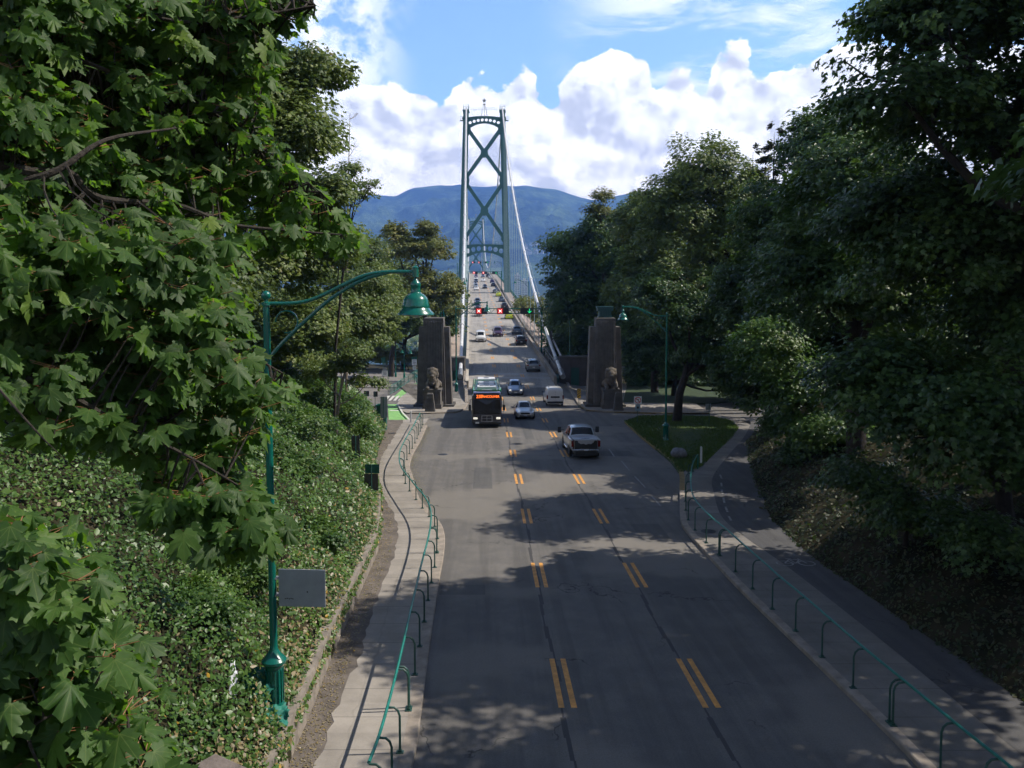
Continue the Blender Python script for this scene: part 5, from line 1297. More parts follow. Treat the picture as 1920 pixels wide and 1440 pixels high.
def ringpt(st, r, side):
    y, zb, zt, ztop, w_, wt = st
    zm = (zb + zt) / 2
    P_ = [(0, zb), (w_ * .86, zb), (w_ * .97, zb + .10), (w_ * 1.0, zm), (w_ * .975, zt - .04), (w_ * .955, zt), (wt * 1.02, ztop - .06), (wt * .86, ztop), (wt * .45, ztop + .035), (0, ztop + .045)]
    r = max(0, min(r, 9)); i = min(int(r), 8); f = r - i
    x = P_[i][0] * (1 - f) + P_[i + 1][0] * f; z = P_[i][1] * (1 - f) + P_[i + 1][1] * f
    return Vector((x * side, -y, z))
def surf(st, s, q):
    """q in -9..9 : 0 = roof centre, sign = side, |q| = 9 at the underside"""
    i = min(int(s), len(st) - 2); f = s - i; sd = 1 if q >= 0 else -1; r = 9 - abs(q)
    return ringpt(st[i], r, sd).lerp(ringpt(st[i + 1], r, sd), f)
def panel(st, s0, s1, q0, q1, L, off=.008, ns=2, nq=3, inset=(.06, .06)):
    ds, dq = (s1 - s0), (q1 - q0); s0, s1 = s0 + ds * inset[0], s1 - ds * inset[0]; q0, q1 = q0 + dq * inset[1], q1 - dq * inset[1]
    g = [[surf(st, s0 + (s1 - s0) * i / ns, q0 + (q1 - q0) * j / nq) for j in range(nq + 1)] for i in range(ns + 1)]
    n = (g[ns][0] - g[0][0]).cross(g[0][nq] - g[0][0])
    if n.length < 1e-6: n = Vector((0, 0, 1))
    n.normalize(); c = g[ns // 2][nq // 2]
    if n.dot(c - Vector((0, c.y * 1.0, .8)) + Vector((0, (1 if s0 < len(st) / 2 else -1) * .3, 0))) < 0: n = -n
    mb = MB(); h = Vector((0, L / 2, 0))
    for i in range(ns):
        for j in range(nq): mb.quad(*[p + n * off + h for p in (g[i][j], g[i + 1][j], g[i + 1][j + 1], g[i][j + 1])])
    b = [g[0][j] for j in range(nq + 1)] + [g[i][nq] for i in range(1, ns + 1)] + [g[ns][j] for j in range(nq - 1, -1, -1)] + [g[i][0] for i in range(ns - 1, 0, -1)]
    for a, c_ in zip(b, b[1:] + b[:1]): mb.quad(a + h - n * .01, c_ + h - n * .01, c_ + n * off + h, a + n * off + h)
    return mb
def wheel(t, x, y, r, wd=.22):
    s = 1 if x > 0 else -1
    mb = MB(); mb.lathe((x, y, r), [(r * .6, -wd / 2), (r * .93, -wd / 2), (r, -wd / 2 + .03), (r, wd / 2 - .03), (r * .93, wd / 2), (r * .6, wd / 2)], 20, 'x'); w_ = mb.build('wheel', M['rubber'], t, smooth=True)
    mb = MB(); mb.lathe((x, y, r), [(r * .62, s * (wd / 2 - .02)), (r * .58, s * (wd / 2 + .004)), (r * .2, s * (wd / 2 - .02)), (.03, s * (wd / 2))], 14, 'x'); mb.build('rim', M['rim'], w_, smooth=True)
def vehicle(px, py, kind, away, mat_, name, label, cat_, group=None, detail=2, lights=False, scale=1.0, yaw=0.0):
    K = KIND[kind]; L = K['L']; st = K['st']; p = GB(px, py); Y = p.y
    # centre of the vehicle lies half a length beyond its near end
    hd = -.03375 if Y < 85 else -(CX - 882) / F
    cy = Y + L / 2 * scale; cxp = p.x + hd * L / 2
    slope = (roadz(cy + 2) - roadz(cy - 2)) / 4
    t = thing(name, label, cat_, (cxp, cy, roadz(cy) + .004), 0, group)
    rz = math.atan(-hd) + (0 if away else math.pi) + yaw
    t.rotation_mode = 'QUATERNION'
    zax = Vector((0, -slope, 1)).normalized(); yax = Vector((-math.sin(rz), math.cos(rz), 0)); yax = (yax - zax * yax.dot(zax)).normalized(); xax = yax.cross(zax)
    t.rotation_quaternion = Matrix((xax, yax, zax)).transposed().to_quaternion(); t.scale = (scale,) * 3
    mb = MB(); nr = 19; n = len(st); h = L / 2
    sub = 3 if detail == 2 else 1
    ss = [i / sub for i in range((n - 1) * sub + 1)]
    for s in ss:
        for j in range(nr):
            q = -9 + j; q = q if j < nr else 0; v = surf(st, s, q if q != 0 else .0001); mb.v.append((v.x, v.y + h, v.z))
    for i in range(len(ss) - 1):
        for j in range(nr - 1): a = i * nr + j; mb._f((a, a + 1, a + nr + 1, a + nr))
    mb._f(tuple(range(nr))); mb._f(tuple((len(ss) - 1) * nr + j for j in range(nr))[::-1])
    body = mb.build('body', mat_, t, smooth=True)
    G_ = M['glass']
    panel(st, K['ws'][0], K['ws'][1], -2.6, 2.6, L, ns=2, nq=4, inset=(.08, .05)).build('windshield', G_, t)
    if K['rw']: panel(st, K['rw'][0], K['rw'][1], -2.6, 2.6, L, ns=2, nq=4, inset=(.10, .08)).build('rear_window', G_, t)
    if detail >= 1:
        for s in (-1, 1):
            a, b_ = K['sides']; mid = (a + b_) / 2 - .1
            segs = ((a, 4.0 + (0 if b_ < 5.5 else .0)),) if False else ((a, mid), (mid + .08, b_))
            if kind == 'cargo_van': segs = ((a + .1, b_),)
            for (u, v) in segs: panel(st, u, v, s * 3.05, s * 3.98, L, ns=4, nq=1, inset=(.02, .06)).build('side_window', G_, t)
    a, b_, r = K['wh']; hw = st[3][4]
    if detail >= 1:
        for x in (-1, 1):
            for y in (a, b_): wheel(t, x * (hw - .10), h - y, r)
        mb = MB()
        for x in (-1, 1):
            for y in (a, b_): mb.lathe((x * (hw - .01), h - y, r * 1.05), [(r * 1.16, 0), (r * 1.16, x * .012)], 18, 'x')
        mb.build('wheel_arch', M['black'], body)
    else:
        mb = MB()
        for x in (-1, 1):
            for y in (a, b_): mb.lathe((x * (hw - .1), h - y, r), [(r, -.1), (r, .12)], 10, 'x')
        mb.build('wheels', M['rubber'], t).name = 'wheel'
    Lf = st[1][4]; zf = st[1][2]
    # lights, plates, mirrors, trim
    for s in (-1, 1):
        if kind not in ('pickup',) or True:
            mb = MB(); mb.ball((s * (Lf - .20), h - .10, zf - .04), .12, 10, (1.35, .8, .75)); mb.build('headlight', M['lens_on'] if lights else M['lens'], t, smooth=True)
        if kind != 'pickup':
            tz_ = st[-2][2] - .06; tw_ = st[-2][4]; tall = {'cargo_van': .42, 'minivan': .3, 'suv': .2}.get(kind, .15); yb = -h + (L - st[-2][0])
            mb = MB(); mb.box((s * (tw_ - .08), yb - .03, tz_ - (0 if kind != 'cargo_van' else .05)), (.14 if kind in ('cargo_van',) else .26, .10, tall)); mb.build('tail_light', M['tail'], t, bevel=.02)
        if detail >= 1:
            my = h - st[3][0] - .45; mz = st[3][2] + .12; mw = st[3][4]
            mb = MB()
            if kind == 'pickup':
                mb.box((s * (mw + .12), my, mz + .02), (.28, .05, .05)); mb.box((s * (mw + .12), my, mz + .14), (.28, .05, .04)); mb.box((s * (mw + .36), my, mz + .14), (.26, .12, .42)); mb.build('mirror', M['black'], t, bevel=.03)
            else: mb.box((s * (mw + .10), my, mz), (.24, .12, .15)); mb.build('mirror', mat_ if kind != 'cargo_van' else M['black'], t, bevel=.04)
    if detail >= 1:
        mb = MB(); mb.box((0, h - .015, .56), (Lf * 1.05, .06, .16)); mb.box((0, h - .02, .34), (Lf * 1.25, .08, .12)); mb.build('grille', M['black'], t, bevel=.02)
        mb = MB(); mb.box((0, h + .03, .42), (.32, .02, .13)); mb.build('number_plate', M['plate'], t)
        if kind != 'pickup':
            yb = -h
            mb = MB(); mb.box((0, yb + .02, .42), (st[-1][4] * 1.9, .10, .20)); mb.build('bumper', M['black'] if kind in ('suv', 'cargo_van') else mat_, t, bevel=.03)
            mb = MB(); mb.box((0, yb - .02, .72 if kind != 'cargo_van' else .62), (.32, .03, .13)); mb.build('number_plate', M['plate'], t)
    return t, h, st, K

silver = paint('silver_paint', (.50, .51, .53), .75); champ = paint('champagne_paint', (.56, .53, .50), .6); bluesil = paint('blue_silver_paint', (.36, .42, .53), .7)
whitep = paint('white_paint', (.66, .66, .66), 0); greyp = paint('grey_paint', (.20, .21, .22), .6); darkg = paint('dark_grey_paint', (.035, .038, .045), .3)
blackp = paint('black_paint', (.015, .015, .017), .2); bluegrey = paint('blue_grey_paint', (.14, .19, .26), .6); maroon = paint('maroon_paint', (.07, .025, .05), .3)
yellowp = paint('yellow_paint', (.60, .66, .04), 0); purple = paint('purple_paint', (.05, .04, .11), .3); navy = paint('navy_paint', (.03, .045, .08), .3)

vehicle(985, 787, 'sedan', False, champ, 'parked_car' if False else 'car', 'pale champagne sedan in the middle lane just right of the bus', 'car')
vehicle(967, 742.5, 'hatch', False, bluesil, 'car', 'blue-silver sedan with headlights on, behind the champagne sedan beside the bus roof', 'car', lights=True)
t, h, st, K = vehicle(1041, 762, 'cargo_van', True, whitep, 'cargo_van', 'white windowless cargo van seen from behind in the right lane', 'van')
mb = MB(); mb.box((0, -h - .012, .98), (.95, .03, .17)); mb.build('handle_strip', M['black'], t, bevel=.01)
mb = MB(); mb.box((0, -h + .01, 1.05), (.012, .02, 1.2)); mb.build('door_seam', M['black'], t)
for s in (-.52, .52):
    mb = MB(); mb.tube([(s, -1.9, 1.93), (s, 1.0, 1.95)], .02, 6); mb.build('roof_rail', M['steel'], t)
t, h, st, K = vehicle(1097, 861.5, 'pickup', True, silver, 'pickup_truck', 'silver crew-cab pickup truck with dark silhouette decal on its tailgate, nearest vehicle on the right', 'pickup truck', yaw=.02)
# bed
yb0, yb1 = h - 3.98, -h + .08; mb = MB()
for s in (-1, 1):
    mb.box((s * .94, (yb0 + yb1) / 2, .98), (.14, yb0 - yb1, .62)); mb.box((s * .96, h - 4.75, 1.02), (.16, 1.25, .50)); mb.box((s * .97, yb0 - .75, .72), (.06, .3, .3))
mb.box((0, (yb0 + yb1) / 2, .62), (1.9, yb0 - yb1, .1)); mb.box((0, yb0 + .02, 1.0), (1.9, .06, .6)); mb.build('bed', silver, t, bevel=.03)
mb = MB(); mb.box((0, (yb0 + yb1) / 2 + .02, 1.30), (1.72, yb0 - yb1 - .06, .035)); mb.build('bed_cover', material('silver_bed_cover', (.40, .41, .43), .5, metal=.3, var=.1), t, bevel=.01)
mb = MB(); mb.box((0, yb1 - .02, .98), (1.56, .08, .62)); tg = mb.build('tailgate', silver, t, bevel=.02)
mb = MB(); yy = yb1 - .068      # dark jagged silhouette wrap with an eagle-like spread, plain shapes
mb.poly([(-.76, yy, .68), (.76, yy, .68), (.76, yy, 1.22), (.60, yy, 1.25), (.50, yy, 1.10), (.34, yy, 1.00), (.16, yy, 1.02), (0, yy, .96), (-.16, yy, 1.02), (-.34, yy, 1.00), (-.50, yy, 1.10), (-.60, yy, 1.25), (-.76, yy, 1.22)])
mb.build('tailgate_decal', M['black'], tg)
mb = MB(); zz = 1.322
mb.poly([(-.34, yb1 + .30, zz), (-.18, yb1 + .22, zz), (.18, yb1 + .22, zz), (.34, yb1 + .30, zz), (.22, yb1 + .42, zz), (.08, yb1 + .40, zz), (0, yb1 + .56, zz), (-.08, yb1 + .40, zz), (-.22, yb1 + .42, zz)][::-1]); mb.build('emblem_decal', M['black'], t)
mb = MB(); mb.box((0, yb1 - .062, .80), (.26, .02, .10)); mb.build('plate_lettering', M['plate'], t) if False else None
for s in (-1, 1):
    mb = MB(); mb.box((s * .90, yb1 - .03, 1.02), (.17, .10, .42)); mb.build('tail_light', M['tail'], t, bevel=.03)
    mb = MB(); mb.box((s * .80, h - 4.98, .42), (.05, .02, .3)); mb.build('mud_flap', M['black'], t)
    mb = MB(); mb.tube([(s * 1.02, h - 2.0, .42), (s * 1.02, h - 3.7, .42)], .05, 8); mb.build('side_step', M['chrome'], t)
mb = MB(); mb.box((0, -h - .06, .60), (1.86, .22, .16)); mb.box((0, -h - .02, .47), (1.7, .12, .14)); bp = mb.build('bumper', M['chrome'], t, bevel=.03)
mb = MB(); mb.box((0, -h - .18, .62), (.32, .02, .14)); mb.build('number_plate', M['plate'], bp)
mb = MB(); mb.box((0, -2.2 + 1.0, .44), (1.5, 4.2, .3)); mb.build('chassis', M['black'], t)

vehicle(1000.8, 699, 'suv', True, greyp, 'car', 'grey compact crossover seen from behind in the right lane beyond the cargo van', 'car')
vehicle(977.7, 649, 'minivan', True, blackp, 'minivan', 'black minivan seen from behind in the right lane below the green arrow', 'minivan')
vehicle(969.7, 628, 'suv', True, bluegrey, 'car', 'blue-grey crossover in the right lane directly ahead of the black minivan', 'car')
vehicle(901.5, 642, 'cargo_van', False, whitep, 'cargo_van', 'white high-roofed van coming toward the viewer alone in the left lane', 'van')
vehicle(934, 632, 'minivan', False, maroon, 'minivan', 'dark purple-maroon minivan in the middle lane coming toward the viewer', 'minivan')
q = 'cars queueing on the bridge'
vehicle(954.8, 599, 'minivan', True, yellowp, 'taxi', 'yellow taxi minivan seen from behind, just beyond the lane signals', 'taxi')
vehicle(897, 594, 'suv', False, silver, 'car', 'pale silver car in the left lane just beyond the white van', 'car', q, 1)
vehicle(895.2, 581, 'suv', False, darkg, 'car', 'dark car in the left lane close behind the silver one near the red cross', 'car', q, 1)
vehicle(895.4, 570.5, 'suv', False, navy, 'car', 'dark blue boxy car third in the close left-lane group', 'car', q, 1)
vehicle(946, 579.5, 'suv', True, darkg, 'car', 'dark crossover in the right lane ahead of the yellow taxi', 'car', q, 1)
vehicle(940.7, 566.3, 'hatch', True, bluegrey, 'car', 'small blue-grey car in the right lane between dark crossover and yellow car', 'car', q, 1)
vehicle(934.6, 556.4, 'hatch', True, yellowp, 'car', 'small yellow car in the right lane near the foot of the tower', 'car', q, 1)
vehicle(928.5, 550.3, 'hatch', True, greyp, 'car', 'small grey car just ahead of the small yellow car', 'car', q, 1)
vehicle(893.3, 544.5, 'sedan', False, whitep, 'car', 'white sedan heading the distant left-lane queue under the tower', 'car', q, 0)
vehicle(909.4, 541.6, 'suv', False, darkg, 'car', 'dark pickup-like car alone in the middle lane under the tower', 'car', q, 0)
vehicle(892, 536, 'hatch', False, silver, 'car', 'tiny silver car second in the distant left-lane queue', 'car', q, 0)
vehicle(892.5, 530, 'suv', False, blackp, 'car', 'tiny black car third in the distant left-lane queue', 'car', q, 0)
vehicle(892.6, 525, 'sedan', False, whitep, 'car', 'tiny white car fourth in the distant left-lane queue', 'car', q, 0)
vehicle(892.6, 521, 'suv', False, maroon, 'car', 'tiny dark red car at the far end of the left-lane queue', 'car', q, 0)
vehicle(906.6, 528.3, 'sedan', False, whitep, 'car', 'tiny white car in the middle lane near the bridge crest', 'car', q, 0)
vehicle(925, 537.8, 'suv', True, blackp, 'car', 'tiny black car in the right lane beyond the tower foot', 'car', q, 0)
vehicle(923, 531, 'suv', True, purple, 'car', 'tiny purple-blue car in the right lane ahead of the black one', 'car', q, 0)
vehicle(920, 523, 'hatch', True, whitep, 'car', 'tiny white car in the right lane close to the crest', 'car', q, 0)
vehicle(914.5, 520, 'suv', True, darkg, 'car', 'tiny dark car at the crest in the right lane', 'car', q, 0)

vehicle(892.4, 540, 'suv', False, greyp, 'car', 'tiny grey car between the white leader and the silver car of the left-lane queue', 'car', q, 0)
vehicle(918.3, 521.3, 'sedan', True, silver, 'car', 'tiny silver car in the right lane just before the crest', 'car', q, 0)
vehicle(905.5, 520.5, 'suv', False, bluegrey, 'car', 'tiny blue-grey car in the middle lane at the crest', 'car', q, 0)
# ---- city bus ----
p = GB(912.5, 803); cy = p.y + 6.7; rz = math.atan(.035) + math.pi
bus = thing('city_bus', 'city bus with dark front, green roof and orange route display in the left lane', 'bus', (p.x - .035 * 6.1, cy, roadz(cy) + .004)); bus.rotation_euler = (math.atan(GR) * 1.0, 0, rz); bus.scale = (1, 1.1, 1.03)
hb = 6.1; W2 = 1.29
busg = paint('bus_green_paint', (.03, .22, .07), 0); busb = paint('bus_dark_paint', (.018, .018, .026), .1); busblue = paint('bus_blue_paint', (.22, .26, .50), 0); buspink = paint('bus_coral_paint', (.55, .17, .15), 0)
mb = MB()      # body cross-sections, nose to tail
bst = [(0, .34, .90, .0), (.05, .30, .97, .0), (.28, .28, 1.0, .0), (11.9, .28, 1.0, 0), (12.2, .34, .96, 0)]
sec = []
for (y, zb, k, _) in bst:
    zt = 2.86 if y < .2 else 2.98
    sec.append([(x * k, hb - y, z) for x, z in ((-W2 * .96, zb), (-W2, zb + .15), (-W2, 2.3), (-W2 * .985, 2.65), (-W2 * .90, zt - .06), (-W2 * .7, zt), (W2 * .7, zt), (W2 * .90, zt - .06), (W2 * .985, 2.65), (W2, 2.3), (W2, zb + .15), (W2 * .96, zb))])
for s_ in sec: mb.v += s_
for i in range(len(sec) - 1):
    for j in range(12): a = i * 12 + j; b_ = i * 12 + (j + 1) % 12; mb._f((a, b_, b_ + 12, a + 12))
mb._f(tuple(range(12))); mb._f(tuple(48 + j for j in range(12))[::-1])
body = mb.build('body', busb, bus, bevel=.03)
mb = MB(); mb.box((0, hb - .42, 2.90), (2.34, .78, .16)); mb.build('front_dome', busblue, bus, bevel=.05)
mb = MB()
for s in (-1, 1):
    mb.tube([(s * 1.12, hb - .75, 2.98), (s * 1.17, hb - 1.25, 3.06), (s * 1.17, -hb + .4, 3.06), (s * 1.12, -hb + .15, 2.98)], .12, 10)
    mb.box((s * 1.20, -.5, 2.80), (.16, 10.4, .36))
mb.box((0, hb - 1.25, 3.0), (2.3, .22, .12)); mb.box((0, -.4, 2.985), (2.3, 10.6, .05)); mb.build('roof_shroud', busg, bus, smooth=True)
mb = MB(); mb.box((0, hb - 1.05, 3.06), (.9, .16, .06)); mb.build('roof_hatch', M['plate'], bus)
ru = material('white_roof_unit', (.62, .63, .66), .5, var=.08, vscale=2)
for y, L_, w_, h_ in ((3.7, 1.6, 1.7, .28), (1.4, 1.3, 1.45, .24), (-1.0, 1.6, 1.65, .22), (-4.1, 2.2, 1.7, .34)):
    mb = MB(); mb.box((0, y, 3.02 + h_ / 2), (w_, L_, h_)); u = mb.build('roof_unit', ru, bus, bevel=.05)
    mb = MB()
    for q in ((-.45, .0, .45) if y > 3 else (0,)): mb.box((q, y, 3.02 + h_ + .015), (.36 if y > 3 else .5, L_ * .5, .03))
    mb.build('vent', M['steel'], u)
mb = MB()
for y in (2.5, .2, -2.4): mb.box((-.6, y, 3.06), (.35, .4, .12)); mb.box((.62, y + .1, 3.06), (.3, .4, .12))
mb.build('roof_fitting', M['tail'], bus)
# glass
mb = MB(); mb.box((0, hb + .012, 1.75), (2.26, .02, 1.22)); mb.box((0, hb + .016, 2.62), (2.1, .02, .36)); mb.build('windshield', M['glass'], bus, bevel=.01)
mb = MB(); mb.box((0, hb + .03, 1.2), (.03, .02, .7), Matrix.Rotation(R(60), 3, 'Y')); mb.box((.55, hb + .03, 1.28), (.03, .02, .7), Matrix.Rotation(R(70), 3, 'Y')); mb.build('wiper', M['black'], bus)
for s in (-1, 1):
    for k in range(7):
        mb = MB(); mb.box((s * (W2 + .006), hb - 1.5 - k * 1.5, 1.9), (.012, 1.34, .95)); mb.build('side_window', M['glass'], bus)
    mb = MB(); mb.box((s * (W2 + .008), -1.0, 2.56), (.014, 9.6, .30)); mb.build('side_stripe', buspink if s < 0 else busg, bus)
    mb = MB(); mb.box((s * (W2 + .006), -1.5, .85), (.012, 8.6, .8)); mb.build('side_panel', buspink if s < 0 else busg, bus)
    for y in (hb - 2.7, -hb + 3.2): wheel(bus, s * (W2 - .12), y, .48, .28)
    mb = MB(); mb.box((s * .98, hb + .02, .80), (.36, .06, .17)); mb.build('headlight', M['lens_on'], bus, bevel=.03)
    mb = MB(); mb.tube([(s * 1.1, hb - .05, 2.55), (s * 1.42, hb + .22, 2.35), (s * 1.44, hb + .22, 1.9)], .03, 6); mb.box((s * 1.45, hb + .2, 1.72), (.22, .12, .46)); mb.build('mirror', M['black'], bus, bevel=.02)
# destination display: a lit face with lettering
def text_mesh(body_, size, name, m, parent, loc, rot, space=1.0):
    cu = bpy.data.curves.new(name, 'FONT'); cu.body = body_; cu.size = size; cu.align_x = 'CENTER'; cu.align_y = 'CENTER'; cu.offset = size * .018; cu.extrude = .004; cu.space_character = space
    tmp = bpy.data.objects.new(name, cu); C.objects.link(tmp); dg = bpy.context.evaluated_depsgraph_get(); me = bpy.data.meshes.new_from_object(tmp.evaluated_get(dg)); bpy.data.objects.remove(tmp)
    me.name = name; me.materials.clear(); me.materials.append(m); o = bpy.data.objects.new(name, me); C.objects.link(o); o.parent = parent; o.location = loc; o.rotation_euler = rot; return o
mb = MB(); mb.box((0, hb + .028, 2.60), (1.9, .02, .34)); ds = mb.build('route_display', M['black'], bus)
ds['label'] = 'orange route display reading 257 VANCOUVER'
text_mesh('257', .36, 'lettering', M['led'], ds, (.62, hb + .045, 2.60), (R(90), 0, math.pi), 1.05)
text_mesh('VANCOUVER', .27, 'lettering', M['led'], ds, (-.26, hb + .045, 2.60), (R(90), 0, math.pi), 1.0)
# bike rack folded on the front
mb = MB()
for x in (-.42, 0, .42): mb.tube([(x, hb + .02, .55), (x, hb + .30, .60), (x, hb + .34, 1.05)], .02, 6)
for z, x in ((.58, .5), (.82, .48), (1.05, .45)): mb.tube([(-x, hb + .33, z), (x, hb + .33, z)], .02, 6)
mb.tube([(-.5, hb + .3, .58), (-.45, hb + .34, 1.05)], .02, 6); mb.tube([(.5, hb + .3, .58), (.45, hb + .34, 1.05)], .02, 6); mb.build('bike_rack', M['steel'], bus)
mb = MB(); mb.box((0, hb + .05, .42), (2.4, .14, .22)); bm_ = mb.build('bumper', M['black'], bus, bevel=.04)
mb = MB(); mb.box((.82, hb + .13, .44), (.32, .02, .15)); mb.build('number_plate', M['plate'], bm_)
mb = MB(); mb.poly([(.75, hb + .03, 2.32), (-.55, hb + .03, 2.32), (-.25, hb + .03, 2.02), (.05, hb + .03, 1.93), (.35, hb + .03, 2.1)]); mb.build('windshield_banner', navy, bus)
# ---------------------------------------------------------------- trees
def limb_tube(mb, a, b_, r0, r1, bend=.12, n=5, seg=4):
    a, b_ = Vector(a), Vector(b_); L = (b_ - a).length; off = Vector(rng.normal(size=3)) * L * bend
    pts = [a.lerp(b_, t_) + off * math.sin(math.pi * t_) * .5 + Vector((0, 0, -L * .04 * math.sin(math.pi * t_))) for t_ in [k / seg for k in range(seg + 1)]]
    mb.tube(pts, [r0 + (r1 - r0) * k / seg for k in range(seg + 1)], n, cap=False)
SZ = 1.0
def tree(label, lobes, Y, kind='leafR', leaf=.2, nl=None, crad=1.0, outline=None, base=None, trunk_r=.28, group=None, name='broadleaf_tree', dens=1.0, flat=.55, gap=.0, bark='bark', cat_='tree', limbs=22):
    """lobes: (px, py, half-width px, half-height px, depth offset m, depth radius m)"""
    s = Y / F; L_ = []
    for (px, py, hw, hh, dy, rd) in lobes:
        c = at(px, py, Y + dy); k = (Y + dy) / F; L_.append((c.x, c.y, c.z, hw * k, rd if rd else hw * k * .9, hh * k))
    cx_ = np.mean([l[0] for l in L_]) if base is None else base[0]; cy_ = Y if base is None else base[1]
    bz = tz(cx_, cy_) - .2
    t = thing(name, label, cat_, (cx_, cy_, bz), 0, group); O_ = np.array([cx_, cy_, bz])
    L_ = np.array(L_); vol = (L_[:, 3] * L_[:, 4] + L_[:, 3] * L_[:, 5] + L_[:, 4] * L_[:, 5])
    area_px = sum(l[2] * l[3] * 3.14 for l in lobes); lp = leaf / s
    N = int((nl or min(max(7.5 * area_px / (.42 * lp * lp), 3000), 60000)) * dens)
    rc = crad; nc = int(max(40, vol.sum() * 2.6 / (rc * rc)))
    li = rng.choice(len(L_), nc, p=vol / vol.sum()); u = unit(nc); u[:, 2] = np.where(u[:, 2] < -.35, -u[:, 2] * .6, u[:, 2])
    rr = rng.uniform(0, 1, nc) ** .38
    rr *= 1 + .16 * vnoise(u * 2.2 + li[:, None], 1.6, 21)
    Cc = L_[li, :3] + u * rr[:, None] * L_[li, 3:6]
    ground = terr(Cc[:, 0], Cc[:, 1]) + .5; Cc[:, 2] = np.maximum(Cc[:, 2], ground)
    # leaves
    csz = rng.uniform(.55, 1.25, nc) * rc; ci = rng.choice(nc, N, p=csz ** 2 / (csz ** 2).sum())
    o = unit(N) * (rng.uniform(0, 1, N) ** .45)[:, None] * csz[ci][:, None]; o[:, 2] *= (flat * rng.uniform(.7, 1.6, nc))[ci]
    outw = u[ci]
    o[:, 2] -= .22 * (o[:, 0] ** 2 + o[:, 1] ** 2) / np.maximum(csz[ci], .1)
    P = Cc[ci] + o
    Nn = np.array([0, 0, .85]) + outw * .55 + unit(N) * .55
    D = outw * .5 + o / np.maximum(csz[ci][:, None], .1) * .8 + unit(N) * .5 + np.array([0, 0, -.45])
    S = leaf * rng.uniform(.65, 1.3, N)
    tint = rng.uniform(0, 1, nc)[ci] * .62 + rng.uniform(0, 1, N) * .38
    leafmesh('crown', P - O_, Nn, D, S, outline or LOBE3, tint, M[kind], parent=t)
    mb = MB(); z1 = float(L_[:, 2].mean()) - bz; top_ = Vector((float(L_[:, 0].mean()) - O_[0], float(L_[:, 1].mean()) - O_[1], z1))
    k = [Vector((0, 0, -.3)), Vector((top_.x * .1, top_.y * .1, z1 * .35)), Vector((top_.x * .45, top_.y * .45, z1 * .7)), top_]
    mb.tube(k, [trunk_r * 1.3, trunk_r, trunk_r * .75, trunk_r * .4], 9, cap=False)
    for l in L_: limb_tube(mb, k[2].lerp(k[1], random.random() * .6), Vector(l[:3] - O_), trunk_r * .55, trunk_r * .2, .1, 6)
    for q in rng.choice(nc, min(limbs, nc), replace=False):
        l = L_[li[q]]; limb_tube(mb, Vector(l[:3] - O_) * .8 + k[2] * .2, Vector(Cc[q] - O_), trunk_r * .22, .02, .12, 4)
    mb.build('trunk', M[bark], t, smooth=True)
    return t
def conifer(label, px, pyt, pyb, Y, hw, kind='leafF', group=None, N=9000, leaf=.45):
    s = Y / F; top_ = at(px, pyt, Y); bot = at(px, pyb, Y); bz = min(tz(top_.x, Y), bot.z) - .2; t = thing('conifer_tree', label, 'tree', (top_.x, Y, bz), 0, group)
    Hh = top_.z - bz; hc = top_.z - bot.z; R_ = hw * s; nb = 150
    f = np.sort(rng.uniform(0, 1, nb) ** .8); ang = rng.uniform(0, 2 * math.pi, nb); ln = R_ * (f * .92 + .10) * rng.uniform(.7, 1.15, nb)
    bi = rng.choice(nb, N, p=(ln + .25) ** .6 / ((ln + .25) ** .6).sum()); v = rng.uniform(.05, 1, N) ** .7
    x = np.cos(ang[bi]) * ln[bi] * v; y = np.sin(ang[bi]) * ln[bi] * v; z = Hh - hc * f[bi] - v * ln[bi] * .28
    side = rng.normal(size=N) * .22 * ln[bi] * (1.05 - v); x += -np.sin(ang[bi]) * side; y += np.cos(ang[bi]) * side; z += rng.normal(size=N) * .12 - abs(side) * .3
    D = np.stack([np.cos(ang[bi]), np.sin(ang[bi]), -.35 + 0 * x], -1) + unit(N) * .6; Nn = np.array([0, 0, 1.0]) + unit(N) * .5
    leafmesh('crown', np.stack([x, y, z], -1), Nn, D, leaf * rng.uniform(.6, 1.2, N), NEED, rng.uniform(0, 1, N), M[kind], fan=False, parent=t)
    mb = MB(); mb.tube([(0, 0, -.3), (0, 0, Hh * .6), (0, 0, Hh - 2.5), (0, 0, Hh - .8)], [.3 * max(.6, R_ / 3), .14, .05, .015], 7, cap=False)
    for k in range(0, nb, 5): mb.tube([(0, 0, Hh - hc * f[k]), (math.cos(ang[k]) * ln[k] * .9, math.sin(ang[k]) * ln[k] * .9, Hh - hc * f[k] - ln[k] * .26)], [.05, .015], 4, cap=False)
    mb.build('trunk', M['bark'], t); return t

M['leafG'] = leaf_mat('fresh_green_leaf', [(0, (0.024, 0.06, 0.012)), (0.6, (0.055, 0.115, 0.02)), (1, (0.12, 0.17, 0.03))], 0.45, 0.3, (0.2, 0.42, 0.04))
gR = 'trees massed on the right of the road'; gL = 'trees on the left bank'
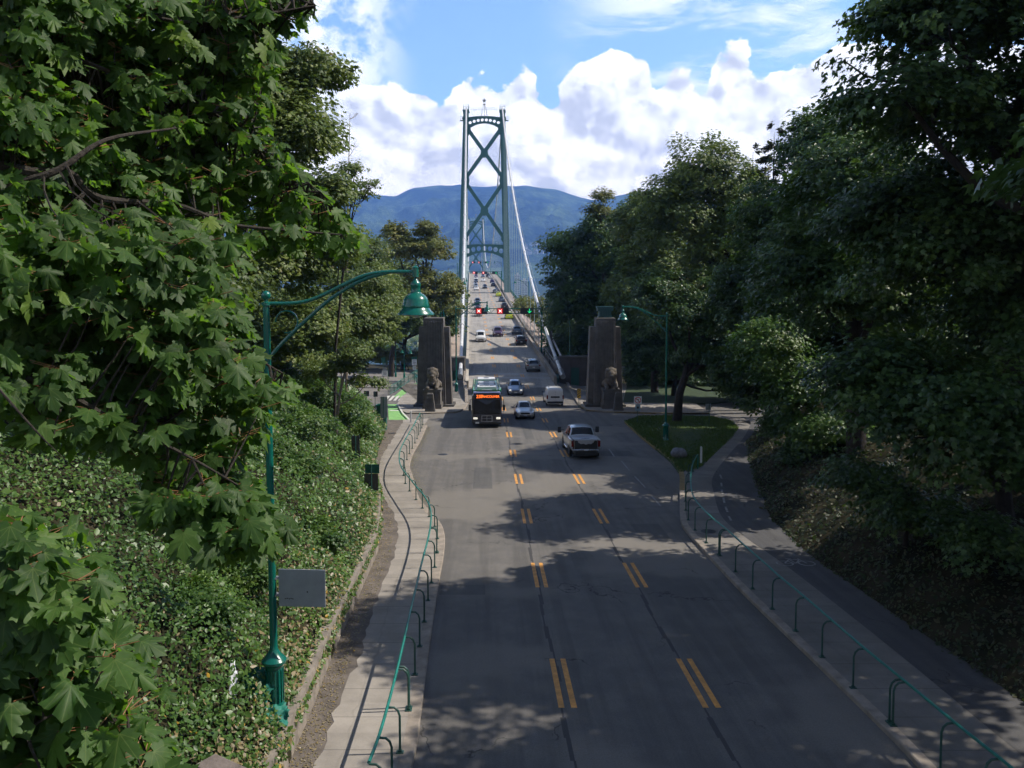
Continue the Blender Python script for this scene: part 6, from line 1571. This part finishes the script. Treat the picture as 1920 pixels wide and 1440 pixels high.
# right side, near to far: (px, py, half-w, half-h, dy, depth radius)
tree('huge dark maple filling the upper right corner with lacy branches against the clouds', [(1800, 60, 190, 150, 0, 3.2), (1700, 190, 130, 90, -1, 2.5), (1900, 250, 220, 190, 1, 3.5), (1700, 30, 110, 70, 1, 2.0), (1950, 0, 220, 200, 2, 4)], 27, leaf=.24, crad=.75, base=(19, 28), trunk_r=.38, group=gR, dens=.62)
tree('dark maple filling the right edge below the corner maple', [(1830, 480, 210, 190, 0, 4), (1700, 420, 150, 150, 1, 3.5), (1950, 600, 180, 240, 0, 4)], 31, leaf=.24, crad=.95, base=(20, 33), trunk_r=.4, group=gR)
tree('low spreading maple over the shaded right bank', [(1800, 780, 200, 120, 0, 3.5), (1650, 740, 130, 110, 2, 3.0), (1900, 850, 190, 110, -1, 3.0)], 27, leaf=.24, crad=.85, base=(16.5, 28), trunk_r=.25, group=gR)
tree('tall dark maple standing behind the low spreading one, left of the corner maple', [(1590, 360, 120, 140, 0, 4.5), (1650, 560, 150, 160, -1, 4), (1520, 540, 100, 150, 1, 4)], 42, leaf=.26, crad=1.2, base=(17.5, 43), trunk_r=.4, group=gR)
tree('maple with pale lit leaves overhanging the bike path bend', [(1500, 740, 80, 90, 0, 3), (1560, 820, 90, 70, -2, 2.5), (1440, 660, 60, 70, 1, 3)], 48, 'leafG', leaf=.22, crad=.9, base=(17.5, 48), trunk_r=.22, group=gR)
tree('rounded dark maple whose crown top touches the clouds right of the brown fir', [(1570, 290, 95, 95, 0, 4.5), (1480, 420, 90, 120, 2, 5), (1620, 400, 110, 120, -1, 5)], 58, leaf=.28, crad=1.3, base=(22, 58), trunk_r=.4, group=gR)
conifer('brownish fir with a ragged pointed top among the right-hand trees', 1452, 232, 640, 80, 100, 'leafB', gR, 16000, .5)
conifer('second brown-tinged fir just left of the taller one', 1412, 270, 600, 86, 70, 'leafB', gR, 10000, .5)
tree('tall pale-topped maple rising highest in the middle of the right-hand trees', [(1320, 330, 75, 78, 0, 4.5), (1255, 385, 55, 60, 0, 4), (1380, 360, 55, 75, 1, 4), (1275, 430, 80, 100, 0, 5), (1365, 450, 85, 120, 0, 5), (1310, 560, 100, 90, -1, 5)], 80, 'leafL', leaf=.30, crad=1.2, base=(27, 84), trunk_r=.42, group=gR, dens=.75)
tree('dark maple with a slanting trunk on the grass island', [(1290, 600, 75, 60, 0, 3.5), (1360, 580, 90, 80, 2, 4), (1240, 560, 60, 60, 2, 3), (1330, 668, 62, 40, 1, 3), (1400, 690, 60, 44, 2, 3)], 73, leaf=.24, crad=.9, base=(G(1268, 793).x, G(1268, 793).y), trunk_r=.36, group=gR)
tree('dark maple with light-edged boughs between the island tree and the brown fir', [(1420, 590, 85, 90, 0, 4), (1400, 690, 70, 50, -2, 3), (1470, 690, 70, 80, 0, 3.5), (1425, 745, 38, 40, -1, 2)], 68, leaf=.26, crad=1.0, base=(24.5, 70), trunk_r=.3, group=gR)
tree('dense round maple hiding the right pylon top and nearest the bridge cable', [(1095, 480, 78, 88, 0, 5.5), (1150, 440, 70, 62, 2, 5), (1205, 420, 50, 50, 2, 4), (1075, 580, 62, 90, 0, 5), (1150, 590, 70, 95, 0, 5)], 122, leaf=.42, crad=1.5, base=(15.5, 124), trunk_r=.45, group=gR)
tree('olive maple with bare upper limbs between the round maple and the tall pale-topped one', [(1215, 430, 70, 70, 0, 5), (1240, 520, 70, 80, 0, 5), (1190, 560, 55, 80, 0, 5)], 104, 'leafL', leaf=.36, crad=1.3, base=(17.5, 104), trunk_r=.4, group=gR)
tree('thin wispy tree top poking above the round maple beside the bridge', [(1130, 372, 26, 22, 0, 1.6), (1120, 395, 34, 14, 0, 1.6)], 119, 'leafY', leaf=.28, crad=.6, trunk_r=.16, group=gR, dens=.5, base=(12.9, 119))
conifer('small dark pointed fir spire above the trees beside the bridge', 1194, 352, 520, 128, 32, 'leafF', gR, 5000, .6)
tree('dark understorey maple behind the right pylon', [(1190, 660, 70, 50, 0, 4), (1240, 680, 60, 50, -3, 4), (1300, 690, 60, 45, -4, 4), (1380, 725, 55, 35, -6, 4)], 100, leaf=.32, crad=1.1, base=(19, 100), trunk_r=.3, group=gR)
tree('shrub with pale leaves at the foot of the right bank near the path bend', [(1465, 800, 45, 40, 0, 1.8), (1500, 870, 45, 30, -4, 1.5)], 52, 'leafR', leaf=.16, crad=.5, base=(17.5, 52), trunk_r=.08, group=gR, name='shrub', cat_='shrub')
tree('dark shrub mass on the right bank above the path', [(1620, 900, 80, 50, 0, 2), (1720, 960, 90, 60, -2, 2), (1840, 1010, 90, 60, -5, 2)], 31, 'leafR', leaf=.17, crad=.6, base=(14, 30), trunk_r=.08, group=gR, name='shrub', cat_='shrub', dens=.8)
# unseen maple beyond the right edge, added for dappled shade on the near road
tree('unseen overhanging maple beyond the far right edge, added to shade the near road', [(2300, 300, 380, 420, 0, 4.5), (2750, -250, 480, 380, 2, 5), (2900, 200, 400, 400, -3, 5)], 15, leaf=.3, crad=1.2, base=(15.5, 15), trunk_r=.45, group=gR, nl=26000)
tree('tall maple above the top right of the view', [(2120, -120, 240, 170, 0, 5), (2200, 80, 170, 240, 5, 4)], 26, leaf=.34, crad=1.2, base=(21, 29), trunk_r=.4, group=gR, nl=13000)
tree('dark understorey trees climbing the right bank behind the path', [(1560, 640, 120, 110, 0, 4), (1720, 640, 130, 120, -2, 4), (1860, 700, 120, 130, -5, 4), (1480, 600, 80, 120, 3, 4)], 52, leaf=.28, crad=1.1, base=(26, 52), trunk_r=.3, group=gR)
tree('dark filler maple between the round maple and the brown fir, low against the side road', [(1350, 620, 90, 110, 0, 5), (1250, 620, 70, 90, 4, 5), (1430, 700, 80, 60, -4, 4)], 96, leaf=.36, crad=1.3, base=(27, 97), trunk_r=.3, group=gR)
tree('dark trees closing the view behind the right pylon', [(1080, 640, 50, 60, 0, 4), (1140, 600, 60, 90, 4, 4), (1200, 600, 60, 100, 6, 5)], 132, leaf=.42, crad=1.4, base=(17, 134), trunk_r=.3, group=gR)
tree('unseen dark maple outside the right edge, added to shade the near road', [(2450, 60, 340, 330, 0, 4.5), (2650, 250, 330, 330, 3, 4.5), (2750, -150, 300, 300, -2, 5), (2350, 350, 250, 250, 4, 4)], 23, leaf=.3, crad=1.2, base=(23, 24), trunk_r=.4, group=gR, nl=26000)  # out of view, placed as an occluder for the right sidewalk
tree('unseen big maple outside the lower right corner, added to shade the foreground', [(4200, -300, 900, 900, 0, 4.5), (5000, -500, 900, 900, 1, 4.5)], 9, leaf=.3, crad=1.2, base=(19, 8), trunk_r=.4, group=gR, nl=18000)  # out of view, placed to block sun from the foreground
tree('bushy dark maple between the grass island and the brown fir', [(1490, 480, 100, 130, 0, 5), (1420, 560, 80, 120, 2, 4.5), (1560, 520, 90, 140, -2, 5), (1470, 660, 90, 80, -2, 4)], 64, leaf=.28, crad=1.15, base=(26, 66), trunk_r=.35, group=gR)
tree('dense dark maple behind and right of the shaded pylon', [(1200, 520, 75, 110, 0, 5), (1270, 560, 70, 120, 2, 5), (1180, 630, 60, 70, -2, 4), (1340, 520, 70, 110, 0, 5)], 114, leaf=.38, crad=1.4, base=(22, 116), trunk_r=.4, group=gR)
tree('dark leafy tree between the right pylon and the bridge cable', [(1075, 590, 50, 90, 0, 5), (1110, 520, 60, 90, 4, 5), (1060, 660, 34, 36, -4, 4)], 140, leaf=.42, crad=1.4, base=(12.5, 142), trunk_r=.35, group=gR)
# left side
tree('dense olive tree right behind the left pylon and bell lamp', [(790, 600, 60, 90, 0, 5), (740, 560, 60, 100, 2, 5), (700, 610, 50, 70, 0, 4), (840, 600, 26, 60, 4, 4)], 146, 'leafL', leaf=.42, crad=1.4, trunk_r=.4, group=gL, base=(-19, 148))
tree('olive trees closing the gap above the ivy bank behind the big lamp pole', [(420, 620, 130, 110, 0, 4), (560, 640, 90, 90, 2, 3.5), (300, 660, 120, 90, -2, 4)], 50, 'leafL', leaf=.22, crad=1.0, trunk_r=.25, group=gL, base=(-19, 51))
tree('olive tree filling the background between lamp arm and yellowing tree', [(690, 560, 60, 80, 0, 4), (640, 620, 60, 70, 0, 4), (610, 500, 60, 80, 0, 4)], 78, 'leafL', leaf=.28, crad=1.1, trunk_r=.3, group=gL, base=(-20.5, 79))
tree('olive-green tree behind the foreground maple, its rounded top against the sky', [(470, 180, 110, 130, 0, 4), (560, 150, 70, 60, 1, 3), (600, 128, 42, 24, 1, 2), (560, 260, 66, 80, 0, 4), (400, 330, 150, 140, 0, 5)], 34, 'leafL', leaf=.20, crad=.8, trunk_r=.35, group=gL, base=(-15, 35))
tree('broad olive tree with lower boughs reaching over the left bank', [(560, 390, 90, 70, 0, 4), (620, 350, 45, 36, 1, 2.5), (480, 520, 140, 110, 0, 5), (620, 470, 60, 60, 2, 3), (350, 560, 130, 120, -1, 5)], 44, 'leafL', leaf=.22, crad=.9, trunk_r=.35, group=gL, base=(-17, 45))
tree('drooping olive tree over the lower left bank behind the lamp arm', [(600, 590, 100, 75, 0, 4), (690, 610, 58, 60, 2, 3), (520, 650, 90, 60, -2, 3.5), (660, 540, 70, 45, 3, 3)], 60, 'leafL', leaf=.24, crad=.9, trunk_r=.25, group=gL, base=(-16.5, 61))
tree('tree with thin branches left of the pylon above the side road', [(720, 560, 45, 55, 0, 3.5), (700, 510, 40, 36, 0, 3), (690, 470, 34, 30, 0, 3)], 92, 'leafL', leaf=.28, crad=.8, trunk_r=.2, group=gL, base=(-26, 92))
tree('yellowing tree with several dark trunks behind the left pylon', [(775, 470, 52, 42, 0, 3.5), (740, 445, 30, 36, 0, 2.5), (815, 470, 32, 36, 0, 3), (800, 430, 24, 18, 0, 2), (790, 560, 55, 70, 0, 4), (840, 560, 26, 60, 0, 3)], 122, 'leafY', leaf=.34, crad=.9, trunk_r=.35, group=gL, base=(-12.5, 124), dens=.8)
tree('dark ivy-clad tree between the crook lamps and the left pylon', [(765, 580, 36, 60, 0, 3), (740, 600, 30, 60, 0, 3)], 132, 'leafR', leaf=.36, crad=.9, trunk_r=.4, group=gL, base=(-19, 133))
tree('green hedge-like shrubs behind the crook lamps', [(700, 668, 34, 22, 0, 2), (745, 672, 40, 20, 0, 2), (790, 672, 30, 18, 0, 2)], 148, 'leafY', leaf=.35, crad=.7, trunk_r=.08, group=gL, name='shrub', cat_='shrub', base=(-18, 149))
tree('slim young tree leaning over the ivy bank left of the pylon', [(640, 690, 30, 34, 0, 1.4), (690, 715, 34, 14, 0, 1.0), (665, 660, 32, 22, 0, 1.2), (600, 700, 30, 26, 0, 1.4)], 47, 'leafL', leaf=.16, crad=.45, trunk_r=.09, group=gL, base=(-9.8, 47), bark='bark2')
tree('bright green shrub rising from the ivy beside the green cabinet', [(660, 770, 40, 34, 0, 1.6), (600, 750, 60, 44, 0, 2), (690, 810, 22, 26, -4, 1)], 52, 'maple_s', leaf=.13, crad=.45, trunk_r=.06, group=gL, name='shrub', cat_='shrub', base=(-11.3, 52)) if False else None
tree('bright green bush rising from the ivy left of the green cabinet', [(655, 775, 40, 36, 0, 1.8), (590, 755, 60, 46, 0, 2.2), (688, 812, 20, 26, -4, 1)], 54, 'leafG', leaf=.15, crad=.5, trunk_r=.06, group=gL, name='shrub', cat_='shrub', base=(-11.5, 54))
tree('green bush on the ivy bank right behind the large lamp pole', [(560, 800, 70, 40, 0, 2.2), (480, 780, 80, 50, 0, 2.5)], 40, 'leafG', leaf=.14, crad=.5, trunk_r=.06, group=gL, name='shrub', cat_='shrub', base=(-12, 40))
tree('tall olive tree behind the upper left foreground maple', [(250, 200, 200, 200, 0, 4.5), (60, 300, 180, 260, 0, 5), (250, 520, 200, 150, 0, 4)], 24, 'leafL', leaf=.2, crad=.9, trunk_r=.35, group=gL, base=(-16, 25), dens=.7)
for k, (px, py, Y, r_, lb) in enumerate(((640, 860, 46, 30, 'bramble clump in the ivy just left of the narrow brown sign'), (560, 930, 34, 40, 'bramble clump in the ivy above the clamped grey sign'), (600, 1010, 29, 30, 'bramble clump near the wall above the grey sign, with pale leaves'), (440, 1080, 22, 46, 'leafy bramble clump left of the lamp pole at sign height'),
        (380, 1180, 19, 50, 'leafy bramble clump left of the lamp base'), (300, 960, 27, 60, 'bramble clump seen through the gap under the foreground maple'), (480, 900, 33, 50, 'bramble clump behind the lamp pole, half-way up the bank'))):
    p = at(px, py, Y); z = tz(p.x, Y); q = (z - CAMZ) / Y; yy = YH - q * F
    tree(lb, [(px, yy - r_ * .35, r_, r_ * .7, 0, r_ * Y / F), (px + r_ * .7, yy - r_ * .2, r_ * .6, r_ * .45, -.4, r_ * .6 * Y / F)], Y, 'leafG', leaf=.085 * (1 + Y / 90), crad=.3, trunk_r=.02, name='bramble', cat_='bush', group='bramble clumps on the ivy bank', limbs=8)
tree('row of dark shrubs behind the shaded grass right of the dark pylon', [(1190, 690, 40, 40, 0, 2.5), (1250, 680, 50, 50, 2, 2.5), (1320, 690, 50, 46, 0, 2.5), (1390, 715, 50, 44, -3, 2.5), (1215, 712, 44, 30, -4, 2.5), (1300, 718, 56, 28, -4, 2.5)], 119, leaf=.34, crad=.9, base=(24, 122), trunk_r=.12, group=gR, name='shrub', cat_='shrub')
tree('row of green shrubs closing the far end of the side road at the left', [(650, 675, 40, 34, 0, 2.5), (710, 668, 46, 30, 4, 2.5), (600, 690, 40, 40, -6, 2.5)], 150, 'leafG', leaf=.36, crad=.9, base=(-27, 150), trunk_r=.12, group=gL, name='shrub', cat_='shrub')
# bare tree against the cloud
def bare_tree(label, px, pyb, pyt, Y, spread, seed):
    r = random.Random(seed); b = at(px, pyb, Y); bz = tz(b.x, Y); t = thing('bare_tree', label, 'tree', (b.x, Y, bz)); mb = MB(); top_ = at(px + spread * .3, pyt, Y) - Vector((b.x, Y, bz))
    trunk = [Vector((0, 0, 0)), Vector((top_.x * .4, 0, top_.z * .6)), top_]; mb.tube(trunk, [.12, .07, .015], 6)
    def br(p, d, L, rad, n):
        q = p + d * L; m_ = p.lerp(q, .5) + Vector((0, 0, -.06 * L)); mb.tube([p, m_, q], [rad, rad * .75, rad * .45], 4, cap=False)
        if n: 
            for _ in range(3): br(p.lerp(q, r.uniform(.4, 1)), (d + Vector((r.uniform(-.8, .8), r.uniform(-.8, .8), r.uniform(-.2, .8)))).normalized(), L * r.uniform(.45, .7), rad * .5, n - 1)
    for k in range(11):
        f = .55 + .43 * k / 10; p = trunk[1].lerp(trunk[2], max(0, (f - .6) / .4)) if f > .6 else trunk[1] * (f / .6)
        br(p, Vector((r.choice((-.5, 1, 1)) * r.uniform(.4, 1), r.uniform(-.6, .6), r.uniform(.2, .9))).normalized(), 2.0 * (1.25 - f), .03, 3)
    mb.build('branches', M['bark2'], t)
bare_tree('leafless pale-twigged tree silhouetted against the cloud at the left', 646, 430, 212, 66, 34, 3)
tree('feathery light tree below the leafless one at the edge of the left trees', [(660, 320, 30, 16, 0, 1.2), (690, 345, 26, 8, 0, .8), (665, 365, 38, 12, 0, 1.2)], 50, 'leafL', leaf=.16, crad=.35, trunk_r=.08, base=(-10.5, 50), dens=.5)
# trees beside and below the bridge
tree('pale green treetops right of the bridge railing below the high-rise', [(1012, 590, 20, 36, 0, 6), (985, 575, 16, 24, 12, 6), (1035, 610, 20, 30, -10, 5)], 172, 'leafY', leaf=.6, crad=1.8, trunk_r=.4, base=(12, 172), group=gR)
tree('dark treetop just left of the bridge behind the yellowing tree', [(852, 560, 20, 40, 0, 5), (838, 600, 20, 40, 0, 5)], 165, 'leafL', leaf=.5, crad=1.6, trunk_r=.4, base=(-15, 165), group=gL)
# wood on the far shore
n = 9000; X_ = rng.uniform(-330, 420, n); Yf = 960 + rng.uniform(0, 1, n) ** 1.4 * 1500; X_ = X_ * Yf / 1100; Zf = terr(X_, Yf); cl = vnoise(np.stack([X_, Yf, X_ * 0], -1), .03, 61)
tag(leafmesh('distant_wood', np.stack([X_, Yf, Zf + rng.uniform(0, 1, n) * (16 + 8 * cl)], -1), np.array([0, -.3, .8]) + unit(n) * .6, unit(n), rng.uniform(5, 12, n), LOBE3, rng.uniform(0, 1, n) * .6 + .2 + cl * .2, M['leafL']), 'far-off wooded shore below the mountain, seen between the bridge cables', 'wood', kind='stuff')

# the footbridge-like overpass the picture was taken from (unseen behind and below the viewer; added to cut skylight on the near road)
ov = thing('overpass', 'unseen concrete road overpass the viewer stands on, added to shade the near road', 'bridge', (2, -7, 6.2)); ov.rotation_euler = (0, 0, 0)
mb = MB(); mb.box((0, 0, .55), (64, 11.4, 1.1)); mb.box((0, 5.4, 1.3), (64, .3, .5)); mb.box((0, -5.5, 1.3), (64, .3, .5)); mb.build('deck', M['wallc'], ov, bevel=.03)
for x in (-15.5, 17.0):
    mb = MB(); mb.box((x, 0, -3.4), (1.4, 10.6, 6.8)); mb.build('abutment', M['wallc'], ov, bevel=.03)
# ---------------------------------------------------------------- ivy and undergrowth on the banks
def bank(n, side, y0, y1, dmax, s0, mname, outline, lift, rndfn, label, name, yexp=1.0):
    a, b_ = y0 ** (1 - yexp) if yexp != 1 else math.log(y0), y1 ** (1 - yexp) if yexp != 1 else math.log(y1)
    u = rng.uniform(0, 1, n); Y = np.exp(a + (b_ - a) * u) if yexp == 1 else (a + (b_ - a) * u) ** (1 / (1 - yexp))
    d = rng.uniform(0, 1, n) ** 1.35 * dmax
    if side < 0: X = np.interp(Y, XLy, XLx) - d - .05
    else: X = np.interp(Y, XRy, XRx) + d
    Z = terr(X, Y); e = .25
    gx_ = (terr(X + e, Y) - terr(X - e, Y)) / (2 * e); gy_ = (terr(X, Y + e) - terr(X, Y - e)) / (2 * e)
    Nn = np.stack([-gx_, -gy_, np.ones(n)], -1); Nn /= np.linalg.norm(Nn, axis=1, keepdims=True)
    hum = .5 + .5 * vnoise(np.stack([X, Y, X * 0], -1), 1.3, 71); thick = lift * (.35 + .65 * hum) * np.clip(.25 + d / 2.5, 0, 1)
    P = np.stack([X, Y, Z], -1) + Nn * (rng.uniform(0, 1, n) ** .6 * thick)[:, None]
    S = s0 * rng.uniform(.55, 1.3, n) * np.where(rng.uniform(0, 1, n) < .16, 1.6, 1) * (1 + Y / 55)
    gapn = vnoise(np.stack([X, Y, X * 0], -1), 1.9, 77) + .5 * vnoise(np.stack([X, Y, X * 0], -1), 4.5, 78)
    kp_ = (gapn > -.55) | (rng.uniform(0, 1, n) < .35); P, Nn, S, d, Y, X = P[kp_], Nn[kp_], S[kp_], d[kp_], Y[kp_], X[kp_]; n = len(Y)
    if side < 0:      # keep the leaves off the lamp foot
        far_ = np.hypot(X - L1.x, Y - L1.y) > .42; P, Nn, S, d, Y, X = P[far_], Nn[far_], S[far_], d[far_], Y[far_], X[far_]; n = len(Y)
    tag(leafmesh(name, P, Nn * .9 + unit(n) * .75 + np.array([0, -.25, .2]), unit(n) + np.array([0, 0, -.3]), S, outline, rndfn(n, d, Y, X), M[mname], fan=len(outline) > 6), label, 'ground cover', kind='stuff')
def ivyr(n, d, Y, X):
    dry = 1 / (1 + np.exp((d - 1.0 - 1.3 * vnoise(np.stack([X, Y, X * 0], -1), .7, 81)) * 2.2)); far = np.clip(1.1 - Y / 60, .25, 1); u = rng.uniform(0, 1, n)
    cl = .5 + .5 * vnoise(np.stack([X, Y, X * 0], -1), 1.1, 82)
    return np.where(u < dry * .55 * far + .012, rng.uniform(.80, 1, n), np.clip(rng.uniform(0, .42, n) + cl * .42, 0, .79))
bank(190000, -1, 9, 88, 17, .072, 'ivy', OVAL, .8, ivyr, 'bank of ivy and brambles with dry leaves along the retaining wall', 'ivy_ground_cover')
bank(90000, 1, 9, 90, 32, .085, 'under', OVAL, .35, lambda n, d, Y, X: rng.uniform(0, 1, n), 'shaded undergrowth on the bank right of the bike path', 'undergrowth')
n = 5000; u = rng.uniform(0, 1, n); Yl = 10 * (88 / 10) ** u; Xl = np.interp(Yl, XLy, XLx) + rng.uniform(-.1, .55, n) ** 1; Zl = -GR * Yl + H + .01
tag(leafmesh('fallen_leaves', np.stack([Xl, Yl, Zl], -1), np.array([0, 0, 1.0]) + unit(n) * .35, unit(n), rng.uniform(.03, .07, n), OVAL, rng.uniform(.8, 1, n), M['ivy'], fan=False), 'dry leaf litter along the foot of the retaining wall', 'leaf litter', kind='stuff')
n = 3500; k_ = rng.integers(0, len(KL) - 1, n); kp = np.array([list(p) for p in KL])[k_]; kp[:, 0] += np.abs(rng.normal(size=n)) * .22 + .02; kp = kp[(kp[:, 1] > 42)]; n = len(kp)
tag(leafmesh('leaf_litter', kp + np.array([0, 0, .012]), np.array([0, 0, 1.0]) + unit(n) * .3, unit(n), rng.uniform(.05, .11, n), OVAL, rng.uniform(.79, .9, n), M['ivy'], fan=False), 'brown leaf litter in the gutter of the left kerb bend', 'leaf litter', kind='stuff')

# ---------------------------------------------------------------- foreground maple, upper left
mt = thing('maple_tree', 'big-leaved maple in the foreground at the left, its branches framing the view', 'tree', (-8.5, 6.5, tz(-8.5, 6.5)))
O_ = np.array(mt.location)
LIMBS = [[(-120, 430, 6.6), (20, 352, 6.6), (110, 318, 6.7), (200, 262, 7), (330, 240, 7.6)],
         [(-60, 300, 6.6), (60, 322, 6.8), (130, 325, 7), (190, 372, 7.2), (330, 384, 7.8), (430, 420, 8.4), (540, 432, 8.8), (640, 440, 9.2)],
         [(-80, 90, 7), (90, 92, 7.3), (200, 132, 7.6), (330, 170, 8.2), (470, 260, 8.8), (600, 360, 9.4)],
         [(-80, 505, 6.4), (80, 560, 6.6), (210, 605, 7), (330, 640, 7.4), (450, 660, 7.8), (530, 700, 8)],
         [(-80, -40, 7.2), (150, -10, 7.5), (330, 40, 8), (470, 30, 8.4), (590, 10, 8.8)],
         [(-80, 680, 5.8), (80, 720, 6), (220, 790, 6.3), (360, 860, 6.6), (480, 930, 6.9)],
         [(-80, 640, 5.4), (60, 800, 5.4), (120, 860, 5.5)], [(-80, 1010, 4.6), (60, 1060, 4.7), (150, 1110, 4.8)], [(-60, 1290, 4.2), (60, 1300, 4.3), (180, 1260, 4.6)], [(-60, 1440, 4.0), (30, 1380, 4.1), (140, 1330, 4.3), (260, 1380, 4.6)],
         [(330, 384, 7.8), (380, 470, 7.8), (440, 560, 8)], [(200, 605, 7), (260, 720, 7), (300, 800, 6.8)], [(470, 260, 8.8), (520, 330, 8.9), (560, 400, 9)], [(360, 860, 6.6), (420, 980, 6.7), (500, 1030, 6.8)]]
mb = MB(); LB = []
for k, l in enumerate(LIMBS):
    p = cat([at(*q) for q in l], 6); LB += p; r0 = .075 if k in (0, 1, 3) else (.05 if k in (2, 4, 5) else .018)
    mb.tube([q - Vector(O_) for q in p], [r0 * .62 * (1 - .82 * i / (len(p) - 1)) for i in range(len(p))], 7)
trunk_top = at(-140, 300, 6.6)
for k in (0, 1, 2, 3, 4, 5, 6, 7, 8, 9):
    a = at(*LIMBS[k][0]) - Vector(O_); zt_ = max(a.z - 1.2, 1.0); limb_tube(mb, (0.2, 0, zt_), a, .09, .035, .05, 7)
mb.tube([(0, 0, -.5), (.1, 0, 4), (-.1, 0.1, 9), (.1, 0, 14)], [.38, .3, .25, .15], 12)
LB = np.array([list(p) for p in LB])
def inpoly(x, y, poly):
    c = np.zeros(len(x), bool)
    for i in range(len(poly)):
        (x0, y0), (x1, y1) = poly[i], poly[i - 1]; m_ = (y0 > y) != (y1 > y); c ^= m_ & (x < (x1 - x0) * (y - y0) / (y1 - y0 + 1e-9) + x0)
    return c
REG = [((-60, -80), (585, -80), (560, 10), (530, 50), (505, 130), (490, 210), (525, 290), (570, 340), (605, 385), (650, 430), (652, 462), (575, 468), (500, 480), (450, 455), (400, 430), (300, 420), (-60, 420)),
       ((-60, 380), (390, 420), (440, 470), (430, 560), (440, 640), (512, 690), (520, 760), (470, 800), (445, 870), (450, 950), (490, 985), (470, 1020), (400, 1010), (340, 960), (330, 900), (280, 850), (130, 840), (60, 800), (-60, 780)),
       ((-60, 990), (40, 980), (120, 1030), (165, 1080), (125, 1140), (190, 1190), (225, 1250), (270, 1350), (280, 1470), (-60, 1500)),
       ((290, 880), (400, 900), (505, 960), (515, 1030), (460, 1055), (380, 1050), (300, 1000))]
CN = (430, 205, 62); clus = []; dens_ = []
for reg, n, d0, d1, sz in ((REG[0], 860, 6.4, 11.5, .175), (REG[1], 400, 5.6, 8.8, .18), (REG[2], 95, 4.0, 5.4, .18), (REG[3], 45, 6.0, 7.2, .18)):
    xs_ = np.array([q[0] for q in reg]); ys_ = np.array([q[1] for q in reg]); got = 0
    while got < n:
        x = rng.uniform(xs_.min(), xs_.max(), 64); y = rng.uniform(ys_.min(), ys_.max(), 64); ok = inpoly(x, y, reg)
        for X_, Y_ in zip(x[ok], y[ok]):
            if got >= n: break
            dd = d0 + (d1 - d0) * (.55 * np.clip(X_ / 650, 0, 1) + .45 * rng.uniform()) ; clus.append((at(X_, Y_, dd), sz)); got += 1
P, Nn, D, S, Rn = [], [], [], [], []; pet = MB(); cam_p = Vector((0, 0, CAMZ))
for c, sz in clus:
    j = int(np.argmin(((LB - np.array(c)) ** 2).sum(1) + ((LB[:, 0] > c.x + .2) * 2.0))); a = Vector(LB[j])
    limb_tube(mb, a - Vector(O_), c - Vector(O_), .012, .004, .10, 4, 3)
    tw = (c - a).normalized() if (c - a).length > .05 else Vector((1, 0, 0))
    nl = random.randint(5, 9); tint = random.random()
    for q in range(nl):
        an = random.uniform(0, 2 * math.pi); h_ = Vector((math.cos(an), math.sin(an) , 0)); out = (h_ + tw * .5 + Vector((0, 0, random.uniform(-.75, -.1)))).normalized()
        pl = random.uniform(.06, .2); b_ = c + tw * random.uniform(-.12, .05); p0 = b_ + (h_ * .9 + Vector((0, 0, .25))) * pl
        pet.tube([b_ - Vector(O_), p0 - Vector(O_)], .0028, 3, cap=False)
        P.append(p0); tocam = (cam_p - p0).normalized(); n_ = Vector((0, 0, .75)) + tocam * random.uniform(.1, .55) + out * .35 + Vector(rng.normal(size=3)) * .28
        Nn.append(n_); D.append(out + Vector((0, 0, -.25))); S.append(sz * random.uniform(.62, 1.2)); Rn.append(min(1, max(0, .55 * tint + .45 * random.random())))
leafmesh('crown', np.array([list(p) for p in P]) - O_, np.array([list(p) for p in Nn]), np.array([list(p) for p in D]), np.array(S), MAPLE, np.array(Rn), M['maple'], fold=.20, droop=.22, parent=mt, uv=True)
mb.build('trunk', M['bark'], mt, smooth=True)
pet.build('leaf_stalks', material('reddish_leaf_stalk', (.20, .09, .035), .6), mt)

# ---------------------------------------------------------------- air
mb = MB(); mb.box((0, 4250, 350), (13700, 9300, 860))
hz = bpy.data.materials.new('haze_air'); hz.use_nodes = True; nt = hz.node_tree; nt.nodes.remove(nt.nodes['Principled BSDF'])
pv = nt.nodes.new('ShaderNodeVolumePrincipled'); pv.inputs['Color'].default_value = (.22, .44, 1.0, 1); pv.inputs['Density'].default_value = .00014; pv.inputs['Anisotropy'].default_value = 0.0
nt.links.new(pv.outputs[0], nt.nodes['Material Output'].inputs['Volume'])
hzo = tag(mb.build('haze', hz), 'thin blue haze in front of the far shore and mountains', 'haze', kind='stuff')
